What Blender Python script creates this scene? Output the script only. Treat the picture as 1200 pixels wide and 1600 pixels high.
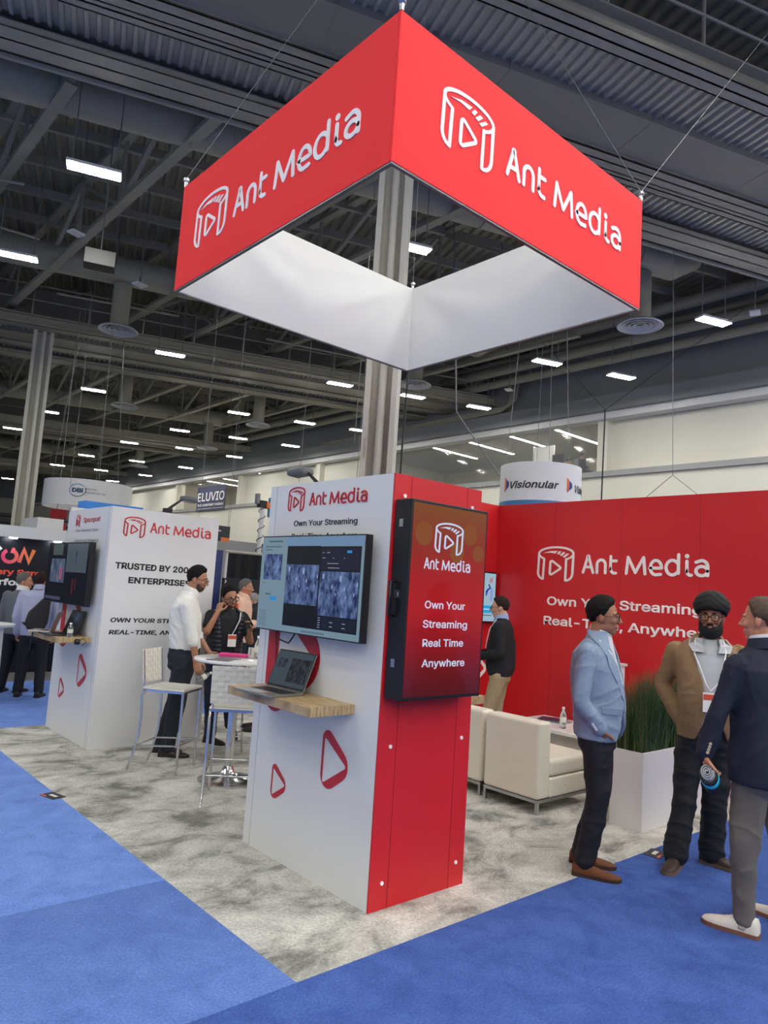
import bpy, bmesh, math, random
from mathutils import Vector, Matrix, noise
from math import sin, cos, pi, radians as R, hypot, atan2, sqrt

for o in list(bpy.data.objects):
    bpy.data.objects.remove(o)
scene = bpy.context.scene
C = scene.collection
rnd = random.Random(7)

# ------------------------------------------------------------------ camera, world, exposure
CAM = Vector((-2.7389, -3.0419, 1.7312))
cam_data = bpy.data.cameras.new('camera')
cam_data.sensor_fit = 'AUTO'
cam_data.sensor_width = 36.0
cam_data.lens = 1123.8 / 1600 * 36
cam_data.clip_end = 400
cam = bpy.data.objects.new('camera', cam_data)
C.objects.link(cam)
rx_, up_, fw_ = (Vector(v) for v in ((0.744150, -0.664871, 0.064710), (-0.120719, -0.038571, 0.991937), (0.657014, 0.745962, 0.108965)))
cam.matrix_world = Matrix(((rx_.x, up_.x, -fw_.x, CAM.x), (rx_.y, up_.y, -fw_.y, CAM.y), (rx_.z, up_.z, -fw_.z, CAM.z), (0, 0, 0, 1)))
scene.camera = cam

LIGHT = 125.0          # radiance of the ceiling lamps
world = bpy.data.worlds.new('hall_air')
scene.world = world
world.use_nodes = True
world.node_tree.nodes['Background'].inputs[0].default_value = (0.95, 0.97, 1.0, 1)
world.node_tree.nodes['Background'].inputs[1].default_value = 0.45
vs = scene.view_settings
vs.view_transform = 'Standard'
vs.look = 'None'
vs.gamma = 1
vs.use_curve_mapping = False
vs.exposure = 0.02
scene.cycles.use_denoising = True
scene.cycles.max_bounces = 6
scene.cycles.diffuse_bounces = 4
scene.cycles.glossy_bounces = 3
scene.cycles.transmission_bounces = 6
scene.cycles.transparent_max_bounces = 8
scene.cycles.sample_clamp_indirect = 6

# ------------------------------------------------------------------ materials
def lin(h):
    h = h.lstrip('#')
    out = []
    for i in (0, 2, 4):
        c = int(h[i:i + 2], 16) / 255
        out.append(c / 12.92 if c <= 0.04045 else ((c + 0.055) / 1.055) ** 2.4)
    return tuple(out) + (1,)

MATS = {}
def mat(name, col, rough=0.55, metal=0.0, spec=0.5, emit=None, estr=1.0, bump=0.0, bscale=60.0, var=0.0, vscale=8.0, alpha=None, sheen=0.0, coords='Object', stretch=(1, 1, 1), trans=0.0, coat=0.0):
    if name in MATS:
        return MATS[name]
    m = bpy.data.materials.new(name)
    m.use_nodes = True
    nt = m.node_tree
    b = nt.nodes['Principled BSDF']
    c = lin(col) if isinstance(col, str) else tuple(col) + ((1,) if len(col) == 3 else ())
    b.inputs['Base Color'].default_value = c
    b.inputs['Roughness'].default_value = rough
    b.inputs['Metallic'].default_value = metal
    b.inputs['Specular IOR Level'].default_value = spec
    if sheen:
        b.inputs['Sheen Weight'].default_value = sheen
    if coat:
        b.inputs['Coat Weight'].default_value = coat
    if trans:
        b.inputs['Transmission Weight'].default_value = trans
    if alpha is not None:
        b.inputs['Alpha'].default_value = alpha
    if emit:
        b.inputs['Emission Color'].default_value = lin(emit) if isinstance(emit, str) else tuple(emit) + (1,)
        b.inputs['Emission Strength'].default_value = estr
    if bump or var:
        tc = nt.nodes.new('ShaderNodeTexCoord')
        mp = nt.nodes.new('ShaderNodeMapping')
        mp.inputs['Scale'].default_value = stretch
        nt.links.new(tc.outputs[coords], mp.inputs[0])
    if var:
        n = nt.nodes.new('ShaderNodeTexNoise')
        n.inputs['Scale'].default_value = vscale
        n.inputs['Detail'].default_value = 5
        r = nt.nodes.new('ShaderNodeValToRGB')
        r.color_ramp.elements[0].position = 0.3
        r.color_ramp.elements[1].position = 0.7
        r.color_ramp.elements[0].color = tuple(x * (1 - var) for x in c[:3]) + (1,)
        r.color_ramp.elements[1].color = tuple(min(1, x * (1 + var)) for x in c[:3]) + (1,)
        nt.links.new(mp.outputs[0], n.inputs[0])
        nt.links.new(n.outputs[0], r.inputs[0])
        nt.links.new(r.outputs[0], b.inputs['Base Color'])
    if bump:
        n2 = nt.nodes.new('ShaderNodeTexNoise')
        n2.inputs['Scale'].default_value = bscale
        n2.inputs['Detail'].default_value = 3
        bp = nt.nodes.new('ShaderNodeBump')
        bp.inputs['Strength'].default_value = bump
        bp.inputs['Distance'].default_value = 0.01
        nt.links.new(mp.outputs[0], n2.inputs[0])
        nt.links.new(n2.outputs[0], bp.inputs['Height'])
        nt.links.new(bp.outputs[0], b.inputs['Normal'])
    MATS[name] = m
    return m

def carpet_mat(name, base, dark, light, fine=85.0, patch=1.6, stretch=(1, 1, 1), contrast=0.25):
    m = bpy.data.materials.new(name)
    m.use_nodes = True
    nt = m.node_tree
    b = nt.nodes['Principled BSDF']
    b.inputs['Roughness'].default_value = 0.95
    b.inputs['Specular IOR Level'].default_value = 0.1
    tc = nt.nodes.new('ShaderNodeTexCoord')
    mp = nt.nodes.new('ShaderNodeMapping')
    mp.inputs['Scale'].default_value = stretch
    nt.links.new(tc.outputs['Object'], mp.inputs[0])
    a = nt.nodes.new('ShaderNodeTexNoise'); a.inputs['Scale'].default_value = patch; a.inputs['Detail'].default_value = 7; a.inputs['Roughness'].default_value = 0.68; a.inputs['Distortion'].default_value = 0.5
    f = nt.nodes.new('ShaderNodeTexNoise'); f.inputs['Scale'].default_value = fine; f.inputs['Detail'].default_value = 4; f.inputs['Roughness'].default_value = 0.75
    nt.links.new(mp.outputs[0], a.inputs[0]); nt.links.new(tc.outputs['Object'], f.inputs[0])
    r1 = nt.nodes.new('ShaderNodeValToRGB')
    e = r1.color_ramp.elements
    e[0].position = 0.5 - contrast; e[1].position = 0.5 + contrast
    e[0].color = lin(dark); e[1].color = lin(light)
    mid = e.new(0.5); mid.color = lin(base)
    nt.links.new(a.outputs[0], r1.inputs[0])
    r2 = nt.nodes.new('ShaderNodeValToRGB')
    r2.color_ramp.elements[0].position = 0.3; r2.color_ramp.elements[1].position = 0.7
    r2.color_ramp.elements[0].color = (0.66, 0.66, 0.66, 1); r2.color_ramp.elements[1].color = (1.32, 1.32, 1.32, 1)
    nt.links.new(f.outputs[0], r2.inputs[0])
    mx = nt.nodes.new('ShaderNodeMixRGB'); mx.blend_type = 'MULTIPLY'; mx.inputs[0].default_value = 1
    nt.links.new(r1.outputs[0], mx.inputs[1]); nt.links.new(r2.outputs[0], mx.inputs[2])
    nt.links.new(mx.outputs[0], b.inputs['Base Color'])
    bp = nt.nodes.new('ShaderNodeBump'); bp.inputs['Strength'].default_value = 0.5; bp.inputs['Distance'].default_value = 0.01
    nt.links.new(f.outputs[0], bp.inputs['Height']); nt.links.new(bp.outputs[0], b.inputs['Normal'])
    return m

def wood_mat(name, c1, c2):
    m = bpy.data.materials.new(name); m.use_nodes = True
    nt = m.node_tree; b = nt.nodes['Principled BSDF']
    b.inputs['Roughness'].default_value = 0.45
    tc = nt.nodes.new('ShaderNodeTexCoord'); mp = nt.nodes.new('ShaderNodeMapping')
    mp.inputs['Scale'].default_value = (26, 3.0, 3.0)
    w = nt.nodes.new('ShaderNodeTexNoise'); w.inputs['Scale'].default_value = 2.2; w.inputs['Detail'].default_value = 6
    r = nt.nodes.new('ShaderNodeValToRGB')
    r.color_ramp.elements[0].position = 0.35; r.color_ramp.elements[1].position = 0.68
    r.color_ramp.elements[0].color = lin(c1); r.color_ramp.elements[1].color = lin(c2)
    nt.links.new(tc.outputs['Object'], mp.inputs[0]); nt.links.new(mp.outputs[0], w.inputs[0]); nt.links.new(w.outputs[0], r.inputs[0]); nt.links.new(r.outputs[0], b.inputs['Base Color'])
    return m

# ------------------------------------------------------------------ mesh builder
class MB:
    def __init__(s):
        s.v = []; s.f = []
    def add(s, vs_, fs_):
        k = len(s.v)
        s.v += [tuple(p) for p in vs_]
        s.f += [tuple(i + k for i in f) for f in fs_]
        return s
    def box(s, a, b, M=None):
        x0, y0, z0 = (min(a[i], b[i]) for i in range(3)); x1, y1, z1 = (max(a[i], b[i]) for i in range(3))
        p = [Vector(q) for q in ((x0, y0, z0), (x1, y0, z0), (x1, y1, z0), (x0, y1, z0), (x0, y0, z1), (x1, y0, z1), (x1, y1, z1), (x0, y1, z1))]
        if M is not None:
            p = [M @ q for q in p]
        return s.add(p, [(0, 3, 2, 1), (4, 5, 6, 7), (0, 1, 5, 4), (1, 2, 6, 5), (2, 3, 7, 6), (3, 0, 4, 7)])
    def bar(s, p, q, w, h, up=Vector((0, 0, 1))):
        p, q = Vector(p), Vector(q)
        t = (q - p).normalized()
        a = t.cross(up)
        a = a.normalized() if a.length > 1e-5 else Vector((1, 0, 0))
        n = a.cross(t)
        c = []
        for e in (p, q):
            c += [e + a * (w / 2 * i) + n * (h / 2 * j) for i, j in ((-1, -1), (1, -1), (1, 1), (-1, 1))]
        return s.add(c, [(0, 3, 2, 1), (4, 5, 6, 7), (0, 1, 5, 4), (1, 2, 6, 5), (2, 3, 7, 6), (3, 0, 4, 7)])
    def tube(s, pts, r, n=10, closed=False, caps=True):
        pts = [Vector(p) for p in pts]
        m = len(pts)
        rr = r if isinstance(r, (list, tuple)) else [r] * m
        rings = []
        ref = None
        for i in range(m):
            if closed:
                t = pts[(i + 1) % m] - pts[i - 1]
            else:
                t = pts[min(i + 1, m - 1)] - pts[max(i - 1, 0)]
            t.normalize()
            if ref is None:
                ref = Vector((0, 0, 1)) if abs(t.z) < 0.9 else Vector((1, 0, 0))
            a = t.cross(ref)
            if a.length < 1e-4:
                a = t.orthogonal()
            a.normalize()
            b = t.cross(a).normalized()
            ref = -b if b.dot(ref) < 0 else b
            b = ref; a = b.cross(t).normalized()
            rings.append([pts[i] + (a * cos(2 * pi * k / n) + b * sin(2 * pi * k / n)) * rr[i] for k in range(n)])
        k0 = len(s.v)
        for g in rings:
            s.v += [tuple(p) for p in g]
        for i in range(m if closed else m - 1):
            j = (i + 1) % m
            for k in range(n):
                l = (k + 1) % n
                s.f.append((k0 + i * n + k, k0 + i * n + l, k0 + j * n + l, k0 + j * n + k))
        if caps and not closed:
            s.f.append(tuple(k0 + k for k in reversed(range(n))))
            s.f.append(tuple(k0 + (m - 1) * n + k for k in range(n)))
        return s
    def cyl(s, p, q, r, n=20, r2=None):
        return s.tube([p, q], [r, r if r2 is None else r2], n)
    def lathe(s, prof, n=28, M=None, caps=True):
        k0 = len(s.v)
        for (r_, z_) in prof:
            for k in range(n):
                p = Vector((r_ * cos(2 * pi * k / n), r_ * sin(2 * pi * k / n), z_))
                s.v.append(tuple(M @ p if M is not None else p))
        m = len(prof)
        for i in range(m - 1):
            for k in range(n):
                l = (k + 1) % n
                s.f.append((k0 + i * n + k, k0 + i * n + l, k0 + (i + 1) * n + l, k0 + (i + 1) * n + k))
        if caps and prof[0][0] > 1e-6:
            s.f.append(tuple(k0 + k for k in reversed(range(n))))
        if caps and prof[-1][0] > 1e-6:
            s.f.append(tuple(k0 + (m - 1) * n + k for k in range(n)))
        return s
    def loft(s, rings):
        k0 = len(s.v); n = len(rings[0]); m = len(rings)
        for g in rings:
            s.v += [tuple(p) for p in g]
        for i in range(m - 1):
            for k in range(n):
                l = (k + 1) % n
                s.f.append((k0 + i * n + k, k0 + i * n + l, k0 + (i + 1) * n + l, k0 + (i + 1) * n + k))
        s.f.append(tuple(k0 + k for k in reversed(range(n))))
        s.f.append(tuple(k0 + (m - 1) * n + k for k in range(n)))
        return s
    def prism(s, poly, F, d):
        """poly in 2-D, F maps (u, v, w) to a point; extruded from w=0 to w=d"""
        n = len(poly)
        return s.add([F(u, v, 0) for u, v in poly] + [F(u, v, d) for u, v in poly],
                     [tuple(reversed(range(n))), tuple(range(n, 2 * n))] + [(i, (i + 1) % n, n + (i + 1) % n, n + i) for i in range(n)])
    def ring2d(s, outer, inner, F, d):
        n = len(outer)
        k0 = len(s.v)
        for w in (0, d):
            for P in (outer, inner):
                s.v += [tuple(F(u, v, w)) for u, v in P]
        o0, i0, o1, i1 = k0, k0 + n, k0 + 2 * n, k0 + 3 * n
        for k in range(n):
            l = (k + 1) % n
            s.f += [(o1 + k, o1 + l, i1 + l, i1 + k), (o0 + k, i0 + k, i0 + l, o0 + l), (o0 + k, o0 + l, o1 + l, o1 + k), (i0 + l, i0 + k, i1 + k, i1 + l)]
        return s
    def ribbon(s, pts, w, F, d, closed=False, cap='round'):
        """a flat stroke of width w along 2-D points, thickness d; each stroke of a mesh a hair thicker than the last"""
        s.rc = getattr(s, 'rc', 0) + 1
        d = d * (1 + 0.06 * (s.rc % 17))
        P = [Vector((p[0], p[1])) for p in pts]
        n = len(P)
        L, Rr = [], []
        for i in range(n):
            if closed:
                a, b = P[i - 1], P[(i + 1) % n]
                t1 = (P[i] - a).normalized(); t2 = (b - P[i]).normalized()
            else:
                t1 = (P[i] - P[i - 1]).normalized() if i > 0 else (P[1] - P[0]).normalized()
                t2 = (P[i + 1] - P[i]).normalized() if i < n - 1 else t1
            n1 = Vector((-t1.y, t1.x)); n2 = Vector((-t2.y, t2.x))
            mvec = (n1 + n2)
            if mvec.length < 1e-4:
                mvec = n1
            mvec.normalize()
            k = (w / 2) / max(0.55, mvec.dot(n1))
            L.append(P[i] + mvec * k); Rr.append(P[i] - mvec * k)
        if closed:
            return s.ring2d([tuple(x) for x in L], [tuple(x) for x in Rr], F, d)
        if cap == 'round':
            t = (P[-1] - P[-2]).normalized(); a0 = atan2(-t.x, t.y) if False else atan2(t.y, t.x)
            end = [P[-1] + Vector((cos(a0 + q), sin(a0 + q))) * (w / 2) for q in (pi / 2 * 0.6, pi / 4 * 0.6, 0, -pi / 4 * 0.6, -pi / 2 * 0.6)]
            t = (P[1] - P[0]).normalized(); b0 = atan2(-t.y, -t.x)
            beg = [P[0] + Vector((cos(b0 + q), sin(b0 + q))) * (w / 2) for q in (pi / 2 * 0.6, pi / 4 * 0.6, 0, -pi / 4 * 0.6, -pi / 2 * 0.6)]
        else:
            end, beg = [], []
        k0 = len(s.v)
        m = n
        for ww in (0, d):
            s.v += [tuple(F(p.x, p.y, ww)) for p in L] + [tuple(F(p.x, p.y, ww)) for p in Rr]
        for i in range(m - 1):
            a, b, c_, e_ = k0 + i, k0 + i + 1, k0 + m + i + 1, k0 + m + i
            s.f += [(a, b, c_, e_)[::-1], (a + 2 * m, b + 2 * m, c_ + 2 * m, e_ + 2 * m), (a, a + 2 * m, b + 2 * m, b), (e_, c_, c_ + 2 * m, e_ + 2 * m)]
        if end:
            s.prism([tuple(Rr[-1])] + [tuple(x) for x in reversed(end)] + [tuple(L[-1])], F, d)
            s.prism([tuple(L[0])] + [tuple(x) for x in reversed(beg)] + [tuple(Rr[0])], F, d)
        return s
    def build(s, name, m, parent=None, smooth=None, bevel=0.0, seg=2):
        me = bpy.data.meshes.new(name)
        me.from_pydata(s.v, [], s.f)
        me.update()
        bm = bmesh.new(); bm.from_mesh(me)
        bmesh.ops.recalc_face_normals(bm, faces=bm.faces)
        bm.to_mesh(me); bm.free()
        if smooth:
            me.polygons.foreach_set('use_smooth', [True] * len(me.polygons))
            me.set_sharp_from_angle(angle=R(smooth))
        for x in (m if isinstance(m, (list, tuple)) else [m]):
            me.materials.append(x)
        o = bpy.data.objects.new(name, me)
        C.objects.link(o)
        if parent is not None:
            o.parent = parent
        if bevel:
            md = o.modifiers.new('bevel', 'BEVEL'); md.width = bevel; md.segments = seg; md.limit_method = 'ANGLE'
        return o

def tag(o, label, cat, group=None, kind=None):
    o['label'] = label
    if cat: o['category'] = cat
    if group: o['group'] = group
    if kind: o['kind'] = kind
    return o

def thing(name, label, cat, loc=(0, 0, 0), rz=0.0, group=None):
    o = bpy.data.objects.new(name, None)
    o.empty_display_size = 0.1
    C.objects.link(o)
    o.location = loc
    o.rotation_euler = (0, 0, rz)
    return tag(o, label, cat, group)

def struct(o, label=None):
    o['kind'] = 'structure'
    if label: o['label'] = label
    return o

def dup(root, loc, rz=None, label=None):
    def cp(o, par):
        c = o.copy(); C.objects.link(c)
        if par is not None: c.parent = par
        for ch in [x for x in kids.get(o.name, ())]:
            cp(ch, c)
        return c
    kids = {}
    for x in bpy.data.objects:
        if x.parent: kids.setdefault(x.parent.name, []).append(x)
    r_ = cp(root, None)
    r_.location = loc
    if rz is not None: r_.rotation_euler = (0, 0, rz)
    if label: r_['label'] = label
    return r_

def rpoly(pts, r, n=6):
    """round the corners of a polygon; r is one radius or one per corner"""
    out = []
    m = len(pts)
    for i in range(m):
        p = Vector(pts[i]); a = Vector(pts[i - 1]); b = Vector(pts[(i + 1) % m])
        rr = r[i] if isinstance(r, (list, tuple)) else r
        u = (a - p).normalized(); v = (b - p).normalized()
        ang = u.angle(v)
        d = min(rr / math.tan(ang / 2), 0.48 * (a - p).length, 0.48 * (b - p).length)
        rr = d * math.tan(ang / 2)
        c_ = p + (u + v).normalized() * (rr / sin(ang / 2))
        s0 = p + u * d - c_; s1 = p + v * d - c_
        a0 = atan2(s0.y, s0.x); a1 = atan2(s1.y, s1.x)
        da = (a1 - a0 + pi) % (2 * pi) - pi
        for k in range(n + 1):
            q = a0 + da * k / n
            out.append((c_.x + rr * cos(q), c_.y + rr * sin(q)))
    return out

def plane(o, u, n):
    """F(u, v, w): a vertical lettering plane, origin o, reading direction u, outward normal n"""
    o, u, n = Vector(o), Vector(u), Vector(n)
    return lambda a, b, w: o + u * a + Vector((0, 0, 1)) * b + n * w

import numpy as np
BENCH = bpy.data.scenes.new('workbench')       # meshes are evaluated here; removed at the end
def evaluate(o):
    BENCH.collection.objects.link(o)
    vl = BENCH.view_layers[0]
    vl.update()
    me = bpy.data.meshes.new_from_object(o.evaluated_get(vl.depsgraph))
    bpy.data.objects.remove(o)
    return me

FONT = None
try:
    import os
    _p = os.path.join(bpy.utils.system_resource('DATAFILES'), 'fonts', 'Inter.woff2')
    FONT = bpy.data.fonts.load(_p)
except Exception:
    FONT = None

def text(name, s, F, u0, u1, v0, cap, m, parent=None, bold=0.0, shear=0.0, d=0.002, maxw=None):
    """letters set on plane F from u0 to u1, baseline v0, cap height cap"""
    cu = bpy.data.curves.new(name, 'FONT')
    cu.body = s
    if FONT: cu.font = FONT
    cu.bevel_depth = bold
    cu.bevel_resolution = 0
    cu.shear = shear
    cu.resolution_u = 3
    t = bpy.data.objects.new(name, cu)
    me = evaluate(t)
    bpy.data.curves.remove(cu)
    xs = [v.co.x for v in me.vertices]
    x0, x1 = min(xs), max(xs)
    ks = (u1 - u0) / (x1 - x0)
    ref = 0.73 if FONT else 0.69
    kz = cap / ref
    b = MB()
    b.add([F(u0 + (v.co.x - x0) * ks, v0 + v.co.y * kz, d * (1 + (0.8 * v.co.z / bold if bold else 0))) for v in me.vertices], [tuple(p.vertices) for p in me.polygons])
    bpy.data.meshes.remove(me)
    return b.build(name, m, parent)

# ------------------------------------------------------------------ brand mark and brand lettering (flat strokes)
def arc(cx, cy, rx, ry, a0, a1, n=12):
    return [(cx + rx * cos(R(a0 + (a1 - a0) * k / n)), cy + ry * sin(R(a0 + (a1 - a0) * k / n))) for k in range(n + 1)]

def logo_mark(mb, F, u0, u1, v0, v1, d=0.003, bold=1.0):
    G = lambda a, b, w: F(u0 + (a - 180) / 480 * (u1 - u0), v0 + (660 - b) / 460 * (v1 - v0), w)
    S = 27 * bold
    mb.ribbon(arc(423, 300, 222, 82, 180, 360, 26), S, G, d)                                   # top rim
    mb.ribbon([(201, 300)] + arc(423, 300, 222, 95, 178, 134, 6), S * 0.9, G, d)               # rim, near left
    mb.ribbon([(645, 300)] + arc(423, 300, 222, 95, 2, 52, 6), S * 0.9, G, d)
    mb.ribbon([(201, 300), (195, 545)] + arc(272, 545, 78, 92, 178, 100, 8), S, G, d)          # left leg
    mb.ribbon([(271, 370), (262, 636)], S, G, d)
    mb.ribbon([(645, 300), (641, 555)] + arc(560, 555, 80, 92, 2, 92, 8), S, G, d)             # right leg
    mb.ribbon([(557, 372), (553, 645)], S, G, d)
    mb.ribbon(rpoly([(356, 380), (350, 592), (500, 488)], 18, 5), S, G, d, closed=True)        # play triangle
    mb.prism([(250, 297), (350, 268), (445, 265), (415, 300), (340, 288)], G, d)
    for q in ([(464, 268), (492, 273), (465, 312), (437, 304)], [(515, 280), (546, 287), (502, 332), (471, 322)], [(566, 298), (594, 304), (536, 353), (510, 342)]):
        mb.prism(q, G, d)
    return mb

def brand_letters(mb, F, u0, u1, v0, cap, d=0.003, bold=1.0):
    G = lambda a, b, w: F(u0 + (a - 100) / 990 * (u1 - u0), v0 + (280 - b) / 145 * cap, w)
    S = 22 * bold
    def rib(p): mb.ribbon(p, S, G, d)
    rib([(110, 272), (146, 156)] + arc(152, 150, 7, 8, 200, 340, 4) + [(158, 156), (197, 272)]); rib([(124, 230), (182, 230)])
    rib([(231, 272), (231, 215)] + arc(266, 212, 36, 39, 180, 360, 10) + [(302, 215), (302, 272)])
    rib([(346, 146), (346, 240)] + arc(378, 238, 32, 34, 180, 92, 6) + [(390, 272)]); rib([(346, 180), (393, 180)])
    rib([(476, 272), (488, 154)]); rib([(488, 152), (548, 264)]); rib([(548, 264), (610, 152)]); rib([(611, 154), (623, 272)])
    rib([(668, 228), (744, 228)] + arc(706, 226, 42, 54, 0, -180, 12) + arc(706, 226, 42, 50, 180, 90, 7) + [(742, 272)])
    rib(arc(828, 222, 46, 52, 320, 40, 18)); rib([(872, 130), (872, 262)])
    rib([(932, 176), (932, 245)] + arc(958, 243, 26, 30, 180, 95, 6) + [(964, 272)])
    mb.prism([(932 + 16 * cos(R(k * 30)), 140 + 16 * sin(R(k * 30))) for k in range(12)], G, d)
    rib([(996, 182)] + arc(1036, 212, 40, 42, 245, 360, 9) + [(1076, 272)]); rib(arc(1036, 242, 40, 32, 0, 360, 20))
    return mb

# ------------------------------------------------------------------ floor and carpets
M_white = mat('white_laminate', '#d9d9d7', 0.45)
M_dark = mat('roof_grey_paint', '#8d897a', 0.55, var=0.12, vscale=0.7)
M_dark2 = mat('roof_beam_grey', '#9c9888', 0.5, var=0.10, vscale=0.6)
M_olive = mat('girder_casing_grey', '#8c887a', 0.55, var=0.06, vscale=0.5)
M_deck = mat('corrugated_deck_metal', '#b0afa6', 0.3, metal=0.4)
M_black = mat('black_plastic', '#121214', 0.4)
M_steel = mat('brushed_steel', '#b9bbbd', 0.3, metal=1.0)
M_chrome = mat('chrome', '#dadbdc', 0.16, metal=1.0)
M_red = mat('red_graphic_panel', '#c81e26', 0.42)
M_redwall = mat('red_wall_panel', '#cc2126', 0.36)
M_cable = mat('cable_grey', '#77797c', 0.5, metal=0.3)
M_blackcable = mat('black_cable', '#0c0c0d', 0.5)

struct(MB().box((-45, -40, -0.2), (70, 130, -0.012)).build('floor', mat('hall_floor_concrete', '#7b7c7c', 0.8)))
BL = carpet_mat('carpet_blue_sheen_pale', '#7393da', '#6482c8', '#7f9ee4', patch=5)  # one blue carpet in three tones: pile sheen of each strip painted in
BM_ = carpet_mat('carpet_blue_sheen_mid', '#627fc2', '#5470b2', '#6d8acd', patch=5)
BD = carpet_mat('carpet_blue_sheen_deep', '#4661a4', '#385090', '#526db2', patch=5)
GR = carpet_mat('carpet_grey_mottled', '#b6b5ad', '#7d7d77', '#d2d0c8', fine=60, patch=2.4, stretch=(0.9, 1.25, 1), contrast=0.13)
GD = carpet_mat('carpet_grey_dark', '#6e6e6c', '#62625f', '#7b7b78', patch=3)
def carpet(a, b, m, label):
    o = MB().box((a[0], a[1], -0.012), (b[0], b[1], 0.0)).build('carpet', m)
    return tag(o, label, 'carpet', kind='structure')
carpet((-0.70, -0.35), (5.45, 5.57), GR, 'mottled grey carpet of the red and white booth')
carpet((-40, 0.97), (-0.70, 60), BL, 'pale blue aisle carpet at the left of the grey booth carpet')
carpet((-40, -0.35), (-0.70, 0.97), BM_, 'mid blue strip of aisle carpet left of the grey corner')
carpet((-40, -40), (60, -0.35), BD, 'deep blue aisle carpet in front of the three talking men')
carpet((-0.70, 5.57), (3.2, 9.0), BL, 'blue aisle carpet behind the far white tower')
carpet((-0.70, 9.0), (3.2, 14.0), GD, 'grey carpet under the dark booth wall at the left')
carpet((3.2, 5.57), (21.9, 60), GD, 'grey carpet of the booths behind')
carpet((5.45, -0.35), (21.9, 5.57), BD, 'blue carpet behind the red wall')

# ------------------------------------------------------------------ far side wall with upper windows
M_wallw = mat('far_wall_cream', '#d9d6c8', 0.7, var=0.04, vscale=0.3)
M_walldark = mat('far_wall_dark_grey', '#86898b', 0.7, var=0.05, vscale=0.3)
XW = 22.0
struct(MB().box((XW, -25, 0), (XW + 0.4, 90, 6.72)).build('wall_right', M_wallw))
struct(MB().box((XW, -25, 9.25), (XW + 0.4, 90, 14)).build('wall_right_upper', M_walldark))
struct(MB().box((XW - 0.12, -25, 6.72), (XW + 0.3, 90, 6.93)).build('trim_1', mat('sill_grey', '#9a9a98', 0.6)))
struct(MB().box((XW - 0.25, -25, 8.98), (XW + 0.3, 90, 9.25)).build('trim_2', M_white))
struct(MB().box((XW - 0.5, -25, 9.25), (XW, 90, 9.85)).build('trim_3', M_walldark))
for n, (a, b) in enumerate(((-25, 12.1), (26.5, 40.4), (49.7, 90))):
    struct(MB().box((XW + 0.35, a, 6.93), (XW + 0.7, b, 8.98)).build('wall_right_panel', M_wallw))
for y in (12.1, 26.5, 31.0, 40.0, 49.6):
    struct(MB().box((XW, y - 0.01, 6.93), (XW + 0.38, y + 0.42, 8.98)).build('trim_4', M_wallw))
M_glass = mat('window_glass', '#cfd6d6', 0.05, alpha=0.10)
M_roomw = mat('upper_room_wall', '#b8b09a', 0.7)
M_strip = mat('upper_room_lamp', '#ffffff', 0.5, emit=(1, 0.97, 0.88), estr=40)
for wn, (y0, y1) in enumerate(((12.5, 26.5), (40.4, 49.7))):
    struct(MB().box((XW + 0.30, y0, 6.93), (XW + 0.315, y1, 8.98)).build('window_%d' % (wn + 1), M_glass))
    struct(MB().box((XW + 0.4, y0 - 2, 6.85), (XW + 9, y1 + 3, 6.93)).build('floor_upper_room', mat('upper_room_floor', '#76716a', 0.8)))
    struct(MB().box((XW + 0.4, y0 - 2, 9.6), (XW + 9, y1 + 3, 9.7)).build('ceiling_upper_room', mat('upper_room_ceiling', '#a5a39c', 0.7)))
    struct(MB().box((XW + 8.9, y0 - 2, 6.93), (XW + 9, y1 + 3, 9.6)).build('wall_upper_room', M_roomw))
    for y in (y0 - 2, y1 + 2.9):
        struct(MB().box((XW + 0.7, y, 6.93), (XW + 9, y + 0.1, 9.6)).build('wall_upper_room', M_roomw))
    k = 0
    y = y0 + 1
    while y < y1:
        t = thing('ceiling_strip_light', 'white strip lamp behind %s, %s from its right end' % (('the plain upper window', 'the dark banner window')[wn], ('first', 'second', 'third', 'fourth', 'fifth', 'sixth')[k]), 'light', (XW + 3.4, y, 9.55))
        MB().box((-2.4, -0.09, 0), (2.4, 0.09, 0.05)).build('housing', M_white, t)
        MB().box((-2.35, -0.07, -0.012), (2.35, 0.07, 0)).build('diffuser', M_strip, t)
        y += 2.6; k += 1
t = thing('partition_screen', 'white partition panel standing in the upper room behind the window', 'partition', (XW + 2.8, 17.7, 6.93))
MB().box((0, -1.15, 0), (0.06, 0, 2.05)).build('panel', M_white, t)
MB().box((-0.02, -0.02, 0), (0.08, 0.03, 2.1)).build('edge_post', M_steel, t)
t = thing('wall_monitor', 'dark monitor on a stand beside the white partition in the upper room', 'monitor', (XW + 2.6, 16.5, 6.93))
MB().box((0, -0.62, 0.75), (0.06, 0.0, 1.55)).build('case', M_black, t)
MB().box((-0.006, -0.59, 0.78), (0, -0.03, 1.52)).build('screen', mat('screen_off', '#0a0b0e', 0.15), t)
MB().box((0.01, -0.34, 0), (0.05, -0.28, 0.75)).build('stand_post', M_black, t)

# end wall of the hall and its pale band
TH = R(-20.2)
cv, dv = Vector((cos(TH), sin(TH), 0)), Vector((-sin(TH), cos(TH), 0))
def W(c, d, z=0.0): return cv * c + dv * d + Vector((0, 0, z))
MW = Matrix.Rotation(TH, 4, 'Z')
def cbox(a, b): return MB().box(a, b, MW)
struct(cbox((-60, 96, 0), (45, 96.5, 15)).build('wall_back', M_walldark))
struct(cbox((-60, 95.6, 8.3), (45, 96.2, 10.1)).build('trim_5', M_wallw))
struct(cbox((-60, 94.8, 0), (45, 96.1, 3.2)).build('trim_6', M_wallw))

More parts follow.
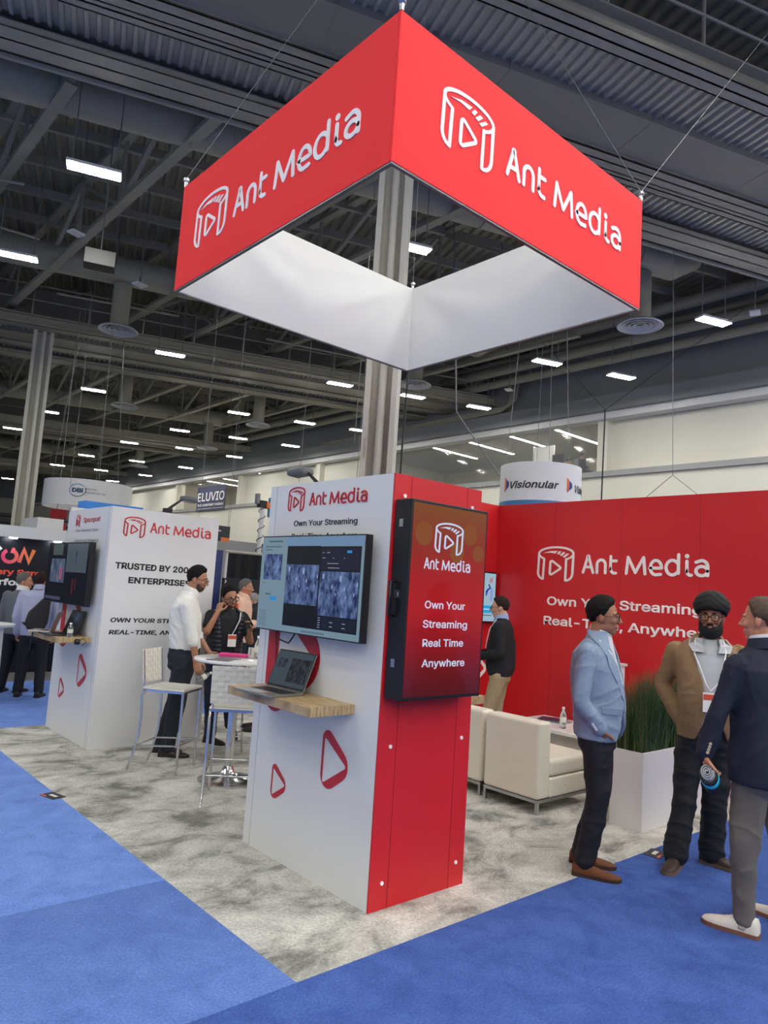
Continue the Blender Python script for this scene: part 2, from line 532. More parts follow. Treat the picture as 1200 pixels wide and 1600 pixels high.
# ------------------------------------------------------------------ roof: deck, girder lines with catwalks, trusses, ducts
ZD = 13.2
b = MB()
c0, c1, pitch = -46.0, 44.0, 0.32
n = int((c1 - c0) / pitch)
prof = []
for k in range(n):
    c = c0 + k * pitch
    prof += [(c, 0), (c + 0.10, 0), (c + 0.15, 0.09), (c + 0.27, 0.09)]
for i in range(len(prof) - 1):
    (a, za), (e, ze) = prof[i], prof[i + 1]
    b.add([W(a, -16, ZD + za), W(e, -16, ZD + ze), W(e, 97, ZD + ze), W(a, 97, ZD + za)], [(0, 1, 2, 3)])
struct(b.build('ceiling', mat('roof_deck_paint', '#94907f', 0.5, metal=0.1)))

def strip_floor(d0, d1, ca, cb, z):
    b = MB(); p = 0.19
    k = 0
    pr = []
    c = ca
    while c < cb:
        pr += [(c, 0.0), (c + 0.06, 0.0), (c + 0.085, 0.055), (c + 0.165, 0.055)]
        c += p
    for i in range(len(pr) - 1):
        (a, za), (e, ze) = pr[i], pr[i + 1]
        b.add([W(a, d0, z + za), W(e, d0, z + ze), W(e, d1, z + ze), W(a, d1, z + za)], [(0, 1, 2, 3)])
    return b

def channel(d0, d1, ca, cb, z0, z1):
    b = MB()
    for args in (((ca, d0, z0), (cb, d1, z0 + 0.035)), ((ca, d0, z1 - 0.035), (cb, d1, z1)), ((ca, (d0 + d1) / 2 - 0.02, z0), (cb, (d0 + d1) / 2 + 0.02, z1))):
        b.box(args[0], args[1], MW)
    for d in (d0, d1):
        s = 0.03 if d == d0 else -0.03
        b.box((ca, d, z0), (cb, d + s, z0 + 0.12), MW)
    return b

for gi, dg_ in enumerate((6.5, 26.3, 46.1, 65.9)):
    lo, hi = (-30, 24) if gi < 2 else (-45, 12)
    z = 10.5
    def D(x): return x - 6.5 + dg_
    g = struct(cbox((lo, D(5.97), z), (hi, D(7.0), 12.3)).build('girder', M_olive), 'boxed roof girder, line %d from the camera' % (gi + 1))
    bb = MB()
    c = lo + 1.0
    while c < hi:
        bb.box((c - 0.006, D(5.955), z - 0.006), (c + 0.006, D(7.012), 12.3), MW); c += 3.0
    bb.build('panel_seam', M_dark, g)
    for d0, d1, zz in ((4.45, 4.86, 10.38), (7.0, 7.45, 10.44), (7.45, 7.8, 10.5), (8.62, 9.3, 10.42)):
        struct(channel(D(d0), D(d1), lo, hi, zz, zz + 0.42).build('channel_beam', M_dark2))
    struct(strip_floor(D(4.86), D(5.97), lo, hi, 10.62).build('catwalk_deck', M_deck))
    struct(strip_floor(D(7.8), D(8.62), lo, hi, 10.62).build('catwalk_deck', M_deck))
    struct(MB().tube([W(lo, D(9.52), 10.5), W(hi, D(9.52), 10.5)], 0.06, 8).build('conduit_pipe', M_dark2))
    for dd in (4.5, 9.25):
        rl = MB()
        for zz in (11.35, 11.9):
            rl.tube([W(lo, D(dd), zz), W(hi, D(dd), zz)], 0.03, 6)
        c = lo + 0.6
        while c < hi:
            rl.tube([W(c, D(dd), 10.8), W(c, D(dd), 11.9)], 0.032, 6); c += 1.9
        struct(rl.build('catwalk_railing', M_dark2))

# trusses along the hall, each a structure of its own: chords and diagonals
def truss(X, y0, y1, zb=11.1, zt=12.9, step=3.2):
    b = MB()
    b.bar((X, y0, zb), (X, y1, zb), 0.24, 0.12); b.bar((X, y0, zt), (X, y1, zt), 0.24, 0.12)
    y = y0; k = 0
    while y + step <= y1:
        a, e = (zb, zt) if k % 2 == 0 else (zt, zb)
        b.bar((X, y, a), (X, y + step, e), 0.12, 0.10)
        b.bar((X, y + step, zb), (X, y + step, zt), 0.08, 0.08)
        y += step; k += 1
    return struct(b.build('roof_truss', M_dark2 if int(X) % 2 else M_dark))
for X, y0 in ((-14.3, 22), (-8.4, 18), (-2.5, 12), (0.9, 11), (3.4, 8.5), (6.9, 7), (9.3, 8), (12.3, 9.0), (15.2, 10), (18.2, 11.0), (21.0, 12)):
    truss(X, y0, 88)
# cross joists under the deck
d = 9.9
while d < 92:
    near = min(abs(d - g) for g in (6.5, 26.3, 46.1, 65.9))
    if near > 2.9:
        struct(cbox((-34 if d < 40 else -50, d - 0.06, 12.75), (23, d + 0.06, 13.0)).build('roof_joist', M_dark2))
    d += 1.85
# lower bridging of small angle bars between trusses
for k in range(70):
    X = rnd.choice((-2.5, 3.4, 6.9, 9.3, 12.3, 15.2)); Y = rnd.uniform(14, 75)
    dx = rnd.choice((2.4, 2.9)); dy = rnd.uniform(-2.5, 2.5)
    struct(MB().bar((X, Y, 11.1), (X + dx, Y + dy, 12.7), 0.07, 0.07).build('roof_brace', M_dark2))
for k in range(26):
    Y = rnd.uniform(16, 80); X = rnd.uniform(-4, 18)
    b = MB(); b.tube([(X, Y, 10.9), (X + rnd.uniform(2, 7), Y - rnd.uniform(0.5, 2.5), 10.9)], 0.035, 6)
    struct(b.build('sprinkler_pipe', M_dark2))

M_duct = mat('duct_grey_paint', '#999686', 0.5, var=0.05, vscale=0.5)
ducts = []
for k, (d, ca, cb) in enumerate(((11.6, -28, 13.4), (20.4, -30, 12.0), (31.4, -32, 8.6), (40.2, -36, 5.4), (51.2, -40, 1.2), (60.0, -45, -2.2))):
    t = thing('air_duct', ['large round grey air duct running behind the red sign', 'round grey air duct above the far left lamps, second of the ducts', 'round grey air duct third from the front', 'round grey air duct fourth from the front', 'distant round grey air duct, fifth from the front', 'most distant round grey air duct'][k], 'air duct', W((ca + cb) / 2, d, 11.5), TH)
    L = (cb - ca) / 2
    MB().tube([(-L, 0, 0), (L - 0.6, 0, 0), (L - 0.2, 0.0, 0.25), (L, 0, 0.9), (L, 0, 1.6)], 0.46, 24).build('duct_run', M_duct, t, smooth=50)
    x = -L + 1
    while x < L - 1:
        MB().tube([(x - 0.03, 0, 0), (x + 0.03, 0, 0)], 0.485, 24).build('joint_band', M_duct, t, smooth=50); x += 2.4
    for x in (-L + 2, -L / 3, L / 3, L - 2.5):
        MB().bar((x, 0.47, 0), (x, 0.47, 1.72), 0.03, 0.03).build('hanger', M_cable, t); MB().bar((x, -0.47, 0), (x, -0.47, 1.72), 0.03, 0.03).build('hanger', M_cable, t)
    ducts.append((d, ca, cb))

M_diffw = mat('diffuser_white', '#c3c6c8', 0.45)
def diffuser(P, label, h=1.53, r=0.62, dr=0.28):
    t = thing('air_diffuser', label, 'air diffuser', P, 0, 'round air diffusers')
    MB().cyl((0, 0, 0.12), (0, 0, h), dr, 24).build('drop_duct', M_duct, t, smooth=50)
    MB().lathe([(r, 0), (r, 0.02), (r * 0.82, 0.10), (dr + 0.01, 0.16), (dr + 0.01, 0.10), (r * 0.78, 0.03), (r - 0.02, -0.01), (r, 0)], 32, caps=False).build('rim', M_diffw, t, smooth=40)
    for q in (0.68, 0.45, 0.24):
        MB().lathe([(r * q + 0.06, 0.0), (r * q + 0.06, 0.012), (r * q - 0.03, 0.07), (r * q - 0.045, 0.06), (r * q + 0.03, 0.0), (r * q + 0.06, 0.0)], 28, caps=False).build('cone', M_diffw, t, smooth=40)
diffuser((5.42, 19.74, 9.5), 'round white air diffuser under its drop duct left of the sign, nearest on the left')
diffuser((15.10, 6.96, 9.5), 'round white air diffuser just below the right corner of the red sign')
diffuser((15.36, 16.23, 9.5), 'round white air diffuser right of the tall column, beneath the sign')
diffuser((15.61, 27.70, 9.5), 'small far round air diffuser left of the tall column')
diffuser(tuple(W(-1.2, 31.4, 9.5)), 'round air diffuser half hidden by the left column')
diffuser(tuple(W(3.8, 40.2, 9.6)), 'far round air diffuser over the curved white hanging sign, upper one')
diffuser(tuple(W(0.4, 51.2, 9.6)), 'farthest round air diffuser over the curved white hanging sign')

# pipes along the far wall
for k, (zz, xx, rr) in enumerate(((11.0, 20.9, 0.17), (11.45, 20.6, 0.20), (11.9, 20.9, 0.16), (12.3, 20.5, 0.22))):
    t = tag(MB().tube([(xx, -8, zz), (xx, 60, zz)], rr, 12).build('wall_pipe', M_duct, None, smooth=50), 'long grey pipe high along the dark far wall, %s from the bottom' % ('first', 'second', 'third', 'fourth')[k], 'pipe')
t = thing('conduit_bundle', 'bundle of grey conduits bending down the dark far wall left of the hanging lamps', 'conduit', (21.6, 16.3, 9.9))
for k in range(4):
    MB().tube([(0, 0.12 * k, 2.6), (0, 0.12 * k, 0.9), (0, 0.12 * k + 0.1, 0.5 - 0.05 * k), (0, 0.12 * k + 0.5, 0.25 - 0.06 * k), (0, 14, 0.1 - 0.08 * k)], 0.05, 8).build('conduit', M_duct, t, smooth=50)
MB().box((-0.1, -0.1, 2.2), (0.1, 0.6, 2.8)).build('junction_box', M_duct, t)
tag(MB().box((21.55, 15.5, 12.0), (21.75, 15.95, 12.35)).build('alarm_strobe', mat('alarm_red', '#c01f2a', 0.4)), 'small red alarm box on the dark far wall', 'alarm')

# ------------------------------------------------------------------ ceiling lamps
M_lamp = mat('lamp_diffuser', '#ffffff', 0.4, emit=(1.0, 0.985, 0.94), estr=LIGHT)
def make_lamp():
    t = thing('high_bay_lamp', 'x', 'light', (0, 0, 0), TH, 'hanging ceiling lamps')
    MB().box((-0.5, -0.165, 0.015), (0.5, 0.165, 0.075)).build('housing', M_white, t)
    MB().box((-0.48, -0.15, 0.0), (0.48, 0.15, 0.014)).build('diffuser', M_lamp, t)
    h = MB()
    for s in (-0.4, 0.4):
        h.tube([(s, 0, 0.07), (s, 0, 3.74)], 0.012, 5)
    h.build('hanger', M_cable, t)
    return t
lamp0 = make_lamp()
NAMED = [((1.479, 10.96), 'long bright ceiling lamp high at the left, nearest one left of the sign'), ((1.497, 16.423), 'bright ceiling lamp cut by the left picture edge, below the nearest one'),
 ((15.989, 5.315), 'wide ceiling lamp right of the sign, nearest the right picture edge'), ((16.154, 10.809), 'ceiling lamp under the right half of the sign, left of two'), ((18.857, 9.7), 'ceiling lamp under the right half of the sign, right of two'),
 ((7.697, 8.52), 'ceiling lamp seen through the open square of the sign beside the column'), ((7.626, 20.632), 'ceiling lamp under the left corner of the sign, beside the round diffuser'), ((7.68, 28.217), 'ceiling lamp right of the top of the left column'),
 ((13.592, 18.549), 'ceiling lamp just left of the tall column'), ((16.436, 17.445), 'ceiling lamp just right of the tall column below a diffuser'), ((19.183, 16.363), 'ceiling lamp between the tall column and the lamps on the right'),
 ((7.765, 34.692), 'ceiling lamp beside the left column, second of its row'), ((13.687, 26.28), 'ceiling lamp left of the column, above the far diffuser'), ((16.638, 25.144), 'ceiling lamp left of the column, right of the far diffuser'),
 ((13.824, 32.616), 'ceiling lamp over the white tower at the left, upper one'), ((16.696, 31.479), 'ceiling lamp under the far diffuser, left of the column'), ((19.547, 30.586), 'ceiling lamp low beside the far wall, left of the column'),
 ((13.618, 38.837), 'far ceiling lamp above the curved white sign, right of its middle'), ((16.414, 37.337), 'far ceiling lamp above the dark window banner'), ((16.771, 45.2), 'far lamp over the right end of the curved white sign'), ((19.599, 36.91), 'far ceiling lamp close to the far wall over the banner'),
 ((20.032, 51.345), 'tiny far lamp right of the curved white sign, lower'), ((19.968, 44.332), 'tiny far lamp right of the curved white sign, upper'), ((19.204, 24.079), 'ceiling lamp whose right end touches the tall column'),
 ((13.767, 46.431), 'far lamp above the left part of the curved white sign'), ((16.966, 52.388), 'far lamp touching the top of the curved white sign'), ((14.061, 53.333), 'far lamp between the left column and the curved white sign'),
 ((19.976, 57.873), 'tiny far lamp hidden partly by the curved white sign'), ((14.278, 60.861), 'tiny far lamp just right of the left column'), ((14.087, 67.07), 'tiny far lamp at the left picture edge, lower'), ((7.834, 41.234), 'far lamp cut by the left column')]
first = True
for (x, y), lab in NAMED:
    if first:
        lamp0.location = (x, y, 9.5); lamp0['label'] = lab; first = False
    else:
        dup(lamp0, (x, y, 9.5), TH, lab)
# the same grid goes on overhead and behind the camera
for d in (-20.7, -14.5, -8.3, -3.3):
    for k in range(-7, 8):
        X = 1.5 + 3.05 * k
        y = (d + 0.345 * X) / 0.938
        dup(lamp0, (X, y, 9.5), TH, 'ceiling lamp overhead, outside the picture')
for X, y in ((-4.6, 3.5), (-7.6, 2.4), (-10.7, 1.3), (-4.6, 9.6), (-7.6, 8.5), (-10.7, 7.4), (-8, 17.5), (-11, 22)):
    dup(lamp0, (X, y, 9.5), TH, 'ceiling lamp overhead, outside the picture')
# one spot on the catwalk at the upper right
t = thing('catwalk_spotlight', 'bright round spotlight on the catwalk rail in the upper right corner', 'light', (6.45, 1.45, 10.6), 0)
MB().lathe([(0.02, 0.3), (0.12, 0.28), (0.14, 0.0), (0.12, 0.0)], 20).build('housing', M_black, t, smooth=40)
MB().cyl((0, 0, -0.01), (0, 0, 0.005), 0.11, 20).build('lens', mat('spot_lens', '#ffffff', 0.3, emit=(0.95, 1, 0.97), estr=60), t)

# ------------------------------------------------------------------ columns
M_col = mat('column_putty_paint', '#c9c7b9', 0.6, var=0.03, vscale=0.8)
def column(name, x, y, w, dpt, rz, ztop, zb=0.0, label=None):
    """an H shaped steel column with two pipes in its web"""
    M = Matrix.Translation((x, y, 0)) @ Matrix.Rotation(rz, 4, 'Z')
    b = MB()
    b.box((-w / 2, -dpt / 2, zb), (-w / 2 + 0.17 * w, dpt / 2, ztop), M); b.box((w / 2 - 0.17 * w, -dpt / 2, zb), (w / 2, dpt / 2, ztop), M)
    b.box((-w / 2, -0.05 * dpt, zb), (w / 2, 0.12 * dpt, ztop), M)
    o = struct(b.build(name, M_col), label)
    p = MB()
    p.tube([M @ Vector((0.02 * w, -0.28 * dpt, zb)), M @ Vector((0.02 * w, -0.28 * dpt, ztop))], 0.12 * w, 14)
    p.build('down_pipe', M_col, o, smooth=50)
    return o
c1 = column('column', 4.40, 5.28, 0.50, 0.42, R(-41 - 8), 10.5, label='tall putty coloured steel column behind the sign')
column('column', 4.62, 25.0, 0.68, 0.6, R(-15), 10.4, label='steel column at the left')

# ------------------------------------------------------------------ towers of the booth
M_graph = mat('red_graphic_print', '#b8222c', 0.45)
M_ink = mat('black_lettering', '#17171a', 0.5)
M_grayink = mat('grey_lettering', '#3c3d41', 0.5)
M_cap = mat('white_screw_cap', '#f0f0f0', 0.4)
M_wlet = mat('white_lettering', '#f4f2ec', 0.5)
M_wood = wood_mat('oak_shelf_wood', '#92774e', '#cbb187')

def tri(mb, F, outer, inner, ro, ri):
    mb.ring2d(rpoly(outer, ro, 8), rpoly(inner, ri, 8), F, 0.003)

def face_graphics(t, back=False):
    """printed triangles on the face x=0 of a tower; reading direction is -y"""
    F = plane((-0.001, 0, 0), (0, -1, 0), (-1, 0, 0))
    b = MB(); tri(b, F, [(-0.485, 0.935), (-0.172, 0.698), (-0.487, 0.485)], [(-0.466, 0.845), (-0.245, 0.706), (-0.470, 0.57)], [0.05, 0.09, 0.075], 0.012); b.build('triangle_print', M_graph, t)
    b = MB(); tri(b, F, [(-0.997, 0.60), (-0.793, 0.458), (-1.003, 0.325)], [(-0.986, 0.548), (-0.840, 0.465), (-0.989, 0.376)], [0.03, 0.055, 0.045], 0.008); b.build('triangle_print', M_graph, t)
    b = MB(); tri(b, F, [(-1.165, 1.80), (-0.415, 1.27), (-1.165, 0.79)], [(-1.035, 1.56), (-0.60, 1.25), (-1.035, 0.99)], [0.12, 0.2, 0.13], 0.03); b.build('triangle_print', M_graph, t)

# near tower: white face at the left, red face at the right
T1 = thing('booth_tower', 'near white and red booth tower carrying two screens', 'display tower', (0, 0, 0))
MB().box((0, 0.0, 0), (0.745, 1.287, 2.41)).build('body', M_white, T1)
MB().box((0.0, -0.012, 0), (0.745, 0.0, 2.41)).build('red_side_panel', M_red, T1)
MB().box((0.745, -0.012, 0), (0.757, 1.287, 2.41)).build('red_rear_panel', M_red, T1)
for x in (0.135, 0.625):
    MB().box((x - 0.002, -0.0135, 0), (x + 0.002, -0.012, 2.41)).build('panel_seam', mat('seam_dark_red', '#8e141b', 0.6), T1)
MB().box((-0.0015, 1.205, 0), (0.0, 1.209, 2.41)).build('panel_seam', mat('seam_grey', '#b0b0b6', 0.6), T1)
for x, z in ((0.088, 0.87), (0.678, 0.87), (0.087, 0.141), (0.684, 0.138), (0.081, 2.286), (0.668, 2.29)):
    MB().cyl((x, -0.019, z), (x, -0.012, z), 0.011, 14).build('screw_cap', M_cap, T1, smooth=40)
face_graphics(T1)
FL = plane((0, 0, 0), (0, -1, 0), (-1, 0, 0))
logo_mark(MB(), FL, -1.062, -0.868, 2.222, 2.392).build('brand_mark', M_graph, T1)
brand_letters(MB(), FL, -0.812, -0.222, 2.256, 0.083).build('brand_lettering', M_graph, T1)
text('slogan_lettering', 'Own Your Streaming', FL, -0.972, -0.302, 2.124, 0.052, M_ink, T1, bold=0.012)
text('slogan_lettering', 'Real-Time, Anywhere', FL, -0.985, -0.292, 2.036, 0.052, M_ink, T1, bold=0.012)

# far tower
T2 = thing('booth_tower', 'far white booth tower with black lettering behind the bar stool', 'display tower', (0.0, 4.22, 0))
MB().box((0, 0, 0), (1.205, 1.30, 2.41)).build('body', M_white, T2)
MB().box((-0.0015, 0.08, 0), (0.0, 0.084, 2.41)).build('panel_seam', MATS['seam_grey'], T2)
face_graphics(T2)
FR = plane((0, 0, 0), (1, 0, 0), (0, -1, 0))
logo_mark(MB(), FR, 0.128, 0.362, 2.112, 2.328).build('brand_mark', M_graph, T2)
brand_letters(MB(), FR, 0.415, 1.118, 2.178, 0.106).build('brand_lettering', mat('coral_red_print', '#d03a3f', 0.45), T2)
text('claim_lettering', 'TRUSTED BY 2000+', FR, 0.085, 1.01, 1.786, 0.084, M_ink, T2, bold=0.032)
text('claim_lettering', 'ENTERPRISES', FR, 0.236, 0.925, 1.646, 0.082, M_ink, T2, bold=0.032)
text('claim_lettering', 'OWN YOUR STREAMING', FR, 0.094, 1.12, 1.246, 0.058, M_ink, T2, bold=0.028, shear=0.12)
text('claim_lettering', 'REAL-TIME, ANYWHERE', FR, 0.090, 1.12, 1.124, 0.058, M_ink, T2, bold=0.028, shear=0.12)
logo_mark(MB(), FL, -1.03, -0.905, 2.215, 2.355).build('brand_mark', M_graph, T2)
text('brand_lettering', 'Spaceport', FL, -0.80, -0.31, 2.262, 0.078, M_graph, T2, bold=0.004)
text('slogan_lettering', 'Free Viewpoint Video', FL, -1.02, -0.33, 2.160, 0.044, M_grayink, T2)
text('slogan_lettering', 'Capturing & Streaming', FL, -1.03, -0.30, 2.050, 0.044, M_grayink, T2)

# shelves: separate wooden ledges fixed to the towers
def shelf(loc, label, rz=0.0, L=0.90, dpt=0.315):
    t = thing('wall_shelf', label, 'shelf', loc, rz)
    MB().box((-dpt, 0, -0.055), (0, L, 0)).build('board', M_wood, t, bevel=0.003)
    return t
shelf((-0.002, 0.21, 1.07), 'oak shelf with an open laptop on the near white tower')
shelf((-0.002, 4.42, 1.07), 'oak shelf with two laptops on the far white tower', L=0.92, dpt=0.34)
shelf((0.76, 1.05, 1.08), 'oak shelf end peeping out behind the near tower under its red side screen', R(180), L=0.90, dpt=0.315)

# ------------------------------------------------------------------ screens
def emis(name, col, s=1.0):
    return mat(name, (0.01, 0.01, 0.012), 0.2, spec=0.15, emit=col, estr=s)
def picture_mat(name, lo, hi, s, sc):
    m = bpy.data.materials.new(name); m.use_nodes = True; nt = m.node_tree; b = nt.nodes['Principled BSDF']
    b.inputs['Base Color'].default_value = (0.01, 0.01, 0.012, 1); b.inputs['Roughness'].default_value = 0.2; b.inputs['Specular IOR Level'].default_value = 0.15
    tc = nt.nodes.new('ShaderNodeTexCoord'); mp = nt.nodes.new('ShaderNodeMapping'); mp.inputs['Scale'].default_value = (1, 1, 0.55)
    n = nt.nodes.new('ShaderNodeTexNoise'); n.inputs['Scale'].default_value = sc; n.inputs['Detail'].default_value = 5; n.inputs['Roughness'].default_value = 0.6
    r = nt.nodes.new('ShaderNodeValToRGB'); e = r.color_ramp.elements
    e[0].position = 0.38; e[0].color = lin(lo); e[1].position = 0.72; e[1].color = lin(hi)
    nt.links.new(tc.outputs['Object'], mp.inputs[0]); nt.links.new(mp.outputs[0], n.inputs[0]); nt.links.new(n.outputs[0], r.inputs[0]); nt.links.new(r.outputs[0], b.inputs['Emission Color'])
    b.inputs['Emission Strength'].default_value = s
    return m
M_pic = picture_mat('video_crowd_picture', '#1d2c60', '#86a2da', 0.6, 24)
M_picbig = mat('video_sky_glow', (0.01, 0.01, 0.012), 0.15, emit='#aac3ee', estr=0.55)
M_page = emis('page_pale_blue', '#86a3b4', 0.62)
M_page2 = emis('page_side_blue', '#7d9fc4', 0.62)
M_pdark = emis('page_dark', '#0b0f14', 0.8)
M_ppanel = emis('page_panel_navy', '#151a2c', 0.8)
M_pline = emis('page_text_line', '#5d7483', 0.6)
M_pline2 = emis('page_text_bright', '#a7b3c4', 0.7)
M_pbtn = emis('page_button_blue', '#2a8fd6', 0.8)

def rects(t, F, name, m, lst, w=0.0008):
    b = MB()
    for (u0, v0, u1, v1) in lst:
        b.box((0, 0, 0), (0, 0, 0)) if False else None
        P = [F(u0, v0, w), F(u1, v0, w), F(u1, v1, w), F(u0, v1, w)]
        Q = [F(u0, v0, 0), F(u1, v0, 0), F(u1, v1, 0), F(u0, v1, 0)]
        b.add(P + Q, [(0, 1, 2, 3), (4, 7, 6, 5), (0, 4, 5, 1), (1, 5, 6, 2), (2, 6, 7, 3), (3, 7, 4, 0)])
    return b.build(name, m, t)

def tv(name, label, loc, rz, w, h, dpt=0.055):
    """a flat screen in the plane x=0 of its own frame, facing -x, reading direction -y; returns the thing and the plane of the picture"""
    t = thing(name, label, 'screen', loc, rz)
    MB().box((-dpt, -w / 2, -h / 2), (0, w / 2, h / 2)).build('case', M_black, t, bevel=0.004)
    F = plane((-dpt - 0.0005, 0, 0), (0, -1, 0), (-1, 0, 0))
    return t, F

# near tower, landscape screen with a video page
t, F = tv('display_screen', 'wide flat screen showing a blue video page on the near white tower', (-0.045, 0.637, 1.738), 0, 1.09, 0.622)
s = rects(t, F, 'picture', M_page, [(-0.54, -0.303, 0.54, 0.303)])
rects(t, F, 'browser_bar', M_page2, [(-0.245, 0.245, 0.54, 0.303)], 0.0014).parent = t
rects(t, F, 'browser_window', M_pdark, [(-0.235, -0.265, 0.125, 0.243), (0.125, -0.265, 0.515, 0.24)], 0.0018)
rects(t, F, 'settings_panel', M_ppanel, [(0.135, 0.095, 0.505, 0.232)], 0.0024)
rects(t, F, 'settings_panel', M_ppanel, [(0.135, -0.258, 0.505, -0.185)], 0.0024)
rects(t, F, 'video_window', M_pic, [(-0.50, 0.02, -0.29, 0.19), (-0.232, -0.125, 0.12, 0.125), (0.135, -0.178, 0.51, 0.088)], 0.003)
G = F
b = MB()
for ox, oy, sx in ((-0.232, 0.125, 0.352), (0.135, 0.088, 0.375)):
    for (fx, fy, rr) in ((0.1, 0.03, 0.011), (0.55, 0.04, 0.013), (0.34, 0.09, 0.008), (0.66, 0.10, 0.008), (0.44, 0.135, 0.006), (0.70, 0.145, 0.005), (0.9, 0.13, 0.006), (0.97, 0.07, 0.008)):
        b.prism([(ox + sx * fx + rr * 0.75 * cos(R(a * 45)), oy - fy + rr * 1.7 * sin(R(a * 45))) for a in range(8)], lambda u, v, w: G(u, v, 0.003 + w), 0.0006)
b.build('video_lights', M_picbig, t)
ln = []
for k in range(9):
    ln.append((-0.52, -0.185 - k * 0.012, -0.44 + 0.008 * (k % 3), -0.182 - k * 0.012))
ln += [(-0.50, 0.235, -0.31, 0.243), (-0.50, 0.215, -0.42, 0.222), (-0.46, 0.268, -0.30, 0.28), (-0.46, -0.08, -0.40, -0.07), (-0.50, -0.005, -0.47, 0.0)]
ln += [(0.02 * k - 0.02, -0.293, 0.02 * k - 0.008, -0.281) for k in range(12)]
rects(t, F, 'page_text', M_pline, ln, 0.002)
rects(t, F, 'page_button', M_pbtn, [(-0.40, -0.115, -0.33, -0.088), (0.385, 0.20, 0.43, 0.215)], 0.003)
ln2 = [(0.20, 0.135, 0.31, 0.1385), (0.21, 0.108, 0.32, 0.1115), (0.145, 0.20, 0.165, 0.203), (0.19, 0.20, 0.22, 0.204), (0.145, 0.168, 0.18, 0.171), (0.255, 0.166, 0.262, 0.172), (0.36, 0.166, 0.367, 0.172)]
ln2 += [(0.145, -0.195 - 0.014 * k, 0.165, -0.191 - 0.014 * k) for k in range(5)] + [(0.26, -0.215, 0.29, -0.211), (0.38, -0.215, 0.41, -0.211), (0.26, -0.24, 0.29, -0.236), (0.38, -0.24, 0.41, -0.236)]
rects(t, F, 'page_text', M_pline2, ln2, 0.003)
MB().tube([(-0.03, 0.12, -0.31), (-0.05, 0.13, -0.35), (-0.04, 0.17, -0.375), (-0.05, 0.26, -0.36)], 0.005, 8).build('cable', M_blackcable, t, smooth=60)

# red portrait screen in its deep travel case on the red face
t, F = tv('display_screen', 'tall portrait screen with a glowing red slogan on the red side of the near tower', (0.336, -0.0195, 1.70), R(90), 0.652, 1.115, 0.135)
def red_screen():
    m = bpy.data.materials.new('red_slogan_picture'); m.use_nodes = True; nt = m.node_tree; b = nt.nodes['Principled BSDF']
    b.inputs['Base Color'].default_value = (0.012, 0.01, 0.01, 1); b.inputs['Roughness'].default_value = 0.08; b.inputs['Specular IOR Level'].default_value = 0.22
    tc = nt.nodes.new('ShaderNodeTexCoord'); sp = nt.nodes.new('ShaderNodeSeparateXYZ'); nt.links.new(tc.outputs['Object'], sp.inputs[0])
    mr = nt.nodes.new('ShaderNodeMapRange'); mr.inputs[1].default_value = -0.55; mr.inputs[2].default_value = 0.55
    nt.links.new(sp.outputs['Z'], mr.inputs[0])
    r = nt.nodes.new('ShaderNodeValToRGB'); e = r.color_ramp.elements
    e[0].position = 0; e[0].color = lin('#50060f'); e[1].position = 1; e[1].color = lin('#7e4a20')
    for p, c in ((0.12, '#6a0812'), (0.45, '#b00616'), (0.62, '#a80f16'), (0.80, '#8c2a1c')):
        x = e.new(p); x.color = lin(c)
    nt.links.new(mr.outputs[0], r.inputs[0]); nt.links.new(r.outputs[0], b.inputs['Emission Color']); b.inputs['Emission Strength'].default_value = 0.85
    return m
rects(t, F, 'picture', red_screen(), [(-0.312, -0.54, 0.312, 0.54)])
M_bok = emis('glow_disc_amber', '#85481e', 0.9)
for (u, v, r_) in ((-0.22, 0.37, 0.07), (0.17, 0.40, 0.065), (0.06, 0.28, 0.06), (0.25, 0.29, 0.05)):
    MB().prism([(u + r_ * cos(R(15 * k)), v + r_ * sin(R(15 * k))) for k in range(24)], lambda u, v, w: F(u, v, 0.001 + w), 0.0006).build('glow_disc', M_bok, t)
M_slet = emis('slogan_pale_blue', '#ccd6f2', 0.9)
F2 = lambda u, v, w: F(u, v, 0.002 + w)
logo_mark(MB(), F2, -0.135, 0.108, 0.265, 0.452, 0.001, bold=0.95).build('brand_mark', M_slet, t)
brand_letters(MB(), F2, -0.208, 0.182, 0.172, 0.062, 0.001).build('brand_lettering', M_slet, t)
for s_, u0, u1, z_ in (('Own Your', -0.185, 0.152, -0.049), ('Streaming', -0.192, 0.178, -0.157), ('Real Time', -0.186, 0.152, -0.263), ('Anywhere', -0.184, 0.172, -0.376)):
    text('slogan_lettering', s_, F2, u0, u1, z_, 0.058, M_slet, t, bold=0.014)
for z_ in (0.42, 0.02, -0.36):
    b = MB(); b.box((-0.075, 0.318, z_ - 0.022), (-0.045, 0.332, z_ + 0.022)); b.box((-0.068, 0.332, z_ - 0.010), (-0.052, 0.337, z_ + 0.010)); b.build('latch', M_steel, t)
MB().tube([(-0.035, 0.325, -0.10), (-0.035, 0.36, -0.10), (-0.035, 0.36, 0.09), (-0.035, 0.325, 0.09)], 0.011, 8).build('handle', M_black, t, smooth=50)

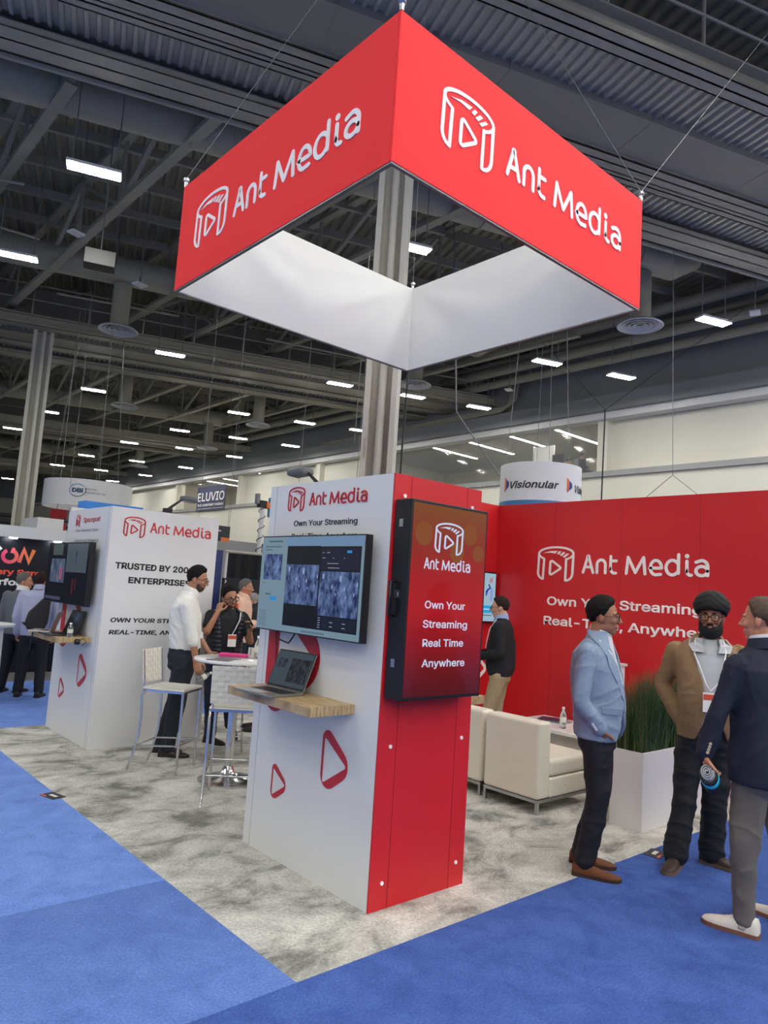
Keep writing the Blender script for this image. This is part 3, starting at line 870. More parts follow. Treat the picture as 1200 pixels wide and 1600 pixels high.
# far tower screen
t, F = tv('display_screen', 'dark flat screen with a split picture on the far white tower', (-0.05, 5.085, 1.705), 0, 1.32, 0.66)
rects(t, F, 'picture', M_pdark, [(-0.65, -0.32, 0.65, 0.32)])
rects(t, F, 'picture_tile', emis('tile_grey_green', '#51605f', 0.6), [(-0.49, 0.19, -0.16, 0.315)], 0.0014)
rects(t, F, 'picture_tile', emis('tile_slate', '#56616c', 0.6), [(-0.02, 0.01, 0.60, 0.315)], 0.0014)
rects(t, F, 'picture_tile', picture_mat('tile_street_picture', '#3c4d6c', '#8794b0', 0.5, 14), [(-0.52, -0.11, -0.05, 0.15)], 0.0014)
rects(t, F, 'picture_tile', emis('tile_lilac_bar', '#4b4a68', 0.7), [(-0.62, -0.30, -0.10, -0.265)], 0.0014)
rects(t, F, 'picture_figure', emis('figure_dim_red', '#5a1d22', 0.7), [(0.22, -0.22, 0.26, -0.06), (0.31, -0.18, 0.34, -0.05)], 0.002)
rects(t, F, 'picture_figure', emis('figure_navy', '#20305c', 0.8), [(0.26, 0.17, 0.30, 0.23), (0.27, 0.10, 0.285, 0.17)], 0.002)
rects(t, F, 'picture_figure', emis('tile_pink', '#9a5a78', 0.7), [(-0.22, -0.08, -0.12, 0.06)], 0.002)

# small screen in the red corner
t, F = tv('display_screen', 'small bright screen with a pale blue page in the red corner', (4.96, 3.535, 1.74), R(90), 0.46, 0.70)
rects(t, F, 'picture', emis('page_sky', '#a6c4d8', 0.8), [(-0.215, -0.33, 0.215, 0.33)])
rects(t, F, 'page_button', emis('page_button_cyan', '#22a3df', 0.85), [(-0.05, -0.215, 0.17, -0.115)], 0.0016)
text('button_lettering', 'Solutions', lambda u, v, w: F(u, v, 0.0015 + w), -0.04, 0.10, -0.175, 0.03, emis('page_white', '#dfeefa', 0.9), t, bold=0.01, d=0.0012)
b = MB()
Fp = lambda u, v, w: F(u, v, 0.0015 + w)
b.ribbon([(0.02, 0.03), (0.05, 0.10), (0.10, 0.13), (0.07, 0.17)], 0.025, Fp, 0.001); b.ribbon([(0.05, 0.10), (0.02, 0.07)], 0.03, Fp, 0.001)
b.build('page_figure', emis('figure_blue', '#2a3fa8', 0.8), t)
b = MB(); b.ribbon([(0.09, 0.20), (0.10, 0.26), (0.13, 0.21), (0.14, 0.27)], 0.018, Fp, 0.001); b.build('page_flame', emis('flame_red', '#d64a58', 0.8), t)
rects(t, F, 'page_shape', emis('page_lavender', '#8fa3de', 0.8), [(0.11, -0.05, 0.155, 0.13)], 0.0016)
rects(t, F, 'page_text', emis('page_text_grey', '#5b6b78', 0.7), [(-0.10, -0.255, 0.15, -0.243)], 0.0016)

# ------------------------------------------------------------------ red corner walls
t = thing('red_wall', 'long red booth wall with a white brand mark and slogan', 'booth wall', (5.235, 0, 0))
MB().box((0, -3.2, 0), (0.09, 3.54, 3.05)).build('wall_panel', M_redwall, t)
b = MB()
y = 3.54 - 0.97
while y > -3.2:
    b.box((-0.0012, y - 0.0015, 0), (0, y + 0.0015, 3.05)); y -= 0.97
b.build('panel_seam', MATS['seam_dark_red'], t)
FWL = plane((-0.001, 0, 0), (0, -1, 0), (-1, 0, 0))
logo_mark(MB(), FWL, -2.828, -2.252, 2.005, 2.468, 0.004).build('brand_mark', M_wlet, t)
brand_letters(MB(), FWL, -2.135, -0.515, 2.118, 0.235, 0.004).build('brand_lettering', M_wlet, t)
text('slogan_lettering', 'Own Your Streaming', FWL, -2.648, -0.59, 1.692, 0.15, M_wlet, t, bold=0.02, d=0.004)
text('slogan_lettering', 'Real-Time, Anywhere', FWL, -2.690, -0.43, 1.436, 0.15, M_wlet, t, bold=0.02, d=0.004)
t = thing('red_wall', 'short red booth wall in the corner carrying the small bright screen', 'booth wall', (4.0, 3.54, 0))
MB().box((0, 0, 0), (1.235, 0.09, 3.05)).build('wall_panel', M_redwall, t)
Fq = plane((0, -0.001, 0), (1, 0, 0), (0, -1, 0))
b = MB(); b.ribbon(rpoly([(0.86, 0.98), (0.86, 0.56), (1.13, 0.76)], 0.05, 6), 0.05, Fq, 0.003, closed=True); b.build('triangle_print', M_wlet, t)

# ------------------------------------------------------------------ the hanging square sign
M_fab = mat('red_sign_fabric', '#f82e31', 0.8, bump=0.05, bscale=700)
M_fabw = mat('white_sign_lining', '#efeee9', 0.75, bump=0.05, bscale=500)
S, SH = 3.05, 1.036
t = thing('hanging_sign', 'big square hanging sign of red fabric with a white lining', 'sign', (-0.01, 0.205, 4.41))
MB().box((0, 0, 0), (S, 0.02, SH)).build('front_panel', M_fab, t, bevel=0.006)
MB().box((0, 0.02, 0), (0.02, S, SH)).build('left_panel', M_fab, t, bevel=0.006)
MB().box((S - 0.02, 0.02, 0), (S, S, SH)).build('right_panel', M_fab, t, bevel=0.006)
MB().box((0.02, S - 0.02, 0), (S - 0.02, S, SH)).build('back_panel', M_fab, t, bevel=0.006)
def lining(F, L):
    b = MB(); nx, nz = 48, 16
    vs_ = []
    for i in range(nx + 1):
        for j in range(nz + 1):
            u, v = i / nx, j / nz
            w = 0.006 + 0.045 * sin(pi * v) * sin(pi * u)
            a = atan2(1.02 - v, 1.0 - u if u > 0.5 else u)      # creases radiate from the upper corners
            e = min(u, 1 - u)
            w += 0.034 * sin(a * 13 + 1.5) * max(0, 1 - 1.4 * e) * min(1, e * 10) * sin(pi * min(1, v * 1.0)) if 0 < v < 1 else 0
            w = max(w, 0.003)
            vs_.append(F(u * L, v * SH, w))
    fs_ = [(i * (nz + 1) + j, (i + 1) * (nz + 1) + j, (i + 1) * (nz + 1) + j + 1, i * (nz + 1) + j + 1) for i in range(nx) for j in range(nz)]
    return b.add(vs_, fs_)
lining(lambda a, h, w: Vector((0.02 + a, S - 0.021 - w, h)), S - 0.04).build('back_lining', M_fabw, t, smooth=60)
lining(lambda a, h, w: Vector((S - 0.021 - w, S - 0.02 - a, h)), S - 0.04).build('right_lining', M_fabw, t, smooth=60)
lining(lambda a, h, w: Vector((0.021 + w, 0.02 + a, h)), S - 0.04).build('left_lining', M_fabw, t, smooth=60)
lining(lambda a, h, w: Vector((S - 0.02 - a, 0.021 + w, h)), S - 0.04).build('front_lining', M_fabw, t, smooth=60)
fr = MB()
for z_ in (-0.012,):
    fr.box((0.004, 0.004, z_), (S - 0.004, 0.03, 0.0)); fr.box((0.004, S - 0.03, z_), (S - 0.004, S - 0.004, 0)); fr.box((0.004, 0.03, z_), (0.03, S - 0.03, 0)); fr.box((S - 0.03, 0.03, z_), (S - 0.004, S - 0.03, 0))
fr.build('bottom_rail', mat('frame_aluminium', '#6f7076', 0.4, metal=0.7), t)
FS = plane((0, -0.001, 0), (1, 0, 0), (0, -1, 0))
FSL = plane((-0.001, 0, 0), (0, -1, 0), (-1, 0, 0))
M_slw = mat('sign_white_print', '#f5f3f2', 0.7)
logo_mark(MB(), FS, 0.405, 0.955, 0.315, 0.795, 0.004).build('brand_mark', M_slw, t)
brand_letters(MB(), FS, 1.098, 2.692, 0.412, 0.235, 0.004).build('brand_lettering', M_slw, t)
o = -0.205
logo_mark(MB(), FSL, -2.918 - o, -2.335 - o, 0.275, 0.745, 0.004).build('brand_mark', M_slw, t)
brand_letters(MB(), FSL, -2.215 - o, -0.542 - o, 0.352, 0.238, 0.004).build('brand_lettering', M_slw, t)
for (x, y), tops in (((0, 0), [(0.0, 0.0)]), ((S, 0), [(0.10, 2.64), (4.5, 0.22)]), ((0, S), [(2.34, -0.55)]), ((S, S), [(0.1, 0.2)])):
    MB().lathe([(0.0, 0.0), (0.016, 0.0), (0.016, 0.05), (0.028, 0.06), (0.028, 0.085), (0.0, 0.1)], 12, Matrix.Translation((x + (0.012 if x == 0 else -0.012), y + (0.012 if y == 0 else -0.012), SH))).build('corner_fitting', M_steel, t, smooth=40)
    for dx, dy in tops:
        MB().tube([(x + (0.012 if x == 0 else -0.012), y + (0.012 if y == 0 else -0.012), SH + 0.09), (x + dx, y + dy, 6.15)], 0.0032, 6).build('suspension_cable', M_cable, t)
# black power cable dropping from the sign to the near tower, thin riggings beyond
tag(MB().tube([(3.02, 3.22, 4.4), (2.98, 3.2, 3.4), (2.95, 3.18, 1.2), (2.95, 3.18, 0.0)], 0.012, 8).build('power_cable', M_blackcable, None, smooth=60), 'black power cable hanging down beside the tall column', 'cable')

# ------------------------------------------------------------------ laptops
def laptop(name, label, loc, rz, w, dpt, open_deg, body, deck, dark=False, thick=0.014, keys=True, screen=None):
    """hinge on the y axis at x=0, keyboard deck towards -x, screen rising from the hinge; reading direction -y"""
    t = thing(name, label, 'laptop', loc, rz)
    MB().box((-dpt, -w / 2, 0), (0, w / 2, thick)).build('base', body, t, bevel=0.004)
    if keys:
        k = MB()
        for i in range(5):
            for j in range(13):
                y0 = -w / 2 + 0.03 + j * (w - 0.06) / 13
                x0 = -dpt * 0.12 - i * dpt * 0.095
                k.box((x0 - dpt * 0.08, y0, thick), (x0, y0 + (w - 0.06) / 13 * 0.85, thick + 0.0012))
        k.build('keyboard', M_black, t)
        MB().box((-dpt * 0.92, -0.055, thick), (-dpt * 0.62, 0.055, thick + 0.0006)).build('touchpad', deck, t)
    a = R(open_deg)
    M = Matrix.Translation((0, 0, thick)) @ Matrix.Rotation(a, 4, 'Y')
    lid = MB().box((-0.003, -w / 2, 0), (0.003, w / 2, dpt), M).build('lid', body, t, bevel=0.002)
    F = lambda u, v, ww: M @ Vector((-0.0032 - ww, -u, v))
    rects(lid, F, 'bezel', M_black, [(-w / 2 + 0.004, 0.006, w / 2 - 0.004, dpt - 0.004)])
    if screen:
        screen(lid, lambda u, v, ww: F(u, v, ww + 0.001), w, dpt)
    return t
def scr1(t, F, w, h):
    rects(t, F, 'screen', emis('laptop_page_slate', '#56646f', 0.45), [(-w / 2 + 0.012, 0.02, w / 2 - 0.012, h - 0.012)])
    rects(t, F, 'screen_window', picture_mat('laptop_video_dim', '#22262c', '#5c666c', 0.4, 40), [(-0.02, 0.045, w / 2 - 0.02, h - 0.05)], 0.0016)
    rects(t, F, 'screen_window', picture_mat('laptop_video_small', '#252d3c', '#6a7686', 0.4, 60), [(-w / 2 + 0.03, 0.13, -0.06, h - 0.06)], 0.0016)
laptop('laptop', 'open silver laptop on the oak shelf of the near white tower', (-0.125, 0.755, 1.0705), R(4), 0.37, 0.25, 22, mat('laptop_grey', '#8b8a84', 0.35, metal=0.6), mat('laptop_pad', '#9a9992', 0.3), screen=scr1)
def scr2(t, F, w, h):
    rects(t, F, 'screen', emis('laptop_dark_page', '#10151d', 0.8), [(-w / 2 + 0.01, 0.02, w / 2 - 0.01, h - 0.012)])
    rects(t, F, 'screen_window', emis('laptop_blue_tile', '#26384a', 0.7), [(-0.02, 0.12, 0.10, h - 0.03)], 0.0016)
laptop('laptop', 'open black laptop on the right part of the far oak shelf', (-0.115, 4.75, 1.0705), R(2), 0.36, 0.25, 20, mat('laptop_black', '#1b1c1e', 0.4), mat('laptop_pad_black', '#232427', 0.3), screen=scr2)
def scr3(t, F, w, h): pass
laptop('laptop', 'open pale laptop at the left end of the far oak shelf', (-0.17, 5.11, 1.0705), R(-28), 0.30, 0.21, 18, mat('laptop_pale', '#b5a9a6', 0.4, metal=0.3), M_black, screen=scr3)
tag(MB().box((-0.075, 4.97, 1.0705), (-0.035, 5.0, 1.14)).build('phone_stand', M_black, None, bevel=0.004), 'small black stand between the two laptops on the far shelf', 'stand')
tag(MB().tube([(-0.33, 5.14, 1.078), (-0.352, 5.15, 1.06), (-0.36, 5.16, 0.96), (-0.35, 5.19, 0.86)], 0.006, 8).build('loose_cable', M_blackcable, None, smooth=60), 'loose black cable hanging over the front edge of the far oak shelf', 'cable')
t = thing('webcam', 'small black webcam clipped on the right end of the far oak shelf', 'webcam', (-0.15, 4.385, 1.03))
MB().lathe([(0.0, -0.03), (0.028, -0.02), (0.03, 0.0), (0.028, 0.02), (0.0, 0.03)], 14, Matrix.Rotation(R(90), 4, 'Y')).build('body', M_black, t, smooth=50)
MB().tube([(0, 0, 0.0), (0.05, -0.03, 0.04), (0.07, -0.05, 0.0), (0.04, -0.03, -0.03)], 0.004, 6).build('cable', M_blackcable, t)
tag(MB().lathe([(0, 0), (0.012, 0), (0.012, 0.02), (0.0, 0.022)], 12, Matrix.Translation((-0.06, 1.02, 1.0705))).build('usb_receiver', M_black, None, smooth=40), 'tiny black plug at the back of the near oak shelf', 'plug')
tag(MB().box((-0.05, 0.955, 1.0705), (-0.01, 0.995, 1.09)).build('power_adapter', M_white, None, bevel=0.004), 'small white adapter behind the silver laptop', 'adapter')
tag(MB().tube([(-0.012, 1.06, 1.42), (-0.014, 1.04, 1.25), (-0.03, 1.03, 1.12), (-0.058, 1.02, 1.085)], 0.0035, 6).build('screen_cable', M_blackcable, None, smooth=60), 'thin black cable running down the red print to the near shelf', 'cable')

# ------------------------------------------------------------------ water bottles
M_pet = mat('clear_bottle_plastic', '#e9f1f0', 0.05, trans=0.9)
M_petl = mat('bottle_paper_label', '#dcd9c9', 0.5)
M_cap_w = mat('bottle_cap_white', '#eef0f2', 0.4)
def bottle(loc, label, group=None, tilt=None, h=0.19, r=0.031, lab=None):
    t = thing('water_bottle', label, 'bottle', loc, 0, group)
    if tilt: t.rotation_euler = tilt
    k = h / 0.19
    MB().lathe([(0.0, 0), (r * 0.9, 0), (r, 0.008), (r * 0.96, 0.03), (r, 0.05), (r, 0.11 * k), (r * 0.95, 0.125 * k), (r * 0.5, 0.16 * k), (r * 0.38, 0.17 * k), (r * 0.38, 0.178 * k), (0, 0.178 * k)], 20).build('bottle_body', M_pet, t, smooth=40)
    MB().lathe([(r * 1.01, 0.055 * k), (r * 1.015, 0.056 * k), (r * 1.015, 0.104 * k), (r * 1.01, 0.105 * k)], 20).build('paper_label', lab or M_petl, t, smooth=40)
    MB().lathe([(0, 0.172 * k), (r * 0.45, 0.172 * k), (r * 0.45, 0.192 * k), (0, 0.193 * k)], 16).build('cap', M_cap_w, t, smooth=40)
    return t
bottle((-0.20, 4.47, 1.0705), 'small clear water bottle beside the black laptop on the far shelf', h=0.14, r=0.028)

# ------------------------------------------------------------------ bar stools and high table
M_weave = mat('white_woven_leather', '#d9d6cb', 0.5, bump=0.05, bscale=120)
M_seat = mat('white_leather', '#dedbd0', 0.45, bump=0.04, bscale=150)
def weave(b, F, w, h, nu, nv, th=0.005):
    su, sv = w / nu, h / nv
    for k in range(nu):           # upright straps
        u = (k + 0.5) * su - w / 2
        m = nv * 4
        pts = [(u, j * h / m, th * 0.9 * (1 if (k % 2) else -1) * sin(pi * (j * h / m) / sv)) for j in range(m + 1)]
        for i in range(m):
            (ua, va, wa), (_, vb, wb) = pts[i], pts[i + 1]
            e = su * 0.445
            b.add([F(ua - e, va, wa + th / 2), F(ua + e, va, wa + th / 2), F(ua + e, vb, wb + th / 2), F(ua - e, vb, wb + th / 2), F(ua - e, va, wa - th / 2), F(ua + e, va, wa - th / 2), F(ua + e, vb, wb - th / 2), F(ua - e, vb, wb - th / 2)],
                  [(0, 1, 2, 3), (7, 6, 5, 4), (0, 3, 7, 4), (1, 5, 6, 2)])
    for k in range(nv):           # cross straps
        v = (k + 0.5) * sv
        m = nu * 4
        for i in range(m):
            ua, ub = i * w / m - w / 2, (i + 1) * w / m - w / 2
            s_ = 1 if k % 2 else -1
            wa = -th * 0.9 * s_ * cos(pi * (ua + w / 2) / su - pi / 2); wb = -th * 0.9 * s_ * cos(pi * (ub + w / 2) / su - pi / 2)
            e = sv * 0.445
            b.add([F(ua, v - e, wa + th / 2), F(ub, v - e, wb + th / 2), F(ub, v + e, wb + th / 2), F(ua, v + e, wa + th / 2), F(ua, v - e, wa - th / 2), F(ub, v - e, wb - th / 2), F(ub, v + e, wb - th / 2), F(ua, v + e, wa - th / 2)],
                  [(0, 1, 2, 3), (7, 6, 5, 4), (0, 4, 5, 1), (2, 6, 7, 3)])
    return b
def make_stool():
    t = thing('bar_stool', 'x', 'bar stool')
    sh = 0.73
    MB().box((-0.19, -0.20, sh - 0.012), (0.21, 0.20, sh + 0.006)).build('seat', M_seat, t, bevel=0.008, seg=3)
    wv = weave(MB(), lambda u, v, w: Vector((v - 0.185, u, sh + 0.008 + w * 0.5)), 0.38, 0.385, 8, 8, 0.004)
    wv.build('seat_weave', M_weave, t)
    Mb = Matrix.Translation((-0.195, 0, sh)) @ Matrix.Rotation(R(-7), 4, 'Y')
    weave(MB(), lambda u, v, w: Mb @ Vector((-w, u, v + 0.035)), 0.39, 0.30, 8, 7).build('woven_back', M_weave, t)
    for y in (-0.17, 0.17):
        MB().tube([(-0.19, y, sh - 0.01), Mb @ Vector((0.008, y, 0.03)), Mb @ Vector((0.008, y, 0.33))], 0.008, 8).build('back_post', M_chrome, t, smooth=60)
    for y in (-0.19, 0.19):
        MB().tube([(0.195, y, sh - 0.012), (0.195, y, 0.0)], 0.0115, 12).build('leg', M_chrome, t, smooth=60)
        MB().tube([(-0.15, y, sh - 0.02), (-0.175, y, sh - 0.03), (-0.195, y, sh - 0.08), (-0.185, y, 0.48), (-0.195, y, 0.3), (-0.235, y, 0.12), (-0.275, y, 0.0)], 0.0115, 12).build('leg', M_chrome, t, smooth=60)
    fr = MB()
    fr.box((-0.185, -0.195, sh - 0.03), (0.205, -0.175, sh - 0.013)); fr.box((-0.185, 0.175, sh - 0.03), (0.205, 0.195, sh - 0.013)); fr.box((0.185, -0.175, sh - 0.03), (0.205, 0.175, sh - 0.013)); fr.box((-0.185, -0.175, sh - 0.03), (-0.165, 0.175, sh - 0.013))
    fr.build('seat_frame', M_chrome, t)
    ft = MB()
    ft.tube([(0.195, -0.19, 0.25), (0.195, 0.19, 0.25)], 0.008, 8); ft.tube([(-0.212, -0.19, 0.22), (-0.212, 0.19, 0.22)], 0.008, 8)
    for y in (-0.19, 0.19):
        ft.tube([(0.195, y, 0.25), (-0.212, y, 0.22)], 0.008, 8)
    ft.build('foot_rail', M_chrome, t, smooth=60)
    return t
st = make_stool()
st['label'] = 'white woven bar stool in front of the man in the white shirt'
st['group'] = 'white woven bar stools'
st.location = (0.36, 3.26, 0); st.rotation_euler = (0, 0, R(-51))
dup(st, (0.42, 2.20, 0), R(54), 'white woven bar stool seen from behind, half hidden by the near tower')
dup(st, (1.24, 3.20, 0), R(222), 'bar stool on the far side of the high table, only its legs in sight')

t = thing('high_table', 'round white high table on a chrome pedestal', 'table', (0.66, 2.66, 0))
MB().lathe([(0, 1.025), (0.37, 1.025), (0.38, 1.032), (0.38, 1.045), (0.372, 1.05), (0, 1.05)], 48).build('table_top', mat('gloss_white_top', '#e4e4e2', 0.15), t, smooth=40)
MB().cyl((0, 0, 0.08), (0, 0, 1.025), 0.038, 24).build('pedestal', M_chrome, t, smooth=60)
MB().lathe([(0.0, 0.0), (0.26, 0.0), (0.26, 0.012), (0.22, 0.022), (0.10, 0.045), (0.055, 0.085), (0.04, 0.13), (0.0, 0.13)], 40).build('foot_plate', M_chrome, t, smooth=50)
MB().lathe([(0.07, 1.0), (0.10, 1.024), (0.0, 1.024)], 24).build('top_bracket', M_chrome, t, smooth=50)
t = thing('pouch', 'bright pink pouch lying on the round white high table', 'pouch', (0.70, 2.80, 1.0505), R(-45))
MB().box((-0.13, -0.05, 0), (0.13, 0.05, 0.028)).build('pouch_body', mat('hot_pink_fabric', '#e0388f', 0.6), t, bevel=0.012, seg=3)
MB().tube([(-0.11, -0.051, 0.016), (0.11, -0.051, 0.016)], 0.002, 6).build('zip', mat('zip_pink', '#a81f68', 0.5), t)
tag(MB().box((-0.14, -0.1, 0), (0.14, 0.1, 0.006), Matrix.Translation((0.49, 2.60, 1.0505)) @ Matrix.Rotation(R(35), 4, 'Z')).build('magazine', mat('magazine_cover_grey', '#77797a', 0.3, var=0.5, vscale=14), None), 'grey magazine lying at the left edge of the high table', 'magazine')
bottle((0.84, 2.62, 1.0505), 'clear water bottle beside the pink pouch on the high table, left of two', 'bottles on the high table', h=0.20, r=0.034)
bottle((0.90, 2.55, 1.0505), 'clear water bottle on the high table, right of two by the tower edge', 'bottles on the high table', h=0.19, r=0.034)
tag(MB().box((-0.05, -0.03, 0), (0.05, 0.03, 0.10), Matrix.Translation((0.955, 2.66, 1.0505)) @ Matrix.Rotation(R(-35), 4, 'Z')).build('leaflet_box', mat('leaflet_red_white', '#d8b4ae', 0.5, var=0.45, vscale=22), None, bevel=0.002), 'red and white leaflet box on the high table beside the bottles', 'box')

# ------------------------------------------------------------------ lounge: armless chairs, coffee table, pedestal
M_lea = mat('cream_leather', '#dcd8c6', 0.42, bump=0.05, bscale=90, sheen=0.1)
def soft(b_args, name, m, parent, bev=0.03):
    return MB().box(*b_args).build(name, m, parent, bevel=bev, seg=4, smooth=None)
def make_chair():
    t = thing('lounge_chair', 'x', 'armchair')
    W2 = 0.29
    soft(((-0.0, -W2, 0.115), (0.17, W2, 0.735)), 'backrest', M_lea, t, 0.028)
    soft(((0.172, -W2, 0.115), (0.80, W2, 0.275)), 'seat_base', M_lea, t, 0.02)
    soft(((0.175, -W2 + 0.005, 0.277), (0.815, W2 - 0.005, 0.42)), 'seat_cushion', M_lea, t, 0.04)
    fr = MB()
    for y in (-W2 + 0.005, W2 - 0.03):
        fr.box((0.01, y, 0.088), (0.79, y + 0.025, 0.113))
    fr.box((0.01, -W2 + 0.03, 0.088), (0.035, W2 - 0.03, 0.113)); fr.box((0.765, -W2 + 0.03, 0.088), (0.79, W2 - 0.03, 0.113))
    fr.build('base_frame', M_steel, t)
    for x in (0.01, 0.765):
        for y in (-W2 + 0.005, W2 - 0.03):
            MB().box((x, y, 0), (x + 0.025, y + 0.025, 0.088)).build('leg', M_steel, t)
    for x, z_ in ((0.09, 0.46), (0.09, 0.20), (0.40, 0.20), (0.62, 0.20)):
        for y, s in ((-W2, -1),):
            MB().lathe([(0.0, 0.006), (0.008, 0.004), (0.012, 0.0), (0.0, -0.002)], 12, Matrix.Translation((x, y, z_)) @ Matrix.Rotation(R(90), 4, 'X')).build('tuft_button', M_lea, t, smooth=60)
    return t
ch = make_chair()
ch['group'] = 'cream armless lounge chairs'
ch.location = (2.315, 0.875, 0); ch['label'] = 'cream leather armless chair whose whole back faces the camera'
dup(ch, (2.335, 1.50, 0), 0, 'cream leather armless chair mostly hidden behind the near tower')
t = thing('coffee_table', 'low white gloss coffee table in front of the red wall', 'table', (3.88, 1.17, 0))
MB().box((-0.36, -0.74, 0.425), (0.36, 0.74, 0.46)).build('table_top', mat('gloss_white_top', '#e4e4e2', 0.12), t, bevel=0.004)
MB().box((-0.20, -0.62, 0.0), (-0.15, 0.36, 0.425)).build('side_panel', mat('table_panel_white', '#dddcd4', 0.4), t)
MB().box((0.15, -0.62, 0.0), (0.20, 0.36, 0.425)).build('side_panel', MATS['table_panel_white'], t)
bottle((3.70, 1.30, 0.4605), 'clear water bottle standing on the low coffee table', h=0.21, r=0.033)
for k, (dx, dy, rz, c) in enumerate(((0, 0, 20, '#3c3150'), (0.03, -0.02, -12, '#7c7a80'), (0.0, 0.03, 48, '#c8c4c0'))):
    tag(MB().box((-0.10, -0.14, 0.0), (0.10, 0.14, 0.007), Matrix.Translation((3.98 + dx, 1.62 + dy, 0.4605 + 0.0075 * (2 - k))) @ Matrix.Rotation(R(rz), 4, 'Z')).build('magazine', mat('magazine_cover_%s' % 'abc'[k], c, 0.3, var=0.3, vscale=12), None),
        ('dark purple magazine topmost of the pile on the coffee table', 'grey magazine in the middle of the coffee table pile', 'pale magazine lowest of the coffee table pile')[k], 'magazine')
for k, (x, y) in enumerate(((3.72, 1.12), (3.82, 1.08))):
    tag(MB().lathe([(0, 0), (0.028, 0), (0.034, 0.09), (0.031, 0.09), (0.026, 0.006), (0, 0.006)], 18, Matrix.Translation((x, y, 0.4605))).build('drinking_glass', mat('glass_clear', '#ffffff', 0.03, trans=1.0), None, smooth=40), ('clear glass on the coffee table, nearer the bottle', 'clear glass on the coffee table, nearer the man in the light blue jacket')[k], 'glass', 'glasses on the coffee table')
t = thing('pedestal', 'white pedestal seen between the light blue jacket and the grass', 'pedestal', (4.72, 1.46, 0))
MB().box((-0.16, -0.16, 0), (0.16, 0.16, 1.06)).build('column_body', M_white, t, bevel=0.004)
MB().box((-0.18, -0.18, 1.06), (0.18, 0.18, 1.09)).build('pedestal_top', M_white, t, bevel=0.004)

# ------------------------------------------------------------------ planter with tall grass
t = thing('planter', 'white rectangular planter with tall green grass between the talking men', 'planter', (2.705, -0.115, 0))
LX, LY = 1.05, 0.28
b = MB()
b.box((0, 0, 0), (LX, 0.02, 0.595)); b.box((0, LY - 0.02, 0), (LX, LY, 0.595)); b.box((0, 0.02, 0), (0.02, LY - 0.02, 0.595)); b.box((LX - 0.02, 0.02, 0), (LX, LY - 0.02, 0.595))
b.build('planter_box', M_white, t)
MB().box((0.02, 0.02, 0.3), (LX - 0.02, LY - 0.02, 0.56)).build('soil', mat('dark_soil', '#1c1a16', 0.9), t)
def grass(seed, n, mname, c):
    rr = random.Random(seed); b = MB()
    for k in range(n):
        x = rr.uniform(0.03, LX - 0.03); y = rr.uniform(0.03, LY - 0.03)
        h = rr.uniform(0.38, 0.74) * (0.86 + 0.14 * sin(pi * x / LX)); lean = rr.uniform(0, 0.20) ** 1.0; a = rr.uniform(0, 2 * pi)
        ex, ey = cos(a) * lean, sin(a) * lean
        w = rr.uniform(0.0022, 0.004); n2 = Vector((-sin(a + rr.uniform(-1, 1)), cos(a), 0)).normalized()
        prev = None
        for j in range(6):
            q = j / 5
            p = Vector((x + ex * q * q, y + ey * q * q, 0.55 + h * (q - 0.12 * q * q * lean / 0.2)))
            ww = w * (1 - q * 0.92)
            cur = (p - n2 * ww, p + n2 * ww)
            if prev: b.add([prev[0], prev[1], cur[1], cur[0]], [(0, 1, 2, 3)])
            prev = cur
    return b.build('grass_blades', mat(mname, c, 0.5), t)
grass(1, 2300, 'grass_green', '#3f5a30'); grass(2, 1500, 'grass_dark_green', '#2b4226'); grass(3, 500, 'grass_straw', '#7d7a48')

# ------------------------------------------------------------------ small cards on the carpet corners
def card(loc, rz, label):
    t = thing('floor_card', label, 'card', loc, rz)
    MB().box((-0.09, -0.055, 0), (0.09, 0.055, 0.003)).build('card_body', mat('card_black', '#1b1b1d', 0.5), t)
    b = MB()
    for k in range(4): b.box((-0.035 + 0.022 * k, -0.012, 0.003), (-0.019 + 0.022 * k, 0.018, 0.0036))
    b.build('card_print', M_wlet, t)
    MB().box((-0.088, -0.053, 0.003), (-0.02, -0.035, 0.0036)).build('card_stripe', mat('card_orange', '#d3552f', 0.5), t)
card((-0.735, 2.87, 0.001), R(-75), 'small black booth card on the blue carpet at the left grey edge')
card((2.36, -0.41, 0.001), R(10), 'small black booth card on the blue carpet near the brown boots')

# ------------------------------------------------------------------ neighbouring booths behind
tag(MB().box((0.03, 5.53, 0), (1.15, 5.60, 2.46)).build('partition_panel', M_white), 'white partition panel standing against the rear of the far white tower', 'partition')
t = thing('blue_sign_box', 'bright blue sign box peeping over the far white tower', 'sign', (1.0, 8.0, 0))
MB().box((0, 0, 0), (0.9, 0.3, 2.6)).build('stand', M_white, t)
MB().box((0, -0.005, 2.6), (0.9, 0.3, 2.79)).build('sign_face', mat('sign_sky_blue', '#3f8fe0', 0.5), t)

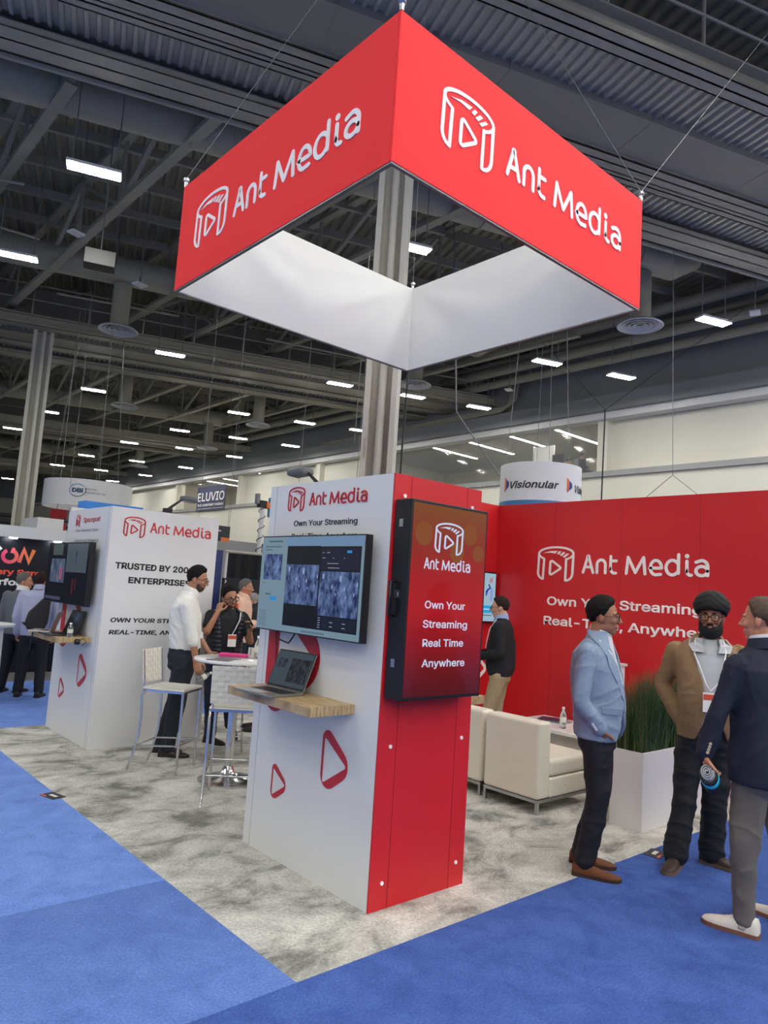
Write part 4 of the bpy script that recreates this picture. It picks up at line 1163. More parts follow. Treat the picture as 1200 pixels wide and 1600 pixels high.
M_navyw = mat('booth_wall_dark_navy', '#10131f', 0.35)
t = thing('dark_booth_wall', 'dark booth wall with glowing orange and pink letters at the left edge', 'booth wall', (-3.0, 10.0, 0))
MB().box((0, 0, 0), (5.6, 0.1, 2.21)).build('wall_panel', M_navyw, t)
MB().box((-0.1, -0.25, 2.21), (5.7, 0.15, 2.40)).build('header_box', M_white, t)
for x in (3.55, 4.25, 4.75):
    MB().box((x - 0.05, -0.2, 2.19), (x + 0.05, -0.1, 2.21)).build('header_lamp', mat('header_lamp_glow', '#ffffff', 0.4, emit=(0.9, 0.95, 1), estr=22), t)
FN = plane((3.0, -0.001, 0), (1, 0, 0), (0, -1, 0))
def grad_mat(name, a, b, x0, x1):
    m = bpy.data.materials.new(name); m.use_nodes = True; nt = m.node_tree; p = nt.nodes['Principled BSDF']
    tc = nt.nodes.new('ShaderNodeTexCoord'); sp = nt.nodes.new('ShaderNodeSeparateXYZ'); mr = nt.nodes.new('ShaderNodeMapRange'); r = nt.nodes.new('ShaderNodeValToRGB')
    mr.inputs[1].default_value = x0; mr.inputs[2].default_value = x1
    r.color_ramp.elements[0].color = lin(a); r.color_ramp.elements[1].color = lin(b)
    nt.links.new(tc.outputs['Object'], sp.inputs[0]); nt.links.new(sp.outputs[0], mr.inputs[0]); nt.links.new(mr.outputs[0], r.inputs[0]); nt.links.new(r.outputs[0], p.inputs['Base Color']); p.inputs['Roughness'].default_value = 0.5
    return m
Mg = grad_mat('letter_pink_to_orange', '#e8387a', '#f5893a', 3.40, 3.98)
b = MB()
b.ribbon(arc(0.565, 1.905, 0.105, 0.098, 62, -242, 26), 0.058, FN, 0.006, cap='flat'); b.ribbon([(0.59, 1.955), (0.615, 2.045)], 0.05, FN, 0.008, cap='flat')
b.build('power_letter', Mg, t)
MB().ribbon([(0.715, 1.81), (0.775, 2.03), (0.865, 1.83), (0.93, 2.035)], 0.062, FN, 0.006, cap='flat').build('letter', Mg, t)
MB().ribbon([(0.20, 1.81), (0.42, 2.04)], 0.06, FN, 0.006, cap='flat').build('letter', M_wlet, t)
MB().ribbon([(0.22, 2.04), (0.40, 1.81)], 0.06, FN, 0.006, cap='flat').build('letter', M_wlet, t)
text('claim_lettering', 'Every Screen.', FN, 0.19, 1.33, 1.60, 0.125, mat('letter_coral', '#f0563e', 0.5), t, bold=0.03, d=0.004)
text('claim_lettering', 'Perform', FN, 0.20, 0.95, 1.43, 0.135, M_wlet, t, bold=0.035, d=0.004)
t = thing('reception_table', 'white round reception table cut by the left picture edge', 'table', (-0.42, 7.2, 0))
MB().lathe([(0, 0.97), (0.42, 0.97), (0.43, 1.0), (0.0, 1.0)], 32).build('table_top', M_white, t, smooth=40)
MB().lathe([(0.0, 0), (0.32, 0), (0.30, 0.97), (0, 0.97)], 32).build('table_body', M_white, t, smooth=40)

# black draped booth seen between the towers
t = thing('curtain_booth', 'black draped booth back wall between the two towers', 'booth wall', (4.0, 9.3, 0))
b = MB(); nx = 120; vs_ = []
for i in range(nx + 1):
    x = 0.22 + i / nx * 4.2
    for z_ in (0.02, 2.26):
        vs_.append((x, 0.03 * sin(x * 26) + 0.012 * sin(x * 61), z_))
b.add(vs_, [(2 * i, 2 * i + 2, 2 * i + 3, 2 * i + 1) for i in range(nx)]).build('curtain', mat('black_drape', '#17191c', 0.85), t, smooth=80)
MB().tube([(0.15, 0, 2.29), (4.5, 0, 2.29)], 0.03, 8).build('top_rail', mat('rail_beige', '#a9a496', 0.5), t, smooth=60)
MB().tube([(0.19, 0, 0), (0.19, 0, 2.30)], 0.025, 8).build('post', M_white, t, smooth=60)
MB().tube([(4.45, 0, 0), (4.45, 0, 2.30)], 0.025, 8).build('post', M_white, t, smooth=60)
t = thing('blue_banner', 'tall dark blue banner beside the black drape', 'banner', (3.28, 9.25, 0))
MB().box((0, 0, 0.05), (0.80, 0.03, 2.30)).build('banner_cloth', mat('banner_blue', '#2b3a70', 0.5, var=0.2, vscale=2.5), t)
MB().box((-0.02, -0.1, 0), (0.82, 0.12, 0.05)).build('banner_foot', M_black, t)
t, F = tv('display_screen', 'black screen with a small white arrow behind the man in the dark vest', (4.42, 8.6, 1.50), R(90), 1.35, 0.56)
MB().box((-0.03, -0.03, -1.5), (0.03, 0.03, -0.2)).build('stand_post', M_black, t)
MB().box((-0.15, -0.3, -1.5), (0.1, 0.3, -1.47)).build('stand_foot', M_black, t)
b = MB(); b.ribbon([(-0.645, 0.245), (-0.62, 0.22), (-0.645, 0.195)], 0.012, F, 0.001); b.build('arrow_mark', M_wlet, t)
t, F = tv('display_screen', 'white framed black screen between the man in peach and the near tower', (4.75, 8.95, 1.31), R(90), 0.42, 0.36, 0.04)
b = MB(); b.ring2d([(-0.205, -0.175), (0.205, -0.175), (0.205, 0.175), (-0.205, 0.175)], [(-0.19, -0.16), (0.19, -0.16), (0.19, 0.16), (-0.19, 0.16)], F, 0.004); b.build('white_frame', M_white, t)
MB().box((-0.03, -0.02, -1.31), (-0.01, 0.02, -0.16)).build('stand_post', M_steel, t)
MB().box((-0.12, -0.14, -1.31), (0.12, 0.14, -1.29)).build('stand_foot', M_steel, t)
t = thing('draped_counter', 'counter with a white top and black drape behind the man with the phone', 'counter', (3.95, 7.75, 0))
MB().box((0, 0, 1.02), (1.6, 0.6, 1.05)).build('counter_top', M_white, t)
MB().box((0.02, 0.02, 0.0), (1.58, 0.58, 1.02)).build('drape', mat('black_drape', '#17191c', 0.85), t)
t = thing('grey_partition', 'plain grey partition wall behind the black drape', 'partition', (4.6, 12.0, 0))
MB().box((0, 0, 0), (5.2, 0.1, 2.68)).build('panel', mat('partition_grey', '#8d8d8e', 0.6), t)
t = thing('hanging_board', 'small dark board with two white words hung beside the far white tower', 'sign', (3.80, 9.9, 2.51))
MB().box((0, 0, 0), (0.75, 0.03, 0.31)).build('board', mat('board_charcoal', '#2e2f33', 0.5), t)
MB().box((0.56, -0.003, 0.0), (0.75, 0, 0.08)).build('orange_corner', mat('board_orange', '#e07a35', 0.5), t)
FB = plane((0, -0.001, 0), (1, 0, 0), (0, -1, 0))
text('board_lettering', 'Premiere', FB, 0.28, 0.55, 0.19, 0.055, M_wlet, t, bold=0.02)
text('board_lettering', 'Port', FB, 0.34, 0.49, 0.075, 0.06, M_wlet, t)
for x in (0.05, 0.7):
    MB().tube([(x, 0.015, 0.31), (x, 0.015, 10.74)], 0.004, 5).build('suspension_cable', M_cable, t)

t = thing('camera_mast', 'white mast with a coiled black cable and camera head between the towers', 'mast', (5.14, 9.7, 0))
MB().tube([(0, 0, 0.02), (0, 0, 3.28)], 0.045, 12).build('pole', M_white, t, smooth=60)
MB().lathe([(0, 0), (0.3, 0), (0.3, 0.02), (0, 0.04)], 24).build('foot_plate', M_black, t)
MB().tube([(0.07 * cos(k * 0.62), 0.07 * sin(k * 0.62), 1.9 + k * 0.020) for k in range(70)], 0.008, 6).build('coiled_cable', M_blackcable, t, smooth=60)
MB().box((-0.10, -0.07, 3.28), (0.06, 0.07, 3.42)).build('camera_head', M_black, t, bevel=0.01)
MB().box((0.06, -0.06, 3.27), (0.17, 0.06, 3.40)).build('orange_box', mat('device_orange', '#e8762d', 0.5), t, bevel=0.008)
MB().box((-0.17, -0.05, 3.34), (-0.10, 0.05, 3.55)).build('antenna_box', mat('device_grey', '#7d7f80', 0.5), t, bevel=0.008)
MB().tube([(0.2, 0.02, 3.1), (0.2, 0.02, 3.5)], 0.05, 12).build('blue_sleeve', mat('device_blue', '#3f86b8', 0.5), t, smooth=60)

# lamps clamped on the tower tops
def clamp_lamp(loc, rz, label):
    t = thing('clamp_lamp', label, 'lamp', loc, rz)
    MB().box((-0.05, -0.02, -0.005), (0.05, 0.02, 0.05)).build('clamp', M_black, t, bevel=0.006)
    MB().tube([(0, 0, 0.03), (0.05, 0, 0.08), (0.16, 0, 0.17)], [0.022, 0.016, 0.010], 8).build('arm', M_black, t, smooth=60)
    M = Matrix.Translation((0.19, 0, 0.18)) @ Matrix.Rotation(R(6), 4, 'Y')
    MB().box((-0.04, -0.07, -0.03), (0.13, 0.07, 0.03), M).build('lamp_head', mat('lamp_head_grey', '#5f6366', 0.4), t, bevel=0.02)
clamp_lamp((0.62, 4.30, 2.415), 0.0, 'grey headed clamp lamp on top of the far white tower')
clamp_lamp((0.42, 1.245, 2.415), R(105), 'black clamp lamp behind the top edge of the near tower')

# ------------------------------------------------------------------ round hanging signs
def round_sign(name, label, loc, r, h, band=0.0, bm=None):
    t = thing(name, label, 'sign', loc, 0)
    MB().lathe([(r, band), (r, h), (r - 0.03, h), (r - 0.03, band), (r, band)], 64, caps=False).build('drum', mat('drum_white', '#d5d5d6', 0.6), t, smooth=40)
    if band:
        MB().lathe([(r + 0.002, 0), (r + 0.002, band), (r - 0.03, band), (r - 0.03, 0), (r + 0.002, 0)], 64, caps=False).build('lower_band', bm, t, smooth=40)
    for k in range(3):
        a = k * 2.1 + 0.4
        MB().tube([(r * 0.9 * cos(a), r * 0.9 * sin(a), h), (r * 0.5 * cos(a), r * 0.5 * sin(a), 11.06 - loc[2])], 0.008, 5).build('suspension_cable', M_cable, t)
    def F(a0):
        return lambda u, v, w: Vector(((r + 0.003 + w) * cos(a0 + u / r), (r + 0.003 + w) * sin(a0 + u / r), v))
    return t, F
t, F = round_sign('round_sign', 'white round hanging sign with slanted black lettering above the red wall', (11.78, 7.66, 3.4), 0.985, 1.60, 0.68, mat('band_blue', '#3a73a8', 0.5))
az = atan2(CAM.y - 7.66, CAM.x - 11.78)
text('brand_lettering', 'Visionular', F(az), -0.78, 0.44, 0.97, 0.235, M_ink, t, bold=0.02, shear=0.25, d=0.004)
text('brand_lettering', 'Visionular', F(az + 0.98), -0.03, 0.95, 0.95, 0.235, M_ink, t, bold=0.02, shear=0.25, d=0.004)
def mark(F, du):
    MB().prism([(du, 0.93), (du + 0.07, 0.97), (du + 0.07, 1.22), (du, 1.26)], F, 0.004).build('brand_mark', mat('mark_orange', '#e06a2a', 0.5), t)
    MB().prism([(du, 0.90), (du + 0.17, 1.03), (du + 0.17, 1.13), (du + 0.075, 1.20), (du + 0.075, 1.08), (du + 0.04, 0.99)], F, 0.004).build('brand_mark', mat('mark_blue', '#24357e', 0.5), t)
mark(F(az), 0.66); mark(F(az), -1.0)
t, F = round_sign('round_sign', 'broad white round hanging sign with a blue emblem above the far white tower', (5.35, 20.62, 3.72), 1.33, 0.82)
az = atan2(CAM.y - 20.62, CAM.x - 5.35)
text('brand_lettering', 'DBi', F(az), -0.48, -0.16, 0.40, 0.17, mat('letter_navy', '#1d3f66', 0.5), t, bold=0.04, d=0.004)
text('brand_lettering', 'DIGITAL', F(az), -0.08, 0.24, 0.49, 0.075, MATS['letter_navy'], t, bold=0.0, d=0.004)
text('brand_lettering', 'BROADCAST INC', F(az), -0.08, 0.52, 0.38, 0.075, MATS['letter_navy'], t, bold=0.0, d=0.004)
Fz = F(az)
MB().ribbon(arc(-0.32, 0.46, 0.24, 0.19, 40, 215, 16), 0.022, Fz, 0.004).build('emblem_arc', mat('letter_steel_blue', '#3d7ba6', 0.5), t)
MB().ribbon(arc(-0.32, 0.46, 0.24, 0.19, 225, 385, 16), 0.022, Fz, 0.004).build('emblem_arc', MATS['letter_navy'], t)
MB().ribbon([(-0.08, 0.31), (0.62, 0.31)], 0.01, Fz, 0.003).build('underline', MATS['letter_navy'], t)

# banner in the upper window, red banner, catwalk rail far left
t = thing('window_banner', 'dark banner with large white capital letters in the far upper window', 'banner', (21.86, 45.9, 6.66))
MB().box((0, -4.2, 0), (0.03, 0, 1.78)).build('banner_cloth', mat('banner_indigo', '#2f3352', 0.6), t)
FE = plane((-0.001, 0, 0), (0, -1, 0), (-1, 0, 0))
text('banner_lettering', 'ELUVIO', FE, 0.15, 4.05, 0.72, 0.86, M_wlet, t, bold=0.01, d=0.01)
text('banner_lettering', 'THE CONTENT FABRIC', FE, 0.15, 4.05, 0.34, 0.22, M_wlet, t, bold=0.02, d=0.01)
text('banner_lettering', 'Content Distribution & Monetization', FE, 0.15, 4.05, 0.12, 0.12, M_wlet, t, d=0.01)
t = thing('red_banner', 'red and black hanging banner left of the far white tower', 'banner', (4.75, 21.6, 2.9))
Mr = Matrix.Rotation(R(-15), 4, 'Z')
MB().box((-0.2, 0, 0.0), (0.3, 0.04, 0.36), Mr).build('banner_cloth', mat('banner_crimson', '#b01e2c', 0.6), t)
MB().box((-0.2, 0, 0.50), (0.3, 0.04, 0.80), Mr).build('upper_cloth', mat('banner_crimson', '#b01e2c', 0.6), t)
MB().box((-0.2, -0.002, 0.36), (0.3, 0.04, 0.50), Mr).build('black_stripe', M_black, t)
MB().tube([(0, 0.02, 0.8), (0, 0.02, 7.6)], 0.012, 5).build('suspension_cable', M_cable, t)
MB().tube([(0, 0.02, 0.0), (0, 0.02, -2.9)], 0.03, 8).build('stand_post', M_white, t)
t = thing('white_booth_box', 'plain white booth box left of the far white tower', 'booth wall', (2.62, 16.0, 0))
MB().box((0, 0, 0), (0.62, 1.2, 3.0)).build('panel', M_white, t)
t = thing('lighting_truss', 'dark horizontal lighting truss behind the left column', 'truss', (5.3, 25.9, 3.45))
b = MB()
for y in (-0.12, 0.12):
    for z_ in (-0.12, 0.12):
        b.tube([(-2.2, y + 0.6, z_), (1.4, y - 0.4, z_)], 0.022, 6)
for k in range(12):
    q = k / 12; q2 = (k + 1) / 12
    b.tube([(-2.2 + 3.6 * q, -0.12 + 0.6 - 1.0 * q, -0.12 if k % 2 else 0.12), (-2.2 + 3.6 * q2, -0.12 + 0.6 - 1.0 * q2, 0.12 if k % 2 else -0.12)], 0.014, 5)
b.build('truss_frame', M_black, t)
for x in (-1.8, 1.0):
    MB().tube([(x, 0.3, -3.45), (x, 0.3, 0)], 0.04, 8).build('tower_leg', M_black, t)
t = thing('far_booth_wall', 'long low white booth wall behind the dark booth at the left edge', 'booth wall', (-6, 13.0, 0))
MB().box((0, 0, 0), (9.0, 0.1, 2.52)).build('panel', M_white, t)

# ------------------------------------------------------------------ rigging lines and small ceiling equipment
def line(pts, label, m=None, r=0.010):
    tag(MB().tube(pts, r, 6).build('rigging_line', m or M_blackcable), label, 'cable')
line([(12.56, 6.44, 2.6), (12.58, 6.41, 6.49)], 'dark vertical rope rising above the red wall', r=0.02)
line([(12.58, 6.41, 6.49), (12.44, 9.2, 9.6), (12.4, 10.2, 13.16)], 'dark slanting rope running up to the left from the rope knot', r=0.007)
line([(12.58, 6.41, 6.49), (12.86, 3.3, 8.3), (13.2, -1.0, 10.8)], 'dark slanting rope running up to the right from the rope knot', r=0.007)
line([(13.34, 5.04, 4.88), (13.28, 5.16, 13.25)], 'thin wire above the red wall with a small hook', M_cable, 0.008)
line([(13.34, 5.04, 4.88), (13.5, 4.2, 4.15)], 'thin bridle wire spreading right below the small hook', M_cable, 0.008)
line([(13.34, 5.04, 4.88), (13.2, 5.9, 4.15)], 'thin bridle wire spreading left below the small hook', M_cable, 0.008)
line([(10.8, 10.3, 13.16), (11.0, 9.9, 6.6), (12.2, 9.2, 4.9)], 'pale strap slanting down behind the tall column', M_cable, 0.02)
for k, (px, py, z0) in enumerate(((8.6, 13.5, 4.6), (9.6, 12.2, 4.5), (7.2, 9.4, 5.0), (14.2, 9.6, 5.2), (4.4, 19.5, 4.3), (6.9, 24.5, 4.2), (13.0, 25.0, 4.0))):
    line([(px, py, z0), (px + 0.1, py, 13.25)], 'thin grey hanging wire %s' % ('far behind the near tower', 'behind the right edge of the near tower', 'beside the tall column', 'left of the round black lettered sign', 'before the broad round sign', 'left of the dark window banner', 'over the dark window banner')[k], M_cable, 0.007)
def wifi(P, label):
    t = thing('access_point', label, 'wireless box', P, 0.3, 'ceiling wireless boxes')
    MB().box((-0.17, -0.13, 0), (0.17, 0.13, 0.05)).build('case', M_white, t, bevel=0.01)
    MB().box((-0.03, -0.02, 0.05), (0.03, 0.02, 0.25)).build('bracket', M_steel, t)
    MB().tube([(0, 0, 0.2), (0, 0, 13.25 - P[2])], 0.012, 6).build('hanger', M_cable, t)
wifi((4.66, 16.35, 9.8), 'white wireless box under the left duct, above the nearest round diffuser')
wifi((16.81, 4.57, 9.8), 'white wireless box at the right picture edge beside a lamp')
wifi((18.72, 14.45, 9.8), 'small white wireless box against the dark far wall')
wifi((2.39, 14.83, 9.9), 'white disc shaped wireless box left of the sign')
t = thing('camera_box', 'grey ceiling camera box before the duct right of the sign', 'camera', (12.13, 5.67, 9.9), R(20))
MB().box((-0.22, -0.12, 0.1), (0.22, 0.12, 0.28), Matrix.Rotation(R(25), 4, 'Y')).build('case', M_diffw, t, bevel=0.01)
MB().tube([(0.02, 0, 0.2), (0.02, 0, 3.36)], 0.015, 6).build('hanger', M_cable, t)
t = thing('speaker_box', 'dark loudspeaker box under the left girder', 'speaker', (2.48, 13.14, 8.55), R(-20))
MB().box((-0.33, -0.2, 0), (0.33, 0.2, 0.36)).build('case', M_black, t, bevel=0.01)
MB().tube([(0, 0, 0.36), (0, 0, 4.7)], 0.015, 6).build('hanger', M_cable, t)
n_ = thing('column_notice', 'red and white notice fixed on the left flange of the tall column', 'notice', (4.147, 5.285, 3.72), R(-49 + 180))
MB().box((-0.002, -0.055, 0), (0.004, 0.055, 0.32)).build('plate', mat('notice_white', '#d9cfc8', 0.5), n_)
b = MB()
for z_ in (0.0, 0.26): b.box((0.004, -0.055, z_), (0.005, 0.055, z_ + 0.06))
b.box((0.004, 0.01, 0.06), (0.005, 0.055, 0.26))
b.build('red_print', mat('notice_red', '#b8443c', 0.5), n_)

# ------------------------------------------------------------------ people
def ring(c, rx, ry, yaw, n=2.3, N=28, tilt=0.0):
    """one horizontal cross-section; rx along the facing direction yaw, ry across it"""
    out = []
    for k in range(N):
        a = 2 * pi * k / N
        ca, sa = cos(a), sin(a)
        x = rx * math.copysign(abs(ca) ** (2 / n), ca); y = ry * math.copysign(abs(sa) ** (2 / n), sa)
        out.append(Vector((c[0] + x * cos(yaw) - y * sin(yaw), c[1] + x * sin(yaw) + y * cos(yaw), c[2] + tilt * x)))
    return out

def limb(b, pts, n=14):
    """tapered tube with round ends; pts = [((x,y,z), r), ...]"""
    P = [Vector(p) for p, _ in pts]; Rr = [r for _, r in pts]
    t0 = (P[0] - P[1]).normalized(); t1 = (P[-1] - P[-2]).normalized()
    pp, rr = [], []
    for q in (0.98, 0.75, 0.4):
        pp.append(P[0] + t0 * Rr[0] * q); rr.append(Rr[0] * sqrt(1 - q * q))
    # smooth the joints with a Catmull-Rom pass
    m = len(P)
    for i in range(m - 1):
        a, b_, c, d = P[max(i - 1, 0)], P[i], P[i + 1], P[min(i + 2, m - 1)]
        for s in range(4 if m > 2 else 2):
            u = s / (4 if m > 2 else 2)
            cr = 0.5 * ((2 * b_) + (c - a) * u + (2 * a - 5 * b_ + 4 * c - d) * u * u + (3 * b_ - a - 3 * c + d) * u ** 3)
            lin_ = b_.lerp(c, u)
            pp.append(lin_.lerp(cr, 0.7)); rr.append(Rr[i] + (Rr[i + 1] - Rr[i]) * u)
    pp.append(P[-1]); rr.append(Rr[-1])
    for q in (0.4, 0.75, 0.98):
        pp.append(P[-1] + t1 * Rr[-1] * q); rr.append(Rr[-1] * sqrt(1 - q * q))
    return b.tube(pp, rr, n)

def ell(b, M, c, r, n=16, m=10):
    rings = []
    for i in range(m + 1):
        th = -pi / 2 + pi * (i + 0.02) / (m + 0.04)
        rings.append([M @ Vector((c[0] + r[0] * cos(th) * cos(2 * pi * k / n), c[1] + r[1] * cos(th) * sin(2 * pi * k / n), c[2] + r[2] * sin(th))) for k in range(n)])
    return b.loft(rings)

def fuse(name, b, m, parent, voxel=0.009, it=3, wr=0.0, wf=(14, 14, 5), seed=0, zlim=None):
    """union the closed shapes of b into one skin, smooth it and fold it slightly like cloth"""
    me = bpy.data.meshes.new('tmp'); me.from_pydata(b.v, [], b.f); me.update()
    bm = bmesh.new(); bm.from_mesh(me); bmesh.ops.recalc_face_normals(bm, faces=bm.faces); bm.to_mesh(me); bm.free()
    o = bpy.data.objects.new('tmp', me)
    r = o.modifiers.new('r', 'REMESH'); r.mode = 'VOXEL'; r.voxel_size = voxel; r.use_smooth_shade = True
    if it:
        s = o.modifiers.new('s', 'SMOOTH'); s.factor = 0.5; s.iterations = it
    out = evaluate(o)
    bpy.data.meshes.remove(me)
    if wr:
        n = len(out.vertices)
        co = np.empty(n * 3); out.vertices.foreach_get('co', co); co = co.reshape(-1, 3)
        no = np.empty(n * 3); out.vertex_normals.foreach_get('vector', no); no = no.reshape(-1, 3)
        rg = np.random.RandomState(int(abs(seed) * 37) % 9999)
        f = np.zeros(n)
        for q in range(7):                       # soft swells
            k = rg.normal(size=3) * np.array(wf) * 1.1
            f += np.sin(co @ k + rg.uniform(0, 6.28) + 0.8 * np.sin(co @ (rg.normal(size=3) * 9)))* 0.20
        for q in range(6):                       # sharper drag folds, mostly running across or aslant
            k = np.array([rg.normal() * 13, rg.normal() * 13, rg.uniform(9, 28) * rg.choice([-1, 1])])
            mask = np.clip(np.sin(co @ (rg.normal(size=3) * 6) + rg.uniform(0, 6.28)), 0, 1)
            w_ = np.sin(co @ k + rg.uniform(0, 6.28) + 1.1 * np.sin(co @ (rg.normal(size=3) * 11)))
            f += (1 - np.abs(w_)) ** 2 * mask * 0.55 - 0.08
        co = co + no * (f * wr)[:, None]
        out.vertices.foreach_set('co', co.ravel()); out.update()
    out.name = name
    out.polygons.foreach_set('use_smooth', [True] * len(out.polygons))
    out.materials.clear(); out.materials.append(m)
    ob = bpy.data.objects.new(name, out); C.objects.link(ob)
    if parent is not None: ob.parent = parent
    return ob

def hand(b, wrist, direc, palm_n, thumb_side, curl=0.5, s=1.0, spread=0.0):
    """palm, four unequal fingers with knuckle bends and a thumb from the side of the palm. direc: wrist to knuckles, palm_n: out of the palm"""
    d = Vector(direc).normalized(); nrm = Vector(palm_n); nrm = (nrm - d * nrm.dot(d)).normalized()
    side = d.cross(nrm).normalized() * thumb_side
    w = Vector(wrist)
    rings = []
    for q, hw, ht in ((-0.03, 0.026, 0.020), (0.0, 0.030, 0.019), (0.03, 0.038, 0.018), (0.06, 0.042, 0.016), (0.088, 0.040, 0.013)):
        c = w + d * q * s
        rings.append([c + side * (hw * s * cos(2 * pi * k / 12)) + nrm * (ht * s * sin(2 * pi * k / 12)) for k in range(12)])
    b.loft(rings)
    for i, (off, L, r) in enumerate(((0.030, 0.072, 0.0088), (0.010, 0.080, 0.0092), (-0.010, 0.074, 0.0088), (-0.029, 0.058, 0.0078))):
        p = w + d * 0.082 * s + side * off * s
        dd = (d + side * (off * spread * 8)).normalized()
        pts = [(p - d * 0.02 * s, r * s)]
        ang = 0
        for seg, fr in enumerate((0.45, 0.32, 0.23)):
            ang += curl * (0.9, 1.1, 0.8)[seg] * (1 + 0.08 * i)
            v = dd * cos(ang) + nrm * sin(ang)
            p2 = p + v * L * fr * s
            pts.append((p, r * s)); p = p2
        pts.append((p, r * 0.8 * s))
        limb(b, pts, 8)
    t0 = w + d * 0.018 * s + side * 0.026 * s
    t1 = t0 + (d * 0.55 + side * 0.75 + nrm * 0.25).normalized() * 0.042 * s
    t2 = t1 + (d * 0.95 + side * 0.15 + nrm * (0.2 + 0.5 * curl)).normalized() * 0.032 * s
    t3 = t2 + (d * 0.95 - side * 0.1 + nrm * (0.2 + 0.7 * curl)).normalized() * 0.026 * s
    limb(b, [(t0, 0.014 * s), (t1, 0.0115 * s), (t2, 0.0105 * s), (t3, 0.0085 * s)], 8)

def head_shapes(b, M, jaw=1.0, nose=1.0):
    e = lambda c, r: ell(b, M, c, r)
    e((-0.010, 0, 0.035), (0.098, 0.074, 0.090)); e((0.020, 0, 0.0), (0.078, 0.066, 0.088))
    e((0.030, 0, -0.050), (0.060, 0.055 * jaw, 0.062)); e((0.066, 0, -0.092), (0.024, 0.026 * jaw, 0.020))
    e((0.010, 0, -0.065), (0.055, 0.056 * jaw, 0.040))
    L = lambda pts: limb(b, [(M @ Vector(p), r) for p, r in pts], 10)
    L([((0.090, 0, 0.022), 0.009), ((0.104, 0, 0.0), 0.0095), ((0.117 * (0.9 + 0.1 * nose), 0, -0.022), 0.0125)])
    for s in (-1, 1):
        e((0.104, s * 0.013, -0.026), (0.012, 0.008, 0.008))
        e((0.078, s * 0.030, 0.030), (0.016, 0.026, 0.009))
        e((0.066, s * 0.042, -0.020), (0.024, 0.018, 0.020))
        e((-0.006, s * 0.078, -0.004), (0.020, 0.008, 0.032)); e((-0.004, s * 0.074, -0.024), (0.012, 0.008, 0.012))
    L([((0.086, -0.022, -0.055), 0.006), ((0.095, 0, -0.053), 0.008), ((0.086, 0.022, -0.055), 0.006)])
    L([((0.084, -0.018, -0.066), 0.007), ((0.093, 0, -0.066), 0.0085), ((0.084, 0.018, -0.066), 0.007)])

def shell(M, c, rad, fn, n=64, m=40):
    """a sphere-like cover whose radius follows fn(azimuth, elevation) in metres beyond the ellipsoid"""
    rings = []
    for i in range(m + 1):
        el = -pi / 2 + pi * (i + 0.02) / (m + 0.04)
        g = []
        for k in range(n):
            az = 2 * pi * k / n - pi
            d = Vector((cos(el) * cos(az), cos(el) * sin(az), sin(el)))
            t = fn(az, el, d)
            g.append(M @ Vector((c[0] + d.x * (rad[0] + t), c[1] + d.y * (rad[1] + t), c[2] + d.z * (rad[2] + t))))
        rings.append(g)
    return MB().loft(rings)

def sstep(a, b, x):
    x = max(0, min(1, (x - a) / (b - a)))
    return x * x * (3 - 2 * x)

def interp(tab, x):
    for (a, va), (b, vb) in zip(tab, tab[1:]):
        if x <= b:
            return va + (vb - va) * sstep(a, b, x) if x > a else va
    return tab[-1][1]

HAIRLINE = [(0, 44), (30, 40), (52, 30), (68, 8), (80, -20), (92, -14), (104, -16), (122, -46), (180, -56)]
def hair(t, M, m, thick=0.013, top=0.0, line=HAIRLINE, tex=0.008, seed=0, name='hair'):
    def fn(az, el, d):
        a = abs(math.degrees(az)); lo = interp(line, a)
        lo += 4 * noise.noise(Vector((d.x * 9, d.y * 9 + seed, d.z * 9)))
        k = sstep(lo - 9, lo + 12, math.degrees(el))
        th = thick * (0.35 + 0.65 * sstep(-30, 35, math.degrees(el))) + top * max(0, d.z) ** 2 * (0.75 + 0.25 * d.x)
        nz = noise.noise(Vector((d.x * 13 + seed, d.y * 26, d.z * 10))) * tex + noise.noise(Vector((d.x * 30, d.y * 60, d.z * 24 + seed))) * tex * 0.5
        return -0.010 + k * (0.010 + th + nz)
    return shell(M, (-0.010, 0, 0.032), (0.100, 0.077, 0.092), fn).build(name, m, t, smooth=80)

def beard(t, M, m, thick=0.006, full=1.0, jaw=1.0, name='beard'):
    def fn(az, el, d):
        a = abs(math.degrees(az)); e = math.degrees(el)
        hi = interp([(0, 12), (16, 14), (24, -2), (45, -4), (70, 12), (88, 32), (100, 30)], a)     # upper edge, moustache in front
        k = sstep(hi + 4, hi - 6, e) * sstep(102, 88, a)
        lip = sstep(1.0, 0.55, sqrt((a / 17.0) ** 2 + ((e + 3.0) / 8.0) ** 2))
        k *= (1 - lip)
        nz = noise.noise(Vector((d.x * 22, d.y * 22, d.z * 22))) * 0.0015
        return -0.010 + k * (0.010 + thick * (0.6 + 0.8 * full * sstep(5, -50, e)) + nz)
    return shell(M, (0.030, 0, -0.052), (0.064, 0.060 * jaw, 0.068), fn).build(name, m, t, smooth=80)

M_eyew = mat('eye_white', '#dcd8d2', 0.2)
M_iris = mat('eye_iris_dark', '#1d130d', 0.15)
def eyes(t, M, brow_m):
    for s in (-1, 1):
        e = MB(); ell(e, M, (0.0745, s * 0.031, 0.010), (0.0125, 0.0130, 0.0082), 14, 8)
        eo = e.build('eye', M_eyew, t, smooth=80)
        e = MB(); ell(e, M, (0.0842, s * 0.031, 0.010), (0.0042, 0.0062, 0.0062), 12, 6)
        e.build('iris', M_iris, eo, smooth=80)
        MB().tube([M @ Vector(p) for p in ((0.090, s * 0.014, 0.030), (0.092, s * 0.030, 0.036), (0.080, s * 0.050, 0.032))], [0.004, 0.0052, 0.003], 8).build('eyebrow', brow_m, t, smooth=80)

